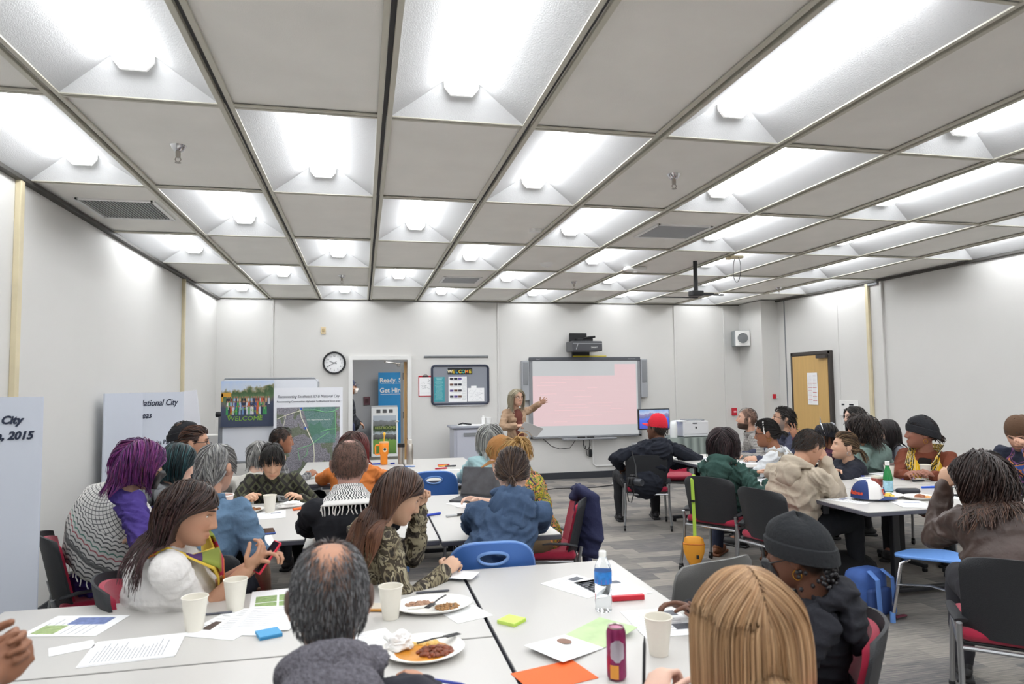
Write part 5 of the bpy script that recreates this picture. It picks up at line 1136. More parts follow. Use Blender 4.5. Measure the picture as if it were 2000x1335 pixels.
def tube_mesh(name, C, w, cols, par, rs, tip=.35, tipcols=None):
    n, K = C.shape[:2]; T = np.gradient(C, axis=1); T /= np.maximum(np.linalg.norm(T, axis=2), 1e-6)[..., None]
    ref = np.array([.31, .22, .92]); A = np.cross(T, ref); A /= np.maximum(np.linalg.norm(A, axis=2), 1e-6)[..., None]; B = np.cross(T, A)
    prof = (w*(1-(1-tip)*np.linspace(0, 1, K)**2))[None, :, None]*rs.uniform(.7, 1.3, (n, 1, 1)); ns = 3
    ring = [C+(A*math.cos(2*PI*q/ns)+B*math.sin(2*PI*q/ns))*prof for q in range(ns)]; Vv = np.stack(ring, 2).reshape(-1, 3)
    base = (np.arange(n)*K*ns)[:, None, None]+(np.arange(K-1)*ns)[None, :, None]; q = np.arange(ns)[None, None]; q2 = (q+1) % ns
    F = np.stack([base+q, base+q2, base+ns+q2, base+ns+q], -1).reshape(-1, 4)
    me = bpy.data.meshes.new(name); me.vertices.add(len(Vv)); me.vertices.foreach_set('co', Vv.ravel().astype(np.float32))
    me.loops.add(F.size); me.loops.foreach_set('vertex_index', F.ravel().astype(np.int32)); me.polygons.add(len(F)); me.polygons.foreach_set('loop_start', (np.arange(len(F))*4).astype(np.int32))
    me.update(calc_edges=True); me.polygons.foreach_set('use_smooth', [True]*len(F))
    cl = np.array([lin(c) for c in cols]); pick = cl[rs.randint(0, len(cl), n)]*rs.uniform(.75, 1.25, (n, 1)); pick[:, 3] = 1
    cc = np.repeat(pick[:, None], K, 1)
    if tipcols is not None:
        tc_ = np.array([lin(c) for c in tipcols])[rs.randint(0, len(tipcols), n)]; f = (np.linspace(0, 1, K)**1.3)[None, :, None]; cc = cc*(1-f)+tc_[:, None]*f
    cc = np.repeat(cc.reshape(-1, 1, 4), ns, 1).reshape(-1, 4)
    at = me.color_attributes.new('Col', 'FLOAT_COLOR', 'POINT'); at.data.foreach_set('color', np.clip(cc, 0, 1).ravel().astype(np.float32)); me.materials.append(hair_mat())
    o = bpy.data.objects.new(name, me); COL.objects.link(o); o.parent = par; return o
def scalp(par, Hc, HM, col, off=.005, line=0, bald=None, head=1, name='hair_base'):
    P, F = head_base(); lon = np.degrees(np.arctan2(P[:, 0], P[:, 1])); hl = hairline(lon)+line; R = P/np.linalg.norm(P, axis=1)[:, None]
    ok = P[:, 2] > hl
    if bald: ok &= ~((P[:, 2] > .035) & ((P[:, 0]/.060)**2+((P[:, 1])/.085)**2 < bald))
    Q = P+R*off; q = MB(); q.v = [tuple(V3(Hc)+HM@V3(p*head)) for p in Q]; q.f = [f for f in F if all(ok[i] for i in f)]; q.mi = [0]*len(q.f)
    used = sorted({i for f in q.f for i in f}); mp_ = {i: k for k, i in enumerate(used)}; q.v = [q.v[i] for i in used]; q.f = [tuple(mp_[i] for i in f) for f in q.f]
    return q.build(name, mat('hair_base_'+col, col, .6), par, smooth=True)
PEOPLE = []
def person(label, hip, head, by, hy=None, hp=0, hroll=0, s=1.0, fat=1.0, skin='tan', top=None, bottom='22232a', shoes='2a2a2c', sleeve=1.0, hair=None, hat=None, face=(), lh=None, rh=None, le=None, re_=None, lstyle='relaxed', rstyle='relaxed',
           standing=False, legs=None, vs=.006, seed=1, female=False, shyaw=None, extra=None, group=None, fold=.010, gvs=.009, lknee=.10, beard=None, legyaw=None, lean=0, neckr=1.0, lpn=None, rpn=None):
    """by, hy: body and head heading in degrees (0 = towards the front wall, 90 = right); hp = head pitch (down < 0)."""
    hy = by if hy is None else hy; b = math.radians(by); bf = V3((math.sin(b), math.cos(b), 0)); br = V3((math.cos(b), -math.sin(b), 0))
    if shyaw is not None: a = math.radians(shyaw); sf = V3((math.sin(a), math.cos(a), 0)); sr_ = V3((math.cos(a), -math.sin(a), 0))
    else: sf, sr_ = bf, br
    H = V3(head); P = V3(hip); HMt = Matrix.Rotation(-math.radians(hy), 3, 'Z')@Matrix.Rotation(math.radians(hp), 3, 'X')@Matrix.Rotation(math.radians(hroll), 3, 'Y')
    hup = HMt@V3((0, 0, 1)); hfw = HMt@V3((0, 1, 0))
    N = H-hup*.105*s-hfw*.030*s-V3((0, 0, .055*s))-(sf*.02)
    root = thing('person', label, 'person', (0, 0, 0), 0, group); root.location = (P.x, P.y, 0)
    O = V3((P.x, P.y, 0)); H = H-O; P = P-O; N = N-O
    up0 = (N-P).normalized(); ctrl = P+(V3((0, 0, 1))*.6+up0*.4)*((N-P).length*.5)-sf*.02
    def spine(t): return P*(1-t)**2+ctrl*2*t*(1-t)+N*t*t
    def sdir(t): return ((ctrl-P)*(1-t)+(N-ctrl)*t).normalized()
    sw = (.138 if female else .158)*s*(1+.22*(fat-1)); prm = []                 # torso ellipsoids (center, radii, frame)
    for t, rad in ((.0, (.150, .120, .105)), (.25, (.138, .108, .12)), (.5, (.142, .110, .13)), (.74, (.152, .108, .12))):
        rr_ = br*(1-t)+sr_*t; M = frame(rr_, sdir(t)); k = fat if t < .6 else (1+(fat-1)*.6)
        prm.append((spine(t)+M@V3((0, .015*(k-1)*10*.2 if t < .6 else 0, 0)), (rad[0]*s*k, rad[1]*s*k*(1.05 if t < .6 and fat > 1 else 1), rad[2]*s), M))
    if female: M = frame(sr_, sdir(.7)); prm += [(spine(.68)+M@V3((x*.060*s, .066*s*fat, -.0)), (.055*s, .046*s, .056*s), M) for x in (-1, 1)]
    SH = {}; sd = sdir(1.0)
    for sd_, nm in ((-1, 'L'), (1, 'R')): SH[nm] = N+sr_*sw*sd_-sd*.055*s-sf*.012
    la, lb = .285*s, .255*s; ARM = {}
    for nm, tgt, hint, sg in (('L', lh, le, -1), ('R', rh, re_, 1)):
        T = (V3(tgt)-O) if tgt is not None else SH[nm]+V3((0, 0, -.42))*s+bf*.22+sr_*sg*.03
        hv = V3(hint) if hint is not None else (sr_*sg*.7-sf*.5-V3((0, 0, .8)))
        E_, W_ = ik(SH[nm], T, hv, la, lb); ARM[nm] = (SH[nm], E_, W_)
    LEG = {}
    lf = bf
    if legyaw is not None: a = math.radians(legyaw); lf = V3((math.sin(a), math.cos(a), 0))
    lr = V3((lf.y, -lf.x, 0))
    for sg, nm in ((-1, 'L'), (1, 'R')):
        hp_ = P+lr*sg*.085*s+V3((0, 0, -.02))
        if standing: kn = V3((hp_.x, hp_.y, .50*s))+lf*.02; an = V3((kn.x, kn.y, .09))-lf*.01
        else: kn = hp_+lf*.42*s+lr*sg*lknee*s; kn.z = .52; an = kn+lf*(.03 if sg > 0 else -.06)+lr*sg*.01; an.z = .09
        LEG[nm] = (hp_, kn, an)
    def limbs(q, g, arms=True, legs_=True, afrac=1.0, skinny=1.0, gl=0, lfrac=1.0, wrist=None):
        if arms:
            for nm in 'LR':
                A, B, C_ = ARM[nm]; f = (1+(fat-1)*.55)*skinny
                r0_, r1_, r2_, r3_ = .047*s*f+g, .039*s*f+g, .038*s*f+g, (.026*s*f+g if wrist is None else wrist)
                if afrac >= 1: chain(q, [A, A.lerp(B, .5), B, B.lerp(C_, .35), C_], [r0_, (r0_+r1_)/2+.002, r1_, r2_+.002, r3_])
                elif afrac > .5: u = (afrac-.5)*2; chain(q, [A, B, B.lerp(C_, u)], [r0_, r1_, r2_])
                else: u = afrac*2; chain(q, [A, A.lerp(B, u)], [r0_, (r0_+r1_)/2+.006])
        if legs_:
            for nm in 'LR':
                A, B, C_ = LEG[nm]; f = 1+(fat-1)*.5
                chain(q, [A, A.lerp(B, .5), B, B.lerp(C_, .35), C_], [.088*s*f+gl, .074*s*f+gl, .056*s*f+gl, .054*s+gl, .036*s+gl])
    # ---- body (one continuous skin mesh)
    q = MB(); Pn, F = head_base(); hs = s*1.05
    q.add([tuple(H+HMt@V3(p*hs)) for p in Pn], F)
    for sg in (-1, 1):
        M = HMt@Matrix.Rotation(sg*-.30, 3, 'Z')
        q.ell(H+HMt@V3((sg*.077, -.012, -.008))*hs, (.009*hs, .019*hs, .031*hs), M=M, n=12, m=8); q.ell(H+HMt@V3((sg*.085, -.022, .002))*hs, (.006*hs, .015*hs, .025*hs), M=M, n=12, m=8)
    chain(q, [N-sd*.03, H+HMt@V3((0, -.022, -.06))*s], [.060*s*neckr, .052*s*neckr])
    for c_, r_, M in prm: q.ell(c_, (r_[0]-.012, r_[1]-.012, r_[2]-.01), M=M, n=20, m=12)
    capsule(q, SH['L'], SH['R'], .048*s, .048*s); limbs(q, -.004)
    for nm, sg, stl, pn_ in (('L', -1, lstyle, lpn), ('R', 1, rstyle, rpn)):
        A, B, C_ = ARM[nm]; f = (C_-B).normalized(); pn = V3(pn_) if pn_ is not None else V3((0, 0, -1))+sr_*(-sg)*.5
        capsule(q, C_, C_+f*.02, .025*s, .023*s); hand_prims(q, C_+f*.004, f, pn, -sg, stl, s*.98)
    for nm in 'LR': A, B, C_ = LEG[nm]; capsule(q, C_, C_+lf*.13-V3((0, 0, .045)), .032, .026)
    me = vox(q, 'body', vs, 1, .3)
    X = co(me); loc = (X-np.array(H))@np.array(HMt)/hs; base = np.array(lin(SK.get(skin, skin))); colr = np.tile(base, (len(X), 1))
    x, y, z = loc[:, 0], loc[:, 1], loc[:, 2]; inh = (np.abs(x) < .1) & (np.abs(y) < .13) & (z > -.125) & (z < .13)
    g = lambda v, c, w_: np.exp(-((v-c)/w_)**2)
    lips = inh*(y > .05)*np.exp(-(x/.024)**4)*g(z, -.064, .0095); lipc = base*np.array([.80, .50, .48, 1]); colr = colr*(1-.75*lips[:, None])+lipc*.75*lips[:, None]
    ck = inh*(y > .02)*g(np.abs(x), .048, .02)*g(z, -.028, .02)*.25; colr = colr*(1-ck[:, None])+base*np.array([1.05, .72, .68, 1])*ck[:, None]
    if beard:
        bc_, dens = beard; bm_ = inh*(y > -.01)*sstep(-.038, -.055, z)*(1-.85*np.exp(-(x/.02)**4)*g(z, -.065, .006))*(1-.6*sstep(-.10, -.12, z)*(y < .02)); bm_ = np.maximum(bm_, inh*(np.abs(y-.015) < .02)*(z < .01)*(z > -.06)*(np.abs(x) > .05)*.8)
        bm_ = bm_*dens; colr = colr*(1-bm_[:, None])+np.array(lin(bc_))*bm_[:, None]
    if hair and hair.get('scalp'):
        lon = np.degrees(np.arctan2(x, y)); hm = inh*(sstep(-.012, .012, z-hairline(lon)-hair.get('line', 0)))
        if hair.get('bald'): hm = hm*sstep(.3, 1.9, np.where(z > .02, (x/.062)**2+((y+hair.get('baldy', 0))/.088)**2, 9)/hair['bald'])
        hm = hm*hair['scalp'][1]; colr = colr*(1-hm[:, None])+np.array(lin(hair['scalp'][0]))*hm[:, None]
    colr[:, 3] = 1
    at = me.color_attributes.new('Col', 'FLOAT_COLOR', 'POINT'); at.data.foreach_set('color', np.clip(colr, 0, 1).ravel().astype(np.float32))
    me.materials.append(skin_mat())
    # eyes, brows in the same mesh
    ex = MB(); closed = 'closed' in face
    for sg in (-1, 1):
        c_ = V3((sg*.0315, surf_y(sg*.0315, .010)-.0075, .010)); 
        if not closed: ex.cur = 0; ex.ell(H+HMt@c_*hs, (.0125*hs, .0115*hs, .0085*hs), M=HMt, n=14, m=10); ex.cur = 1; ex.ell(H+HMt@(c_+V3((0, .0075, -.0005)))*hs, (.0052*hs, .0045*hs, .0052*hs), M=HMt, n=10, m=8)
        ex.cur = 1; ln = [H+HMt@V3((sg*(.0315+dx), surf_y(sg*(.0315+dx), .010)+.0035, .0165-.35*abs(dx)**1.2-(.006 if closed else 0)))*hs for dx in (-.014, -.007, 0, .007, .014)]; ex.tube(ln, [.0008, .0014, .0016, .0014, .0008], 6)
        ex.cur = 2; ln = [H+HMt@V3((sg*(.031+dx), surf_y(sg*(.031+dx), .031)+.0015, .033+.10*(-abs(dx-.004))+.002))*hs for dx in (-.018, -.009, 0, .009, .018)]; ex.tube(ln, [.0014, .0028, .003, .0024, .0012], 6, flat=1)
    bcol = (hair or {}).get('cols', ['2a211c'])[0]; bcol = (hair or {}).get('brow', bcol)
    bo = bpy.data.objects.new('body', me); COL.objects.link(bo); bo.parent = root
    m2 = bpy.data.meshes.new('e'); m2.from_pydata(ex.v, [], ex.f); 
    bm = bmesh.new(); bm.from_mesh(me); nv0 = len(bm.faces); bm.from_mesh(m2); bm.faces.ensure_lookup_table()
    for k, mi in enumerate(ex.mi): bm.faces[nv0+k].material_index = mi+1; bm.faces[nv0+k].smooth = True
    bm.to_mesh(me); bm.free(); bpy.data.meshes.remove(m2)
    for M in (eye_w, eye_d, mat('brow_'+bcol, bcol, .8)): me.materials.append(M)
    # ---- clothing
    if top:
        g_ = top.get('g', .010); q = MB()
        for c_, r_, M in prm: q.ell(c_, (r_[0]+g_, r_[1]+g_, r_[2]+g_), M=M, n=22, m=14)
        capsule(q, SH['L'], SH['R'], .050*s+g_, .050*s+g_); capsule(q, N-sd*.02, N-sd*.09, .066*s+g_*.5, .085*s+g_)
        limbs(q, g_+.003, legs_=False, afrac=top.get('sleeve', 1.0)); 
        if top.get('collar', 'crew') == 'crew': q.tube([N+HMt.col[0]*0+frame(sr_, (sd+V3((0, 0, .4)))).col[0]*math.cos(a)*.064*s+frame(sr_, (sd+V3((0, 0, .4)))).col[1]*math.sin(a)*.060*s-sd*.002 for a in np.linspace(0, 2*PI, 17)[:-1]], .011, 8, closed=True)
        if top.get('hem', True): # skirt of the garment over the hips
            capsule(q, P+V3((0, 0, .02))-bf*.01, P+bf*.05, .135*s*fat+g_, .12*s*fat+g_)
        mt = vox(q, top.get('name', 'shirt'), gvs, 3, .5); folds(mt, top.get('fold', fold), seed, top.get('freq', 30)); mt.materials.append(top['m'])
        to = bpy.data.objects.new(top.get('name', 'shirt'), mt); COL.objects.link(to); to.parent = root
        if top.get('collar') == 'hood':
            q = MB(); M = frame(sr_, (sd*.6+V3((0, 0, 1))).normalized()); k_ = top.get('hoodk', 1.0)
            ring = [N+M@V3((math.cos(a)*.088*s, math.sin(a)*.075*s-.012, .022-.030*math.sin(a))) for a in np.linspace(0, 2*PI, 15)[:-1]]
            q.tube(ring, [.030*s*(1-.25*math.sin(a)) for a in np.linspace(0, 2*PI, 15)[:-1]], 10, closed=True)
            q.ell(N+M@V3((0, -.105*s, -.030)), (.115*s*k_, .050*s, .075*s*k_), M=M); q.ell(N+M@V3((0, -.125*s, -.085*k_)), (.08*s*k_, .035*s, .06*s*k_), M=M)
            mh = vox(q, 'hood', gvs, 3); folds(mh, .010, seed+5, 30); mh.materials.append(top.get('hm', top['m'])); ho = bpy.data.objects.new('hood', mh); COL.objects.link(ho); ho.parent = root
        if top.get('collar') == 'shirt':
            q = MB(); M = frame(sr_, (sd*.5+V3((0, 0, 1))).normalized()); PP = []
            for j in (0, 1, 2):
                for a in np.linspace(PI*.62, PI*2.38, 17): PP.append(N+M@V3((math.cos(a)*(.062+.012*j)*s, math.sin(a)*(.062+.014*j)*s, (.028, .034, -.004)[j]*s)))
            q.grid(PP, 17, 3); q.build('collar', top['m'], root, smooth=True, sol=.004)
    if bottom is not None:
        q = MB(); limbs(q, 0, arms=False, gl=.012); q.ell(prm[0][0], (prm[0][1][0]+.008, prm[0][1][1]+.008, prm[0][1][2]), M=prm[0][2])
        mt = vox(q, 'trousers', .013, 2); folds(mt, .006, seed+3); mt.materials.append(bottom if not isinstance(bottom, str) else mat('trousers_'+bottom, bottom, .9)); to = bpy.data.objects.new('trousers', mt); COL.objects.link(to); to.parent = root
        for nm in 'LR':
            C_ = LEG[nm][2]; q = MB(); fr_ = frame(lr, (0, 0, 1)); q.ell(V3((C_.x, C_.y, .045))+lf*.05, (.045, .135, .045), M=fr_, n=16, m=10); q.ell(V3((C_.x, C_.y, .075)), (.043, .055, .05), M=fr_)
            q.box(V3((C_.x, C_.y, .012))+lf*.05, (.085, .27, .024), M=fr_, bev=.011); q.build('shoe', mat('shoe_'+shoes, shoes, .6), root, smooth=True)
    cols = [(SH['L']+O, SH['R']+O, .070*s+.012), (spine(.75)+O, spine(.4)+O, .118*s*fat+.012), (N+O, spine(.75)+O, .075*s+.01), (spine(.74)-sr_*.06+O, spine(.4)-sr_*.06+O, .115*s*fat+.012), (spine(.74)+sr_*.06+O, spine(.4)+sr_*.06+O, .115*s*fat+.012)]
    cols = [(tuple(a-O), tuple(b2-O), r_) for a, b2, r_ in cols]+[(tuple(ARM[k][0]), tuple(ARM[k][1]), .060*s) for k in 'LR']
    if hair and hair.get('style'):
        if hair.get('base', True) and not hair.get('scalp'): scalp(root, H, HMt, hair.get('basecol', hair['cols'][0]), off=.002, line=hair.get('line', 0)+.004, bald=hair.get('bald'), head=hs)
        strands('hair', H, HMt, dict(hair, head=hs), root, cols, seed)
    ctx = dict(H=H, HM=HMt, N=N, sr=sr_, sf=sf, sd=sd, s=s, root=root, O=O, ARM=ARM, spine=spine, sdir=sdir, SH=SH, P=P, bf=bf, br=br, fat=fat, prm=prm, gvs=gvs, seed=seed, LEG=LEG)
    hpos = lambda x, y, z: H+HMt@V3((x, y, z))*hs
    if 'glasses' in face or 'glasses_thin' in face or 'glasses_up' in face:
        thin = 'glasses_thin' in face; q = MB(); dz = .085 if 'glasses_up' in face else .006; yy = .086 if 'glasses_up' in face else surf_y(.03, .005)+.016
        for sg in (-1, 1): q.tube([hpos(sg*.033+math.cos(a)*.023, yy-.004*abs(math.cos(a)), dz+math.sin(a)*.017) for a in np.linspace(0, 2*PI, 15)[:-1]], .0012 if thin else .0024, 6, closed=True); q.tube([hpos(sg*.056, yy-.004, dz+.006), hpos(sg*.074, yy-.045, dz+.004), hpos(sg*.078, -.01, dz-.0)], .0013 if thin else .0022, 6)
        q.tube([hpos(-.010, yy, dz+.003), hpos(.010, yy, dz+.003)], .0015, 6); q.build('glasses', black_p if not thin else mat('thin_frame', '6b5a4e', .3, metal=.5), root, smooth=True)
    for fm in face:
        if fm.startswith('mask'):
            q = MB(); PP = []
            for j, z_ in enumerate((-.012, -.03, -.055, -.08, -.105)):
                for i in range(13):
                    u = -1+2*i/12; x_ = u*(.062-.010*abs(j-1.5)); yb = surf_y(x_*.9, max(z_, -.095)); PP.append(hpos(x_, yb+.004+.022*(1-abs(u))**.8*(1-abs(j-2)/3), z_))
            q.grid(PP, 13, 5); 
            for sg in (-1, 1): q.tube([hpos(sg*.058, surf_y(.05, -.02)+.003, -.02), hpos(sg*.076, .0, -.0), hpos(sg*.080, -.025, .0)], .0018, 5)
            q.build('face_mask', black_p if fm == 'mask_black' else mat('mask_white', 'e6dcd6', .8), root, smooth=True, sol=.002)
        if fm.startswith('hoops'):
            gm = mat('gold', 'd9a441', .25, metal=1) if fm == 'hoops_gold' else chrome
            for sg in (-1, 1): MB().tube([hpos(sg*.082, -.012+math.sin(a)*.014, -.052+math.cos(a)*.016) for a in np.linspace(0, 2*PI, 15)[:-1]], .002, 6, closed=True).build('hoop_earring', gm, root, smooth=True)
    if hat:
        kind, hc = hat[0], hat[1]; hmM = mat('hat_'+hc, hc, .9, bump=.4, bscale=60)
        if kind == 'beanie':
            q = MB(); PP = []; nn, mm_ = 64, 16; tip_ = hat[2] if len(hat) > 2 else 0
            for j in range(mm_):
                ph = -.12+(PI/2+.10)*j/(mm_-1); 
                for k in range(nn):
                    a = 2*PI*k/nn; rib = 1+.012*math.cos(a*32)*math.cos(ph); bulge = 1+.09*math.sin(max(0, ph)*2); cr = math.cos(ph)**.9 if ph < 1.55 else .02
                    PP.append(hpos(.086*cr*math.cos(a)*rib*bulge, (.106*cr*math.sin(a))*rib*bulge-.012-tip_*.4*max(0, math.sin(ph)), .020+(.104+tip_)*math.sin(ph)*(1+.05*math.sin(a*3)*max(0, ph))-.03*0+.030*math.sin(a)*math.cos(ph)))
            q.grid(PP, nn, mm_, wrapu=True); q.build('beanie', hmM, root, smooth=True, sol=.004)
            q = MB(); PP = []
            for j, (z_, o_) in enumerate(((-.012, .002), (-.008, .010), (.020, .012), (.042, .010), (.046, .002))):
                for k in range(nn): a = 2*PI*k/nn; rib = 1+.01*math.cos(a*32); PP.append(hpos((.088+o_)*math.cos(a)*rib, (.107+o_)*math.sin(a)*rib-.012, z_+.030*math.sin(a)))
            q.grid(PP, nn, 5, wrapu=True); q.build('beanie_cuff', hmM, root, smooth=True)
        if kind.startswith('cap'):
            back = kind == 'capback'; Rr = Matrix.Rotation(PI if back else 0, 3, 'Z'); PP, nn, mm_ = cap_shape(.086)
            til = Matrix.Rotation(.12*(1 if not back else -1), 3, 'X')
            f2 = lambda p: tuple(H+HMt@(til@(Rr@V3(p))+V3((0, -.006, .022)))*hs)
            q = MB(); q.grid([f2(p) for p in PP], nn, mm_, wrapu=True); q.add([f2(PP[(mm_-1)*nn+k]) for k in range(nn)], [tuple(range(nn))]); q.build('cap_crown', hmM, root, smooth=True)
            q = MB(); add_brim(q, .086, .075, w=.9); q.v = [f2(p) for p in q.v]; q.build('cap_brim', mat('hat_'+hat[2], hat[2], .85) if len(hat) > 2 else hmM, root, smooth=True)
            MB().ell(f2((0, 0, .125)), (.006, .006, .004)).build('cap_button', hmM, root)
        if kind == 'headband':
            PP = [hpos(.085*math.cos(a), .012+.0*a, .012+.112*math.sin(a)) for a in np.linspace(-.1, PI+.1, 20)]; MB().tube(PP, hat[2] if len(hat) > 2 else .006, 8, flat=1).build('headband', hmM, root, smooth=True)
    if extra: extra(ctx)
    PEOPLE.append(root); return ctx
def add_obj(name, me, m_, par):
    me.materials.append(m_); o = bpy.data.objects.new(name, me); COL.objects.link(o); o.parent = par; return o
def sticker(ctx, side=-1, t=.72, txt=None, z=0, fx=.5):
    c_, r_, M = ctx['prm'][3]; x = side*.07; p = c_+M@V3((x, (r_[1]+.034)*math.sqrt(max(0, 1-(x/(r_[0]+.02))**2)), z)); g = MB().box((0, 0, 0), (.085, .002, .058)).build('name_sticker', paper_m, ctx['root']); g.location = p; g.rotation_euler = (M@Matrix.Rotation(-side*.35*-1, 3, 'Z')@Matrix.Rotation(PI, 3, 'Z')).to_euler()
    if txt:
        for k, l_ in enumerate(txt): text('handwriting', l_, black_ink, (0, -.0018, .008-k*.018), .016, g, align='CENTER')
def cloth(name, col, bump=.35, bs=45, na=.06, rough=.9, **k): return mat('cloth_'+name, col, rough, noise_amt=na, nscale=9, bump=bump, bscale=bs, spec=.25, **k)
def camo(name, cs, scale=9, st=(1, 1, 1)):
    t = NT(name, .9); n1 = t.n('TexNoise'); t.l(t.coord('Object', st), n1.inputs[0]); n1.inputs['Scale'].default_value = scale; n1.inputs['Detail'].default_value = 3; n1.inputs['Distortion'].default_value = 1.6
    k = len(cs); t.base(t.ramp(n1.outputs[0], [(.30+.40*i/k if i else 0, c) for i, c in enumerate(cs)], 'CONSTANT'))
    b_ = t.n('TexNoise'); t.l(t.coord('Object'), b_.inputs[0]); b_.inputs['Scale'].default_value = 45; bp = t.n('Bump'); bp.inputs['Strength'].default_value = .35; bp.inputs['Distance'].default_value = .01; t.l(b_.outputs[0], bp.inputs['Height']); t.l(bp.outputs[0], t.b.inputs['Normal']); return t.M
def plaid(name, base, c1, c2, sc=28):
    t = NT(name, .9); v = t.coord('Object', (sc, sc, sc)); s_ = t.n('SeparateXYZ'); t.l(v, s_.inputs[0])
    f = [t.math('LESS_THAN', t.math('FRACT', o_), w_) for o_, w_ in ((s_.outputs[2], .28), (t.math('ADD', s_.outputs[0], s_.outputs[1]), .28))]
    c = t.mix(t.math('MULTIPLY', f[0], .6), base, c1); c = t.mix(t.math('MULTIPLY', f[1], .6), c, c2); return t.base(c)
def keff(name):
    # fishnet up high, banded lower down (woven pattern by local height)
    t = NT(name, .95); v = t.coord('UV'); s_ = t.n('SeparateXYZ'); t.l(v, s_.inputs[0]); U, Vv = s_.outputs[0], s_.outputs[1]
    a = t.math('ABSOLUTE', t.math('SINE', t.math('MULTIPLY', t.math('ADD', U, Vv), 40))); b_ = t.math('ABSOLUTE', t.math('SINE', t.math('MULTIPLY', t.math('SUBTRACT', U, Vv), 40)))
    net = t.math('MAXIMUM', t.math('LESS_THAN', a, .28), t.math('LESS_THAN', b_, .28))
    zz = t.math('ADD', t.math('MULTIPLY', Vv, 60), t.math('MULTIPLY', t.math('ABSOLUTE', t.math('SINE', t.math('MULTIPLY', U, 45))), 1.3))
    wav = t.math('LESS_THAN', t.math('FRACT', t.math('MULTIPLY', zz, .33)), .34)
    solid = t.math('MULTIPLY', t.math('LESS_THAN', t.math('ABSOLUTE', t.math('SUBTRACT', t.math('FRACT', t.math('MULTIPLY', Vv, 2.4)), .9)), .07), .75)
    low = t.math('GREATER_THAN', Vv, .40); f = t.math('ADD', t.math('MULTIPLY', net, t.math('SUBTRACT', 1.0, low)), t.math('MULTIPLY', wav, low)); f = t.math('MAXIMUM', t.math('MULTIPLY', f, .85), t.math('MULTIPLY', solid, low))
    tint = t.ramp(Vv, [(0, '23262c'), (.52, '23262c'), (.56, '2f7a68'), (.62, 'a83a48'), (.68, '23262c')], 'CONSTANT')
    return t.base(t.mix(f, 'dcdad6', tint))
def keff_stripe():
    t = NT('striped_keffiyeh', .95); s_ = t.n('SeparateXYZ'); t.l(t.coord('UV'), s_.inputs[0]); w_ = t.math('MULTIPLY', t.math('SINE', t.math('MULTIPLY', s_.outputs[1], 26)), .35)
    f = t.math('LESS_THAN', t.math('FRACT', t.math('ADD', t.math('MULTIPLY', s_.outputs[0], 22), w_)), .42); return t.base(t.mix(t.math('MULTIPLY', f, t.math('LESS_THAN', s_.outputs[1], .72)), 'dcdbd8', '22252c'))
def shawl(ctx, m_, rows, name='scarf', a0=0, a1=2*PI, nn=48, fold_amp=.008, fringe=False):
    """rows: (t along spine measured down from the neck, half width, half depth, drop, forward shift)"""
    q = MB(); PP = []; UV = []; sr, N, O = ctx['sr'], ctx['N'], ctx['O']; R_ = len(rows)*3-2; idx = np.linspace(0, len(rows)-1, R_)
    for j, f in enumerate(idx):
        k = min(int(f), len(rows)-2); u = f-k; r_ = [a*(1-u)+b_*u for a, b_ in zip(rows[k], rows[k+1])]; t_ = max(0, 1-r_[0]); c_ = ctx['spine'](t_); M = frame(sr, ctx['sdir'](t_)*.8+V3((0, 0, .2)))
        for i in range(nn):
            a = a0+(a1-a0)*i/(nn-1 if a1-a0 < 6.2 else nn); w_ = 1+fold_amp*12*math.sin(a*9+j*.5)*(j/R_)*.35
            PP.append(c_+M@V3((math.cos(a)*r_[1]*w_, math.sin(a)*r_[2]*w_+r_[4], -r_[3]*abs(math.cos(a))**2))); UV.append((a/(2*PI)*2.2, j/(R_-1)))
    q.grid(PP, nn, R_, wrapu=(a1-a0) > 6.2); me_uv = UV
    o = q.build(name, m_, ctx['root'], smooth=True); ul = o.data.uv_layers.new(name='UVMap')
    for lp in o.data.loops: ul.data[lp.index].uv = me_uv[lp.vertex_index]
    s_ = o.modifiers.new('t', 'SOLIDIFY'); s_.thickness = .006; s_.offset = 1
    if fringe:
        F = MB(); base = PP[-nn:]
        for i in range(0, nn, 1): p = base[i]; F.tube([p, p+V3((random.uniform(-.005, .005), 0, -.02)), p+V3((random.uniform(-.01, .01), 0, -.045))], .003, 5)
        F.build('fringe', mat('fringe_white', 'e4e2de', .9), o)
    return o
def vest(ctx, m_, g=.024, name='vest', fold=.008):
    q = MB()
    for c_, r_, M in ctx['prm'][:4]: q.ell(c_, (r_[0]+g, r_[1]+g, r_[2]+g*.6), M=M, n=22, m=14)
    capsule(q, ctx['SH']['L'].lerp(ctx['SH']['R'], .12), ctx['SH']['L'].lerp(ctx['SH']['R'], .88), .06*ctx['s']+g*.8, .06*ctx['s']+g*.8)
    me = vox(q, name, ctx['gvs'], 3); folds(me, fold, ctx['seed']+9, 26); return add_obj(name, me, m_, ctx['root'])
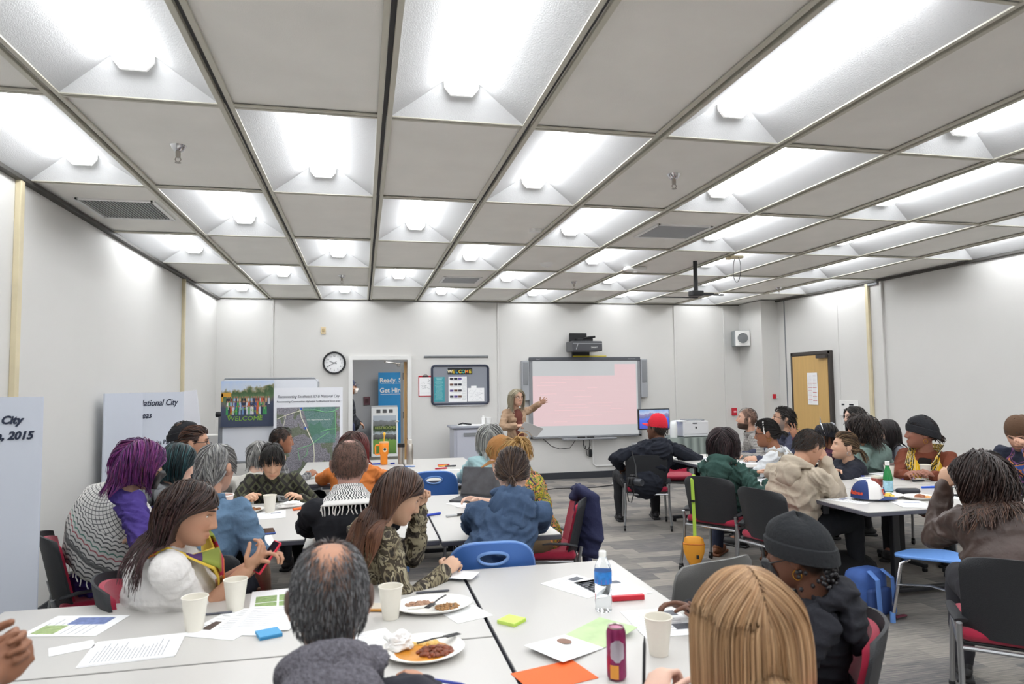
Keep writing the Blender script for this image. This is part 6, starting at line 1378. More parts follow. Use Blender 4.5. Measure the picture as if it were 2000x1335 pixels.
def stole(ctx, m_, name='stole', w=.05, off=.02, sides=(-1, 1), L=.75, uvx=1, spread=.35):
    for sd_ in sides:
        q = MB(); PP = []; UV = []; K = 22; nr = .070 if name in ('stole', 'yellow_stole') and ctx['fat'] > 1.41 else .085
        for k in range(K):
            u = k/(K-1)
            if u < .25: a = PI*1.5+sd_*(u/.25)*PI*.5; M = frame(ctx['sr'], V3((0, 0, 1))); c_ = ctx['N']+M@V3((math.cos(a)*nr*ctx['s'], math.sin(a)*nr*.9*ctx['s'], .02 if nr > .08 else -.01)); wd = V3((0, 0, 1))*.5+M@V3((math.cos(a), math.sin(a), 0))*.3
            else:
                t_ = 1-(u-.25)/.75*L; cc = ctx['spine'](t_); M = frame(ctx['sr'], ctx['sdir'](t_)); fr_ = max(ctx['prm'][3][1][1], ctx['prm'][1][1][1])+off+.018*(1-t_); c_ = cc+M@V3((sd_*(.085-.03*spread*(1-t_)), fr_*(1-.25*max(0, t_-.8)*5*.5), 0)); wd = M@V3((1, -.25*sd_, 0))
            wd = wd.normalized()
            for i in range(5): PP.append(c_+wd*w*(i/2-1)+V3((0, 0, 0))); UV.append((i/4, u))
        q.grid(PP, 5, K); o = q.build(name, m_, ctx['root'], smooth=True); ul = o.data.uv_layers.new(name='UVMap')
        for lp in o.data.loops: ul.data[lp.index].uv = UV[lp.vertex_index]
        s_ = o.modifiers.new('t', 'SOLIDIFY'); s_.thickness = .008
BLK = ['1c1917', '2a2320', '15120f']; DBR = ['2e211b', '4a3326', '221813']; GRY = ['8e8d8b', 'b4b3b0', '5f5e5d', '77777a']
# 1 clasped hands at far left
person('person out of frame at the lower left, dark brown hands clasped above the table', (-1.12, 1.22, .52), (-1.14, 1.38, 1.20), 36, hp=-5, s=1.08, skin='93664e', top=dict(m=cloth('black_sweater', '1d1e24'), sleeve=.62), hair=dict(style='short', cols=BLK, len=.02, n=300, r=.002), lh=(-.775, 1.70, 1.02), rh=(-.758, 1.645, 1.00), le=(-.1, .3, -1), re_=(.2, .2, -1), lstyle='grip', rstyle='grip', lpn=(.35, -.9, 0), rpn=(-.35, .9, 0), vs=.0045, seed=11)
# 2 balding man
def f2(c):
    pass
person('balding grey haired man in a dark fleece hood, back of head in the foreground', (-.06, 1.36, .52), (-.070, 1.60, 1.128), 0, hy=-3, hp=-12, s=1.0, fat=1.12, skin='bb8b72', top=dict(m=cloth('charcoal_jacket', '33333b', bs=25), hm=mat('grey_fleece', '66646c', .95, bump=.9, bscale=140, noise_amt=.3, nscale=120), collar='hood', hoodk=1.1), bottom='2a2c33',
       hair=dict(style='short', cols=['2b2a2b', '4a4a4c', '8b8a8c', '3a393b', '6a6a6d'], len=.016, n=6500, r=.0009, vol=.02, lift=-.05, scalp=('3b3839', .82), bald=.55, baldy=.03, fwd=-.25, line=-.012), lh=(-.30, 1.86, .775), rh=(.165, 1.86, .79), rstyle='grip', vs=.0038, seed=2, fold=.012)
# 3 blonde woman
person('woman with long straight strawberry blonde hair holding a pen, seen from behind', (.93, 1.16, .48), (.850, 1.42, 1.055), 8, hy=8, hp=-12, skin='fair', female=True, top=dict(m=cloth('pink_top', 'c2607e'), sleeve=.95), bottom='2b2c36',
       hair=dict(style='down', cols=['a8825c', 'c4a17c', '8f6d4f', 'b5936e', '9c7855'], tipcols=['c4a075', 'd3b38d', 'a5825c'], len=.50, n=7000, r=.0014, part=.002, vol=.06, open=.070, basecol='866649'), lh=(.690, 1.60, .82), rh=(1.05, 1.80, .775), lstyle='grip', rstyle='relaxed', vs=.0045, seed=3)
# 4 black beanie
def f4(c):
    q = MB(); random.seed(3)
    for k in range(70):
        a = random.uniform(PI*1.0, PI*2.05); z_ = random.uniform(-.10, -.03); q.ell(c['H']+c['HM']@V3((.083*math.cos(a), .10*math.sin(a)-.01, z_)), (.007, .007, .008), n=8, m=6)
    q.build('beaded_hair', mat('braid_black', '16151a', .3), c['root'], smooth=True)['kind'] = 'stuff'
person('person in a black beanie, black hoodie, dark mask and gold hoop earring', (1.50, 2.16, .50), (1.44, 2.08, 1.015), -50, hy=-38, hp=-8, s=.93, fat=1.15, skin='dark', top=dict(m=cloth('black_hoodie', '24252b', bs=30), collar='hood', hoodk=1.05), bottom='1d1e22', hat=('beanie', '1d2024', .012), face=('mask_black', 'hoops_gold'), hair=dict(style='', cols=BLK, scalp=('17140f', .9)), lh=(1.14, 2.10, .768), rh=(1.19, 2.36, .768), lstyle='flat', vs=.0045, seed=4, extra=f4, fold=.012)
# 5 woman in white polo
def f5(c):
    t = NT('rainbow_stole', .9); s_ = t.n('SeparateXYZ'); t.l(t.coord('UV'), s_.inputs[0]); f = t.math('FRACT', t.math('MULTIPLY', s_.outputs[1], 3.2))
    t.base(t.ramp(f, [(0, '8d7c2e'), (.13, 'b21f4b'), (.30, 'd8782a'), (.44, 'b5203f'), (.58, '4b63a8'), (.72, '4c2b63'), (.86, '7f8a35')], 'CONSTANT')); stole(c, t.M, w=.05, off=.038, L=.85)
    stole(c, mat('yellow_red_stole', 'e2c14a', .9), name='yellow_stole', w=.055, off=.018, L=.78, sides=(-1, 1))
    c_, r_, M = c['prm'][3]; g = MB().box(c_+M@V3((.10, r_[1]+.055, -.10)), (.07, .002, .09), M=M@Matrix.Rotation(.4, 3, 'Y')).build('name_badge', paper_m, c['root'])
person('woman in a white polo and rainbow striped stole looking down at a red phone', (-.80, 3.24, .50), (-.695, 3.04, 1.095), 66, hy=92, hp=-18, s=1.04, fat=1.42, skin='bd8f75', female=True, top=dict(m=cloth('white_polo', 'dcdad8', na=.02), sleeve=.40, collar='crew', g=.012, fold=.006), bottom='2a2b3a', hair=dict(style='down', cols=DBR, len=.34, n=1500, r=.0026, part=-.01, vol=.14, open=.058, behind=-.005, wave=.8, tipcols=['4a2d33', '2c1f1c']), lh=(-.44, 3.16, .845), rh=(-.475, 3.08, .835), re_=(-.9, -.25, -.5), lstyle='pinch', rstyle='pinch', lpn=(.2, -.2, -1), rpn=(.1, .5, 1), vs=.0042, seed=5, extra=f5)
ph = phone('red smartphone held by the woman in the white polo', -.395, 3.12, .875, 0, '1a1b20', 'd0213f', rot=(.9, .0, -1.1))
# 6 purple hair
def f6(c):
    shawl(c, keff('woven_keffiyeh'), [(-.03, .075, .075, .0, 0), (.10, .15, .11, .0, -.01), (.22, .235, .16, .02, 0), (.45, .275, .19, .05, 0), (.72, .30, .21, .06, .01)], name='keffiyeh', fringe=True)
    A, B, C_ = c['ARM']['L']; f = (C_-B).normalized(); M = frame(f.orthogonal(), f); MB().tube([C_-f*.02+M@V3((math.cos(a)*.036, math.sin(a)*.036, 0)) for a in np.linspace(0, 2*PI, 13)[:-1]], .010, 6, closed=True).build('pink_scrunchie', mat('pink_scrunchie', 'e0798f', .8), c['root'], smooth=True)
person('person with short purple hair, black mask, keffiyeh shawl and purple dress', (-1.42, 4.36, .52), (-1.165, 4.02, 1.195), 48, hy=55, hp=-14, s=1.05, fat=1.1, skin='olive', female=True, top=dict(m=cloth('purple_dress', '46377c', bs=18, bump=.6), sleeve=.85, fold=.014), bottom='1b1b20', hair=dict(style='bob', cols=['5a2560', '7a3078', '431c50', '6b2a5a'], len=.17, n=1500, r=.0028, part=.01, vol=.30, open=.05, wave=.3), face=('mask_black',), rh=(-1.13, 3.92, .82), lh=(-.98, 4.02, 1.03), re_=(.3, -.8, .2), rstyle='relaxed', lstyle='grip', vs=.005, seed=6, extra=f6)
# 7 teal hair
person('person with a dark teal bob and grey top beside the purple haired person', (-1.32, 4.85, .52), (-1.125, 4.62, 1.135), 60, hy=72, hp=-18, skin='fair', female=True, top=dict(m=cloth('grey_top', '77797c'), collar='hood'), bottom='25262b', hair=dict(style='bob', cols=['1e3a3f', '16282c', '2c5257', '141c20'], len=.20, n=1000, r=.0032, part=.0, vol=.18, open=.052), face=('glasses_thin',), lh=(-.85, 4.75, .77), rh=(-.92, 4.5, .8), seed=7)
# 8 cap man
person('bearded man in a black backward cap near the left wall', (-1.66, 6.45, .52), (-1.475, 6.28, 1.195), 70, hy=78, hp=2, skin='tan', top=dict(m=cloth('black_tee', '1f2024')), hat=('beanie', '1b1c21', -.012), beard=('1c1614', .9), hair=dict(style='short', cols=BLK, len=.02, n=200, r=.003, scalp=('1c1614', .8), line=-.01), bottom='23242a', seed=8, vs=.0055)
# 9 glasses woman
person('woman with short brown hair, glasses and black jacket near the left wall', (-1.50, 6.02, .50), (-1.305, 5.88, 1.165), 72, hy=84, hp=-4, skin='tan', female=True, top=dict(m=cloth('black_jacket2', '22232a'), collar='shirt'), hair=dict(style='bun', cols=['3a2620', '5a3b2c', '2d1d18'], len=.14, n=420, r=.0036, tie=(0, -.11, -.01), tail=.05), face=('glasses',), bottom='2d3038', seed=9, vs=.0055)
# 10 grey haired denim man
def f10(c): pass
person('grey haired man in a blue denim short sleeved shirt, seen from behind', (-.82, 3.80, .52), (-.775, 3.98, 1.165), 5, hy=22, hp=-10, s=1.05, fat=1.15, skin='c4967f', top=dict(m=cloth('denim', '5d7791', bs=30, bump=.6, na=.12), sleeve=.42, collar='shirt', fold=.012), bottom='2a2d38', hair=dict(style='fringe', cols=GRY, len=.065, n=1500, r=.0022, vol=.10), rh=(-.51, 4.00, .50), lh=(-1.0, 4.35, .77), re_=(.3, -.6, -.3), seed=10, vs=.005)
# 11 patterned sweater
def argyle():
    t = NT('argyle_sweater', .95); s_ = t.n('SeparateXYZ'); t.l(t.coord('Object', (1, 1, 1)), s_.inputs[0]); X_, Z_ = t.math('MULTIPLY', s_.outputs[0], 11), t.math('MULTIPLY', s_.outputs[2], 9)
    d = t.math('ADD', t.math('ABSOLUTE', t.math('SUBTRACT', t.math('FRACT', X_), .5)), t.math('ABSOLUTE', t.math('SUBTRACT', t.math('FRACT', Z_), .5)))
    k1 = t.math('LESS_THAN', t.math('ABSOLUTE', t.math('SUBTRACT', d, .32)), .09); k2 = t.math('GREATER_THAN', d, .68); f = t.math('MAXIMUM', k1, t.math('MULTIPLY', k2, .7))
    nz = t.n('TexNoise'); t.l(t.coord('Object'), nz.inputs[0]); nz.inputs['Scale'].default_value = 120; return t.base(t.mix(t.math('MULTIPLY', f, t.math('ADD', .5, t.math('MULTIPLY', nz.outputs[0], .5))), '2b2926', '5c5e46'))
person('young man with black hair and dark diamond patterned sweater looking down at his plate', (-.66, 5.78, .50), (-.668, 5.50, 1.045), 176, hy=172, hp=-30, s=1.02, fat=1.05, skin='d3a88c', top=dict(m=argyle()), bottom='24252a', hair=dict(style='fringe', cols=BLK, len=.062, n=1100, r=.0028, vol=.16, fwd=.5), rh=(-.82, 5.24, .80), lh=(-.45, 5.42, .76), rstyle='grip', face=('closed',), seed=12, vs=.0045, extra=lambda c: sticker(c, side=-1, txt=('Pham', 'Tan')))
# 12 white sweater and grey hair
person('grey haired person in a cream sweater behind the patterned sweater man', (-.92, 5.98, .48), (-.835, 6.12, 1.02), 10, hy=40, hp=-10, skin='fair', top=dict(m=cloth('cream_sweater', 'cfccc4')), hair=dict(style='bob', cols=GRY, len=.12, n=500, r=.0034, vol=.15), bottom='30333a', lh=(-.95, 6.45, .75), seed=13, vs=.0065)
person('dark haired man in grey plaid flannel in front of the map poster', (-.86, 6.95, .50), (-.755, 6.85, 1.09), 60, hy=75, hp=-5, skin='brown', top=dict(m=plaid('grey_plaid', '6a6a6c', '2c2c30', '9a9a9a', 18), collar='shirt'), hair=dict(style='short', cols=BLK, len=.02, n=500, r=.0028, scalp=('1a1614', .9)), bottom='25262b', rh=(-.50, 6.75, .76), seed=14, vs=.0065)
# 13 red hair orange shirt
person('person with long brown to red hair, glasses and orange shirt at the far table', (-.07, 5.92, .50), (-.065, 6.02, 1.085), 8, hy=32, hp=-6, s=1.02, fat=1.28, skin='fair', female=True, top=dict(m=cloth('orange_shirt', 'cf7a3e', bs=20)), hair=dict(style='down', cols=['3c2a26', '4a332c'], tipcols=['8f1f28', 'a32a30', '7a1820'], len=.36, n=900, r=.0032, vol=.14), face=('glasses',), bottom='25262b', lh=(-.36, 6.5, .76), rh=(.22, 6.5, .76), le=(-.9, -.2, -.5), re_=(.9, -.2, -.5), seed=15, vs=.006)
# 14 keffiyeh man
def f14(c):
    shawl(c, keff_stripe(), [(-.12, .066, .064, 0, 0), (-.05, .090, .085, 0, -.005), (.02, .122, .105, 0, -.01), (.07, .150, .125, .0, -.015)], name='keffiyeh', fringe=True, fold_amp=.02)
person('man with cropped thinning hair and black and white scarf over a black jacket', (-.06, 3.50, .52), (-.064, 3.62, 1.200), 0, hy=4, hp=-6, s=1.03, fat=1.08, skin='c6988a', top=dict(m=cloth('black_jacket', '202126', bs=25)), bottom='1c1d22', hair=dict(style='short', cols=['4a362c', '2f231d', '5c4538'], len=.010, n=2600, r=.0010, vol=.01, lift=-.05, scalp=('4b372d', .72), bald=.28, baldy=.0), lh=(-.26, 4.12, .765), rh=(.10, 4.12, .765), le=(-1, -.4, -.3), re_=(1, -.4, -.3), beard=('3a2820', .7), seed=16, vs=.005, extra=f14)
# 15 camouflage woman
cm = camo('bark_camouflage', ['231e18', '584e3e', '7f765e', '3a3226', '989078', '48413a', '2a251f'], 11, (1, 1, .6))
person('woman with very long brown hair and camouflage jacket, hand at her forehead', (.06, 3.30, .52), (.160, 3.17, 1.105), 66, hy=84, hp=-30, s=1.0, skin='olive', female=True, top=dict(m=cm, sleeve=1.0, fold=.012), bottom='26262c', hair=dict(style='down', cols=['3a2a24', '52392c', '2e211c'], tipcols=['6a4430', '7a5138', '5a3826'], len=.56, n=1800, r=.0026, part=.0, vol=.08, open=.056, behind=-.01, back=2.2), lh=(.262, 3.24, 1.03), le=(.5, .3, -1), rh=(.355, 3.10, .765), re_=(-.3, -.6, -.9), lstyle='grip', rstyle='pinch', vs=.0045, seed=17)
sheet('white sheet held at the table edge by the camouflage jacket woman', .425, 3.11, 1.1, w=.12, h=.16, lines=0).location.z = .745
# 16 blue hoodie
person('person in a blue hoodie with a low brown bun, leaning over the middle table', (.64, 3.44, .52), (.800, 3.66, 1.115), 12, hy=14, hp=-24, s=1.03, fat=1.12, skin='fair', top=dict(m=cloth('blue_hoodie', '41546f', bs=40), collar='hood', fold=.012, hoodk=1.1), bottom='23283a', hair=dict(style='bun', cols=['3d2d27', '56402f', '322420'], len=.15, n=1400, r=.0020, tie=(0, -.10, -.055), tail=.055, tn=60, tdir=(0, -1, -.2)), lh=(.68, 4.14, .765), rh=(.98, 4.08, .765), le=(-.6, -.2, -.7), re_=(.6, -.3, -.7), vs=.005, seed=18)
# 17 brown cap
fm_ = camo('autumn_leaf_shirt', ['2f3a30', 'b5a62f', '4d6a3a', 'd08a52', '2b3340', '9aa23c', '6d7a3a'], 13)
person('person in a brown cap with a blonde ponytail and yellow green patterned shirt', (1.20, 4.72, .52), (.975, 4.70, 1.095), -78, hy=-86, hp=-38, s=1.02, fat=1.15, skin='fair', top=dict(m=fm_, sleeve=.5, collar='shirt', fold=.010), bottom='6d5a44', hat=('cap', '9a6c3c'), hair=dict(style='pony', cols=['b08a52', 'c9a468', '8f6a3c'], len=.20, n=700, r=.0026, tail=.20, tn=110, tie=(0, -.125, .035), wave=.6), lh=(.80, 4.50, .765), rh=(.82, 4.92, .765), vs=.005, seed=19)
# 18 grey bob
person('grey haired person in a pale teal shirt sitting before the standing woman', (1.03, 5.90, .50), (1.110, 6.00, 1.125), 8, hy=10, hp=-2, s=1.0, skin='fair', female=True, top=dict(m=cloth('pale_teal', '9dbcc0')), bottom='2a2d33', hair=dict(style='bob', cols=['a5a6a2', '8b8c89', 'bcbdb8', '77797a'], len=.22, n=900, r=.0032, vol=.18), seed=20, lh=(.95, 6.42, .76), rh=(1.2, 6.42, .76))
# 19 standing woman
def f19(c):
    c_, r_, M = c['prm'][3]; q = MB()
    for k in (3, 2, 1): cc, rr_, MM = c['prm'][k]; q.ell(cc+MM@V3((0, .030, 0)), (rr_[0]*.60, rr_[1]+.004, rr_[2]*1.1), M=MM)
    add_obj('brown_top', vox(q, 'brown_top', .009, 2), cloth('brown_knit', '6b4038'), c['root'])
    MB().tube([c['N']+frame(c['sr'], (0, 0, 1))@V3((math.cos(a)*.075, math.sin(a)*.070+.012, -.035-.03*max(0, math.sin(a)))) for a in np.linspace(0, 2*PI, 21)[:-1]], .003, 6, closed=True).build('necklace', mat('gold', 'd9a441', .25, metal=1), c['root'])
st_ = person('standing presenter with grey blonde hair and tan cardigan pointing at the whiteboard', (2.03, 8.92, .80), (2.015, 8.90, 1.420), 168, hy=160, hp=-4, s=.93, skin='cba18a', female=True, top=dict(m=cloth('tan_cardigan', 'a58a72'), sleeve=.92, hem=True), bottom=cloth('dark_jeans', '2d323c'), shoes='2a2422', standing=True, hair=dict(style='bob', cols=['a39a86', 'b8ad94', '8d8472', '9a907a'], len=.24, n=900, r=.0026, vol=.12, part=.015, open=.066), face=('glasses',), lh=(2.375, 9.02, 1.335), le=(0, 1, -.25), rh=(1.955, 8.62, 1.06), re_=(-.9, .3, -.5), lstyle='open', rstyle='grip', lpn=(-.2, -1, 0), vs=.0045, seed=21, extra=f19)
pp_ = tag(MB().box((.08, 0, -.02), (.26, .002, .20), bev=.0).box((.09, -.006, -.01), (.26, .002, .20)).build('paper_bundle', paper_m, loc=(2.04, 8.54, 1.055)), 'white papers held by the standing presenter', 'paper'); pp_.rotation_euler = (.9, .35, .1)
# 20 red cap
person('man in a red cap and black hooded jacket with his back turned', (3.06, 7.14, .50), (3.215, 7.12, 1.085), 12, hy=-32, hp=0, s=1.12, fat=1.35, skin='dark', top=dict(m=cloth('black_hooded', '23262f', bs=20), collar='hood', hoodk=1.0, fold=.014), bottom='1b1c20', shoes='15161a', hat=('cap', 'cf1f33'), hair=dict(style='short', cols=BLK, len=.02, n=200, r=.003, scalp=('15120f', .9)), lh=(2.84, 7.30, .66), rh=(3.45, 7.25, .66), le=(-1, 0, -.3), re_=(1, 0, -.3), seed=22)
# 21 green hoodie
person('person with wavy dark hair and a dark green hooded windbreaker', (3.07, 5.45, .50), (3.06, 5.42, 1.07), 48, hy=40, hp=-2, s=1.06, fat=1.2, skin='tan', female=True, top=dict(m=cloth('green_windbreaker', '35504a', bs=18, bump=.7), collar='hood', fold=.016, hoodk=1.0), bottom='20263a', shoes='7a4a2c', hair=dict(style='down', cols=['2a2024', '3d2c2e', '1f181a'], len=.24, n=1000, r=.0030, vol=.16, wave=.6), lh=(3.42, 5.55, .77), rh=(3.38, 5.2, .77), seed=23)
# 22 headband
person('woman with black hair, white headband, glasses, white blouse and beige vest', (3.95, 5.90, .50), (3.765, 5.85, 1.10), -35, hy=-50, hp=-8, s=1.02, fat=1.15, skin='brown', female=True, top=dict(m=cloth('white_blouse', 'd0d3d6', bs=16, bump=.6), collar='shirt', fold=.012), bottom='25262b', hair=dict(style='bun', cols=BLK, len=.15, n=600, r=.0030, tie=(0, -.12, .0), tail=.04, tn=40), hat=('headband', 'e6e4e0', .006), face=('glasses', 'hoops_gold'), lh=(3.50, 6.0, .78), rh=(3.7, 5.52, .70), seed=24, extra=lambda c: vest(c, cloth('beige_vest', '9a9184'), g=.016), vs=.0055)
# 23 beige hoodie
person('man in a beige hoodie resting his cheek on his hand at the right hand table', (3.20, 4.70, .52), (3.33, 4.64, 1.092), 72, hy=78, hp=-30, s=1.10, fat=1.35, skin='tan', top=dict(m=cloth('beige_hoodie', 'b3a796', bs=30), collar='hood', fold=.014, hoodk=.9), bottom='202228', hair=dict(style='short', cols=BLK, len=.022, n=1600, r=.0018, scalp=('1d1917', .9), vol=.03), lh=(3.60, 4.92, .775), le=(.2, .9, -.6), rh=(3.45, 4.60, .975), re_=(.1, -.3, -1), lstyle='relaxed', seed=25, vs=.005)
# 24, 25
person('bearded man with cropped hair and grey checked shirt near the corner', (4.62, 7.35, .50), (4.42, 7.26, 1.155), -60, hy=-62, hp=6, s=1.05, skin='c99f89', top=dict(m=plaid('check_shirt', '8d8a86', '5f5c5c', 'a9a6a2', 34), collar='shirt', g=.016), bottom='3a3a40', beard=('2c211c', .95), hair=dict(style='short', cols=['3a2a22', '2a1f1a'], len=.010, n=900, r=.0016, scalp=('3b2b23', .7), vol=.02), lh=(4.12, 7.0, .765), rh=(4.2, 7.4, .765), seed=26, vs=.005, extra=lambda c: sticker(c, side=1))
person('older man with glasses, grey goatee and navy jacket near the wooden door', (4.80, 6.86, .52), (4.585, 6.80, 1.17), -60, hy=-62, hp=10, s=1.08, fat=1.1, skin='c29880', top=dict(m=cloth('navy_jacket2', '3f4254', bs=20), collar='shirt'), bottom='2a2b30', face=('glasses',), beard=('8a8582', .8), hair=dict(style='short', cols=['2b2624', '4a4442', '1f1b1a'], len=.055, n=900, r=.0028, vol=.08, wave=.8, fwd=-.8), lh=(4.15, 6.62, .765), rh=(4.2, 7.0, .765), seed=27, vs=.005)
# 26 tiara
def f26(c):
    q = MB(); hb = [c['H']+c['HM']@V3((.088*math.cos(a)*1.05, .03+.02*math.sin(a), .03+.105*math.sin(a))) for a in np.linspace(-.05, PI+.05, 18)]; q.tube(hb, .006, 6)
    for k in range(6, 12): p = hb[k]; q.tube([p, p+V3((0, 0, .03+.012*(3-abs(k-8.5))))], [.005, .0015], 6)
    q.build('tiara', mat('tiara_silver', 'd6d8de', .2, metal=.9), c['root'], smooth=True); MB().ell(c['H']+c['HM']@V3((.06, -.06, .09)), (.035, .035, .033), n=14, m=10).build('silver_pompom', mat('pompom', 'b9bcc4', .5, bump=1, bscale=200), c['root'], smooth=True)
person('person in a black cap with a silver tiara and plum plaid shirt, hand raised', (4.72, 6.28, .50), (4.60, 6.10, 1.045), -40, hy=-58, hp=-4, s=.98, skin='brown', female=True, top=dict(m=plaid('plum_plaid', '4a2238', '1f2433', '5c2c46', 14), collar='shirt'), bottom='25262b', hat=('beanie', '22232c', -.02), hair=dict(style='bob', cols=BLK, len=.12, n=300, r=.004, base=False), lh=(4.22, 6.05, 1.02), le=(-.5, -.3, -1), lstyle='open', seed=28, extra=f26)
# 27 vest woman
person('woman with highlighted hair in a ponytail, black puffer vest, holding a plate', (4.52, 5.74, .42), (4.36, 5.54, .985), -65, hy=-68, hp=6, s=1.0, fat=1.3, skin='caa188', female=True, top=dict(m=cloth('navy_dotted', '20222c'), collar='crew'), bottom='23242a', hair=dict(style='pony', cols=['4a382c', '7a6048', '2f241e', '9c8262'], len=.19, n=1000, r=.0022, tie=(0, -.115, -.02), tail=.14, tn=70), face=('hoops',), lh=(3.98, 5.42, .845), rh=(4.0, 5.25, .80), lstyle='flat', lpn=(0, 0, 1), seed=29, vs=.005, extra=lambda c: vest(c, cloth('black_puffer', '2b2d35', bs=12, bump=1.0), g=.030, fold=.014))
# 28 curly
person('person with big dark curly hair and sage green sweater, back turned', (4.98, 5.86, .50), (4.76, 5.80, 1.115), -20, hy=-40, hp=-4, s=1.08, fat=1.3, skin='tan', female=True, top=dict(m=cloth('sage_sweater', '7a908a', bs=16, bump=.6), fold=.014), bottom='25262b', hair=dict(style='down', cols=['2a211e', '3d302a', '1d1715'], len=.20, n=1300, r=.0034, vol=.45, wave=2.2), seed=30)
# 29 black hair behind
person('person with long black hair and glasses seated against the right wall', (5.72, 6.92, .52), (5.53, 6.85, 1.17), -70, hy=-82, hp=-2, skin='fair', female=True, top=dict(m=cloth('black_top3', '24252b')), bottom='25262b', face=('glasses',), hair=dict(style='down', cols=BLK, len=.36, n=900, r=.0034, vol=.20, open=.052), seed=31)
# 30 mask
person('woman with long dark hair, glasses, pale face mask and grey sweatshirt', (5.50, 6.20, .50), (5.30, 6.08, 1.065), -65, hy=-62, hp=0, s=1.0, skin='fair', female=True, top=dict(m=cloth('grey_sweatshirt', '85868e')), bottom='25262b', face=('glasses', 'mask_white'), hair=dict(style='down', cols=['1f1a1c', '2e2526', '16120f'], len=.34, n=900, r=.0032, vol=.08, open=.060), seed=32, vs=.005)
# 31 yellow scarf
def f31(c):
    t = NT('yellow_kente', .9); s_ = t.n('SeparateXYZ'); t.l(t.coord('UV'), s_.inputs[0]); U, Vv = s_.outputs[0], s_.outputs[1]
    nz = t.n('TexVoronoi'); t.l(t.coord('UV', (7, 38, 1)), nz.inputs[0]); blk_ = t.math('MULTIPLY', t.math('GREATER_THAN', U, .5), t.math('GREATER_THAN', nz.outputs[0], .42)); c1 = t.mix(blk_, 'e0b41c', '1f1a12'); st2 = t.math('GREATER_THAN', t.math('FRACT', t.math('MULTIPLY', U, 5)), .85); t.base(t.mix(st2, c1, 'd8cfae'))
    stole(c, t.M, w=.075, off=.035, L=.9); stole(c, t.M, name='inner_stole', w=.06, off=.022, L=.75, spread=1.7)
    for k in (3, 2): pass
    q = MB()
    for k in (3, 2, 1): cc, rr_, MM = c['prm'][k]; q.ell(cc+MM@V3((0, .024, 0)), (rr_[0]*.50, rr_[1]+.002, rr_[2]*1.1), M=MM)
    add_obj('black_top', vox(q, 'black_top', .009, 2), cloth('black_knit', '1f1c1b'), c['root'])
person('woman in a black knit hat, rust cardigan and yellow patterned scarf', (5.16, 5.46, .52), (4.975, 5.30, 1.105), -125, hy=-58, hp=2, s=1.12, fat=1.40, skin='946554', female=True, top=dict(m=cloth('rust_cardigan', '74402f'), fold=.012), bottom='25262b', hat=('beanie', '1c1d22', .012), face=('hoops_gold', 'glasses_up'), hair=dict(style='bun', cols=['2a1d18', '3a2820'], len=.12, n=260, r=.004, tie=(0, -.12, -.02), tail=.05, base=False), lh=(4.78, 4.98, .775), rh=(4.62, 5.10, .775), lstyle='grip', seed=33, vs=.005, extra=f31)
# 32 brown cap right edge
person('man in a brown cap looking down at the right edge of the photograph', (5.22, 4.46, .52), (5.03, 4.40, 1.165), -115, hy=-118, hp=-34, s=1.0, skin='c2967f', top=dict(m=camo('galaxy_tee', ['1f2536', '23293c', '1c2030', '7a4a7a', '242a3e', 'c77a4a', '3c5aa0'], 5)), bottom='25262b', hat=('capback', '5a4230'), beard=('3a2a22', .6), hair=dict(style='short', cols=BLK, len=.02, n=200, r=.003, scalp=('1c1614', .8)), lh=(4.90, 4.22, 1.05), le=(-.3, -.3, -1), rh=(4.7, 4.5, .775), lstyle='grip', seed=34)
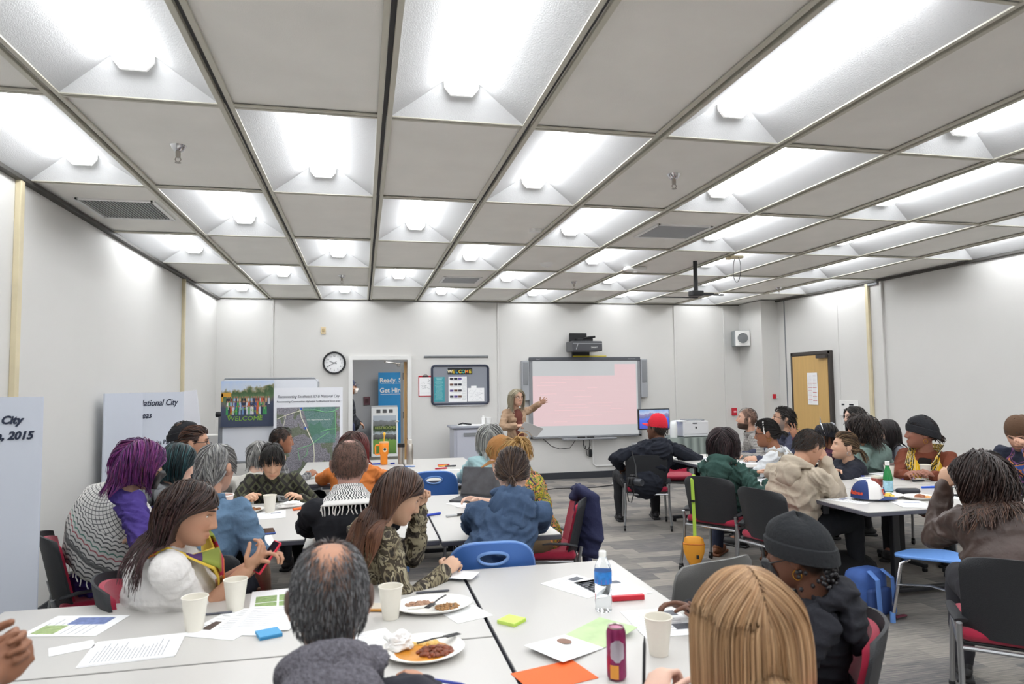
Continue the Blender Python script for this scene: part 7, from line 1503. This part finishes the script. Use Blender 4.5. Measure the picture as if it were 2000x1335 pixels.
# 33 brown leather jacket
def f33(c):
    pass
person('woman with long wavy brown hair and a brown leather jacket holding her glasses', (3.06, 2.72, .52), (3.10, 2.93, 1.09), 40, hy=-18, hp=-10, s=1.06, fat=1.2, skin='olive', female=True, top=dict(m=mat('brown_leather', '4a3c37', .42, bump=.5, bscale=22, spec=.5, noise_amt=.12, nscale=8), fold=.016, g=.016), bottom='2a2a30', hair=dict(style='down', cols=['2a2120', '3a2d2a', '1f1918'], tipcols=['5e4334', '43302a', '32261f'], tip=.85, len=.46, n=2600, r=.0028, part=.0, vol=.24, wave=1.6, open=.062), lh=(3.085, 3.15, 1.01), le=(-.15, .1, -1), rh=(3.6, 3.2, .80), lstyle='pinch', lpn=(.8, .2, -.2), vs=.0045, seed=35)
r = thing('eyeglasses', 'thin gold rimmed glasses held at the face of the leather jacket woman', 'glasses', (3.12, 3.13, 1.085), .3)
MB().tube([(math.cos(a)*.024, 0, math.sin(a)*.019) for a in np.linspace(0, 2*PI, 17)[:-1]], .0012, 6, closed=True).tube([(.055+math.cos(a)*.024, 0, math.sin(a)*.019) for a in np.linspace(0, 2*PI, 17)[:-1]], .0012, 6, closed=True).tube([(.078, 0, 0), (.08, -.12, 0)], .0012, 6).build('rims', mat('gold', 'd9a441', .25, metal=1), r, smooth=True)
# 34 corridor
person('person in a dark cap, blue mask and black jacket standing in the corridor', (-.215, 12.45, .92), (-.205, 12.5, 1.575), 88, hy=90, s=1.0, skin='tan', top=dict(m=cloth('black_jacket4', '25272c')), bottom='2c3350', standing=True, hat=('cap', '1f2740'), face=('mask_white',), hair=dict(style='short', cols=BLK, len=.02, n=150, r=.003, scalp=('1c1614', .8)), rh=(-.12, 12.5, .98), seed=36, vs=.008)
# held pens
def pen(lab, p, d, col='1c1d22', L=.14):
    p, d = V3(p), V3(d).normalized(); o = MB().tube([p-d*L*.35, p+d*L*.5, p+d*L*.65], [.0045, .0045, .001], 8).build('pen', mat('pen_'+col, col, .35), smooth=True); return tag(o, lab, 'pen')
pen('black pen in the left hand of the blonde woman', (.705, 1.68, .855), (.15, .25, .9)); pen('blue pen in the right hand of the balding man', (.205, 1.90, .80), (.9, .3, -.35), '2a3f9c')
fork(None, 'plastic fork held by the patterned sweater man', -.83, 5.16, .80, 2.4, -.5)

for nm_, q_ in (('jacket_body', JQ), ('sleeve', JS)):
    me_ = vox(q_, nm_, .012, 6); folds(me_, .016, 77, 24); add_obj(nm_, me_, nj, JR)
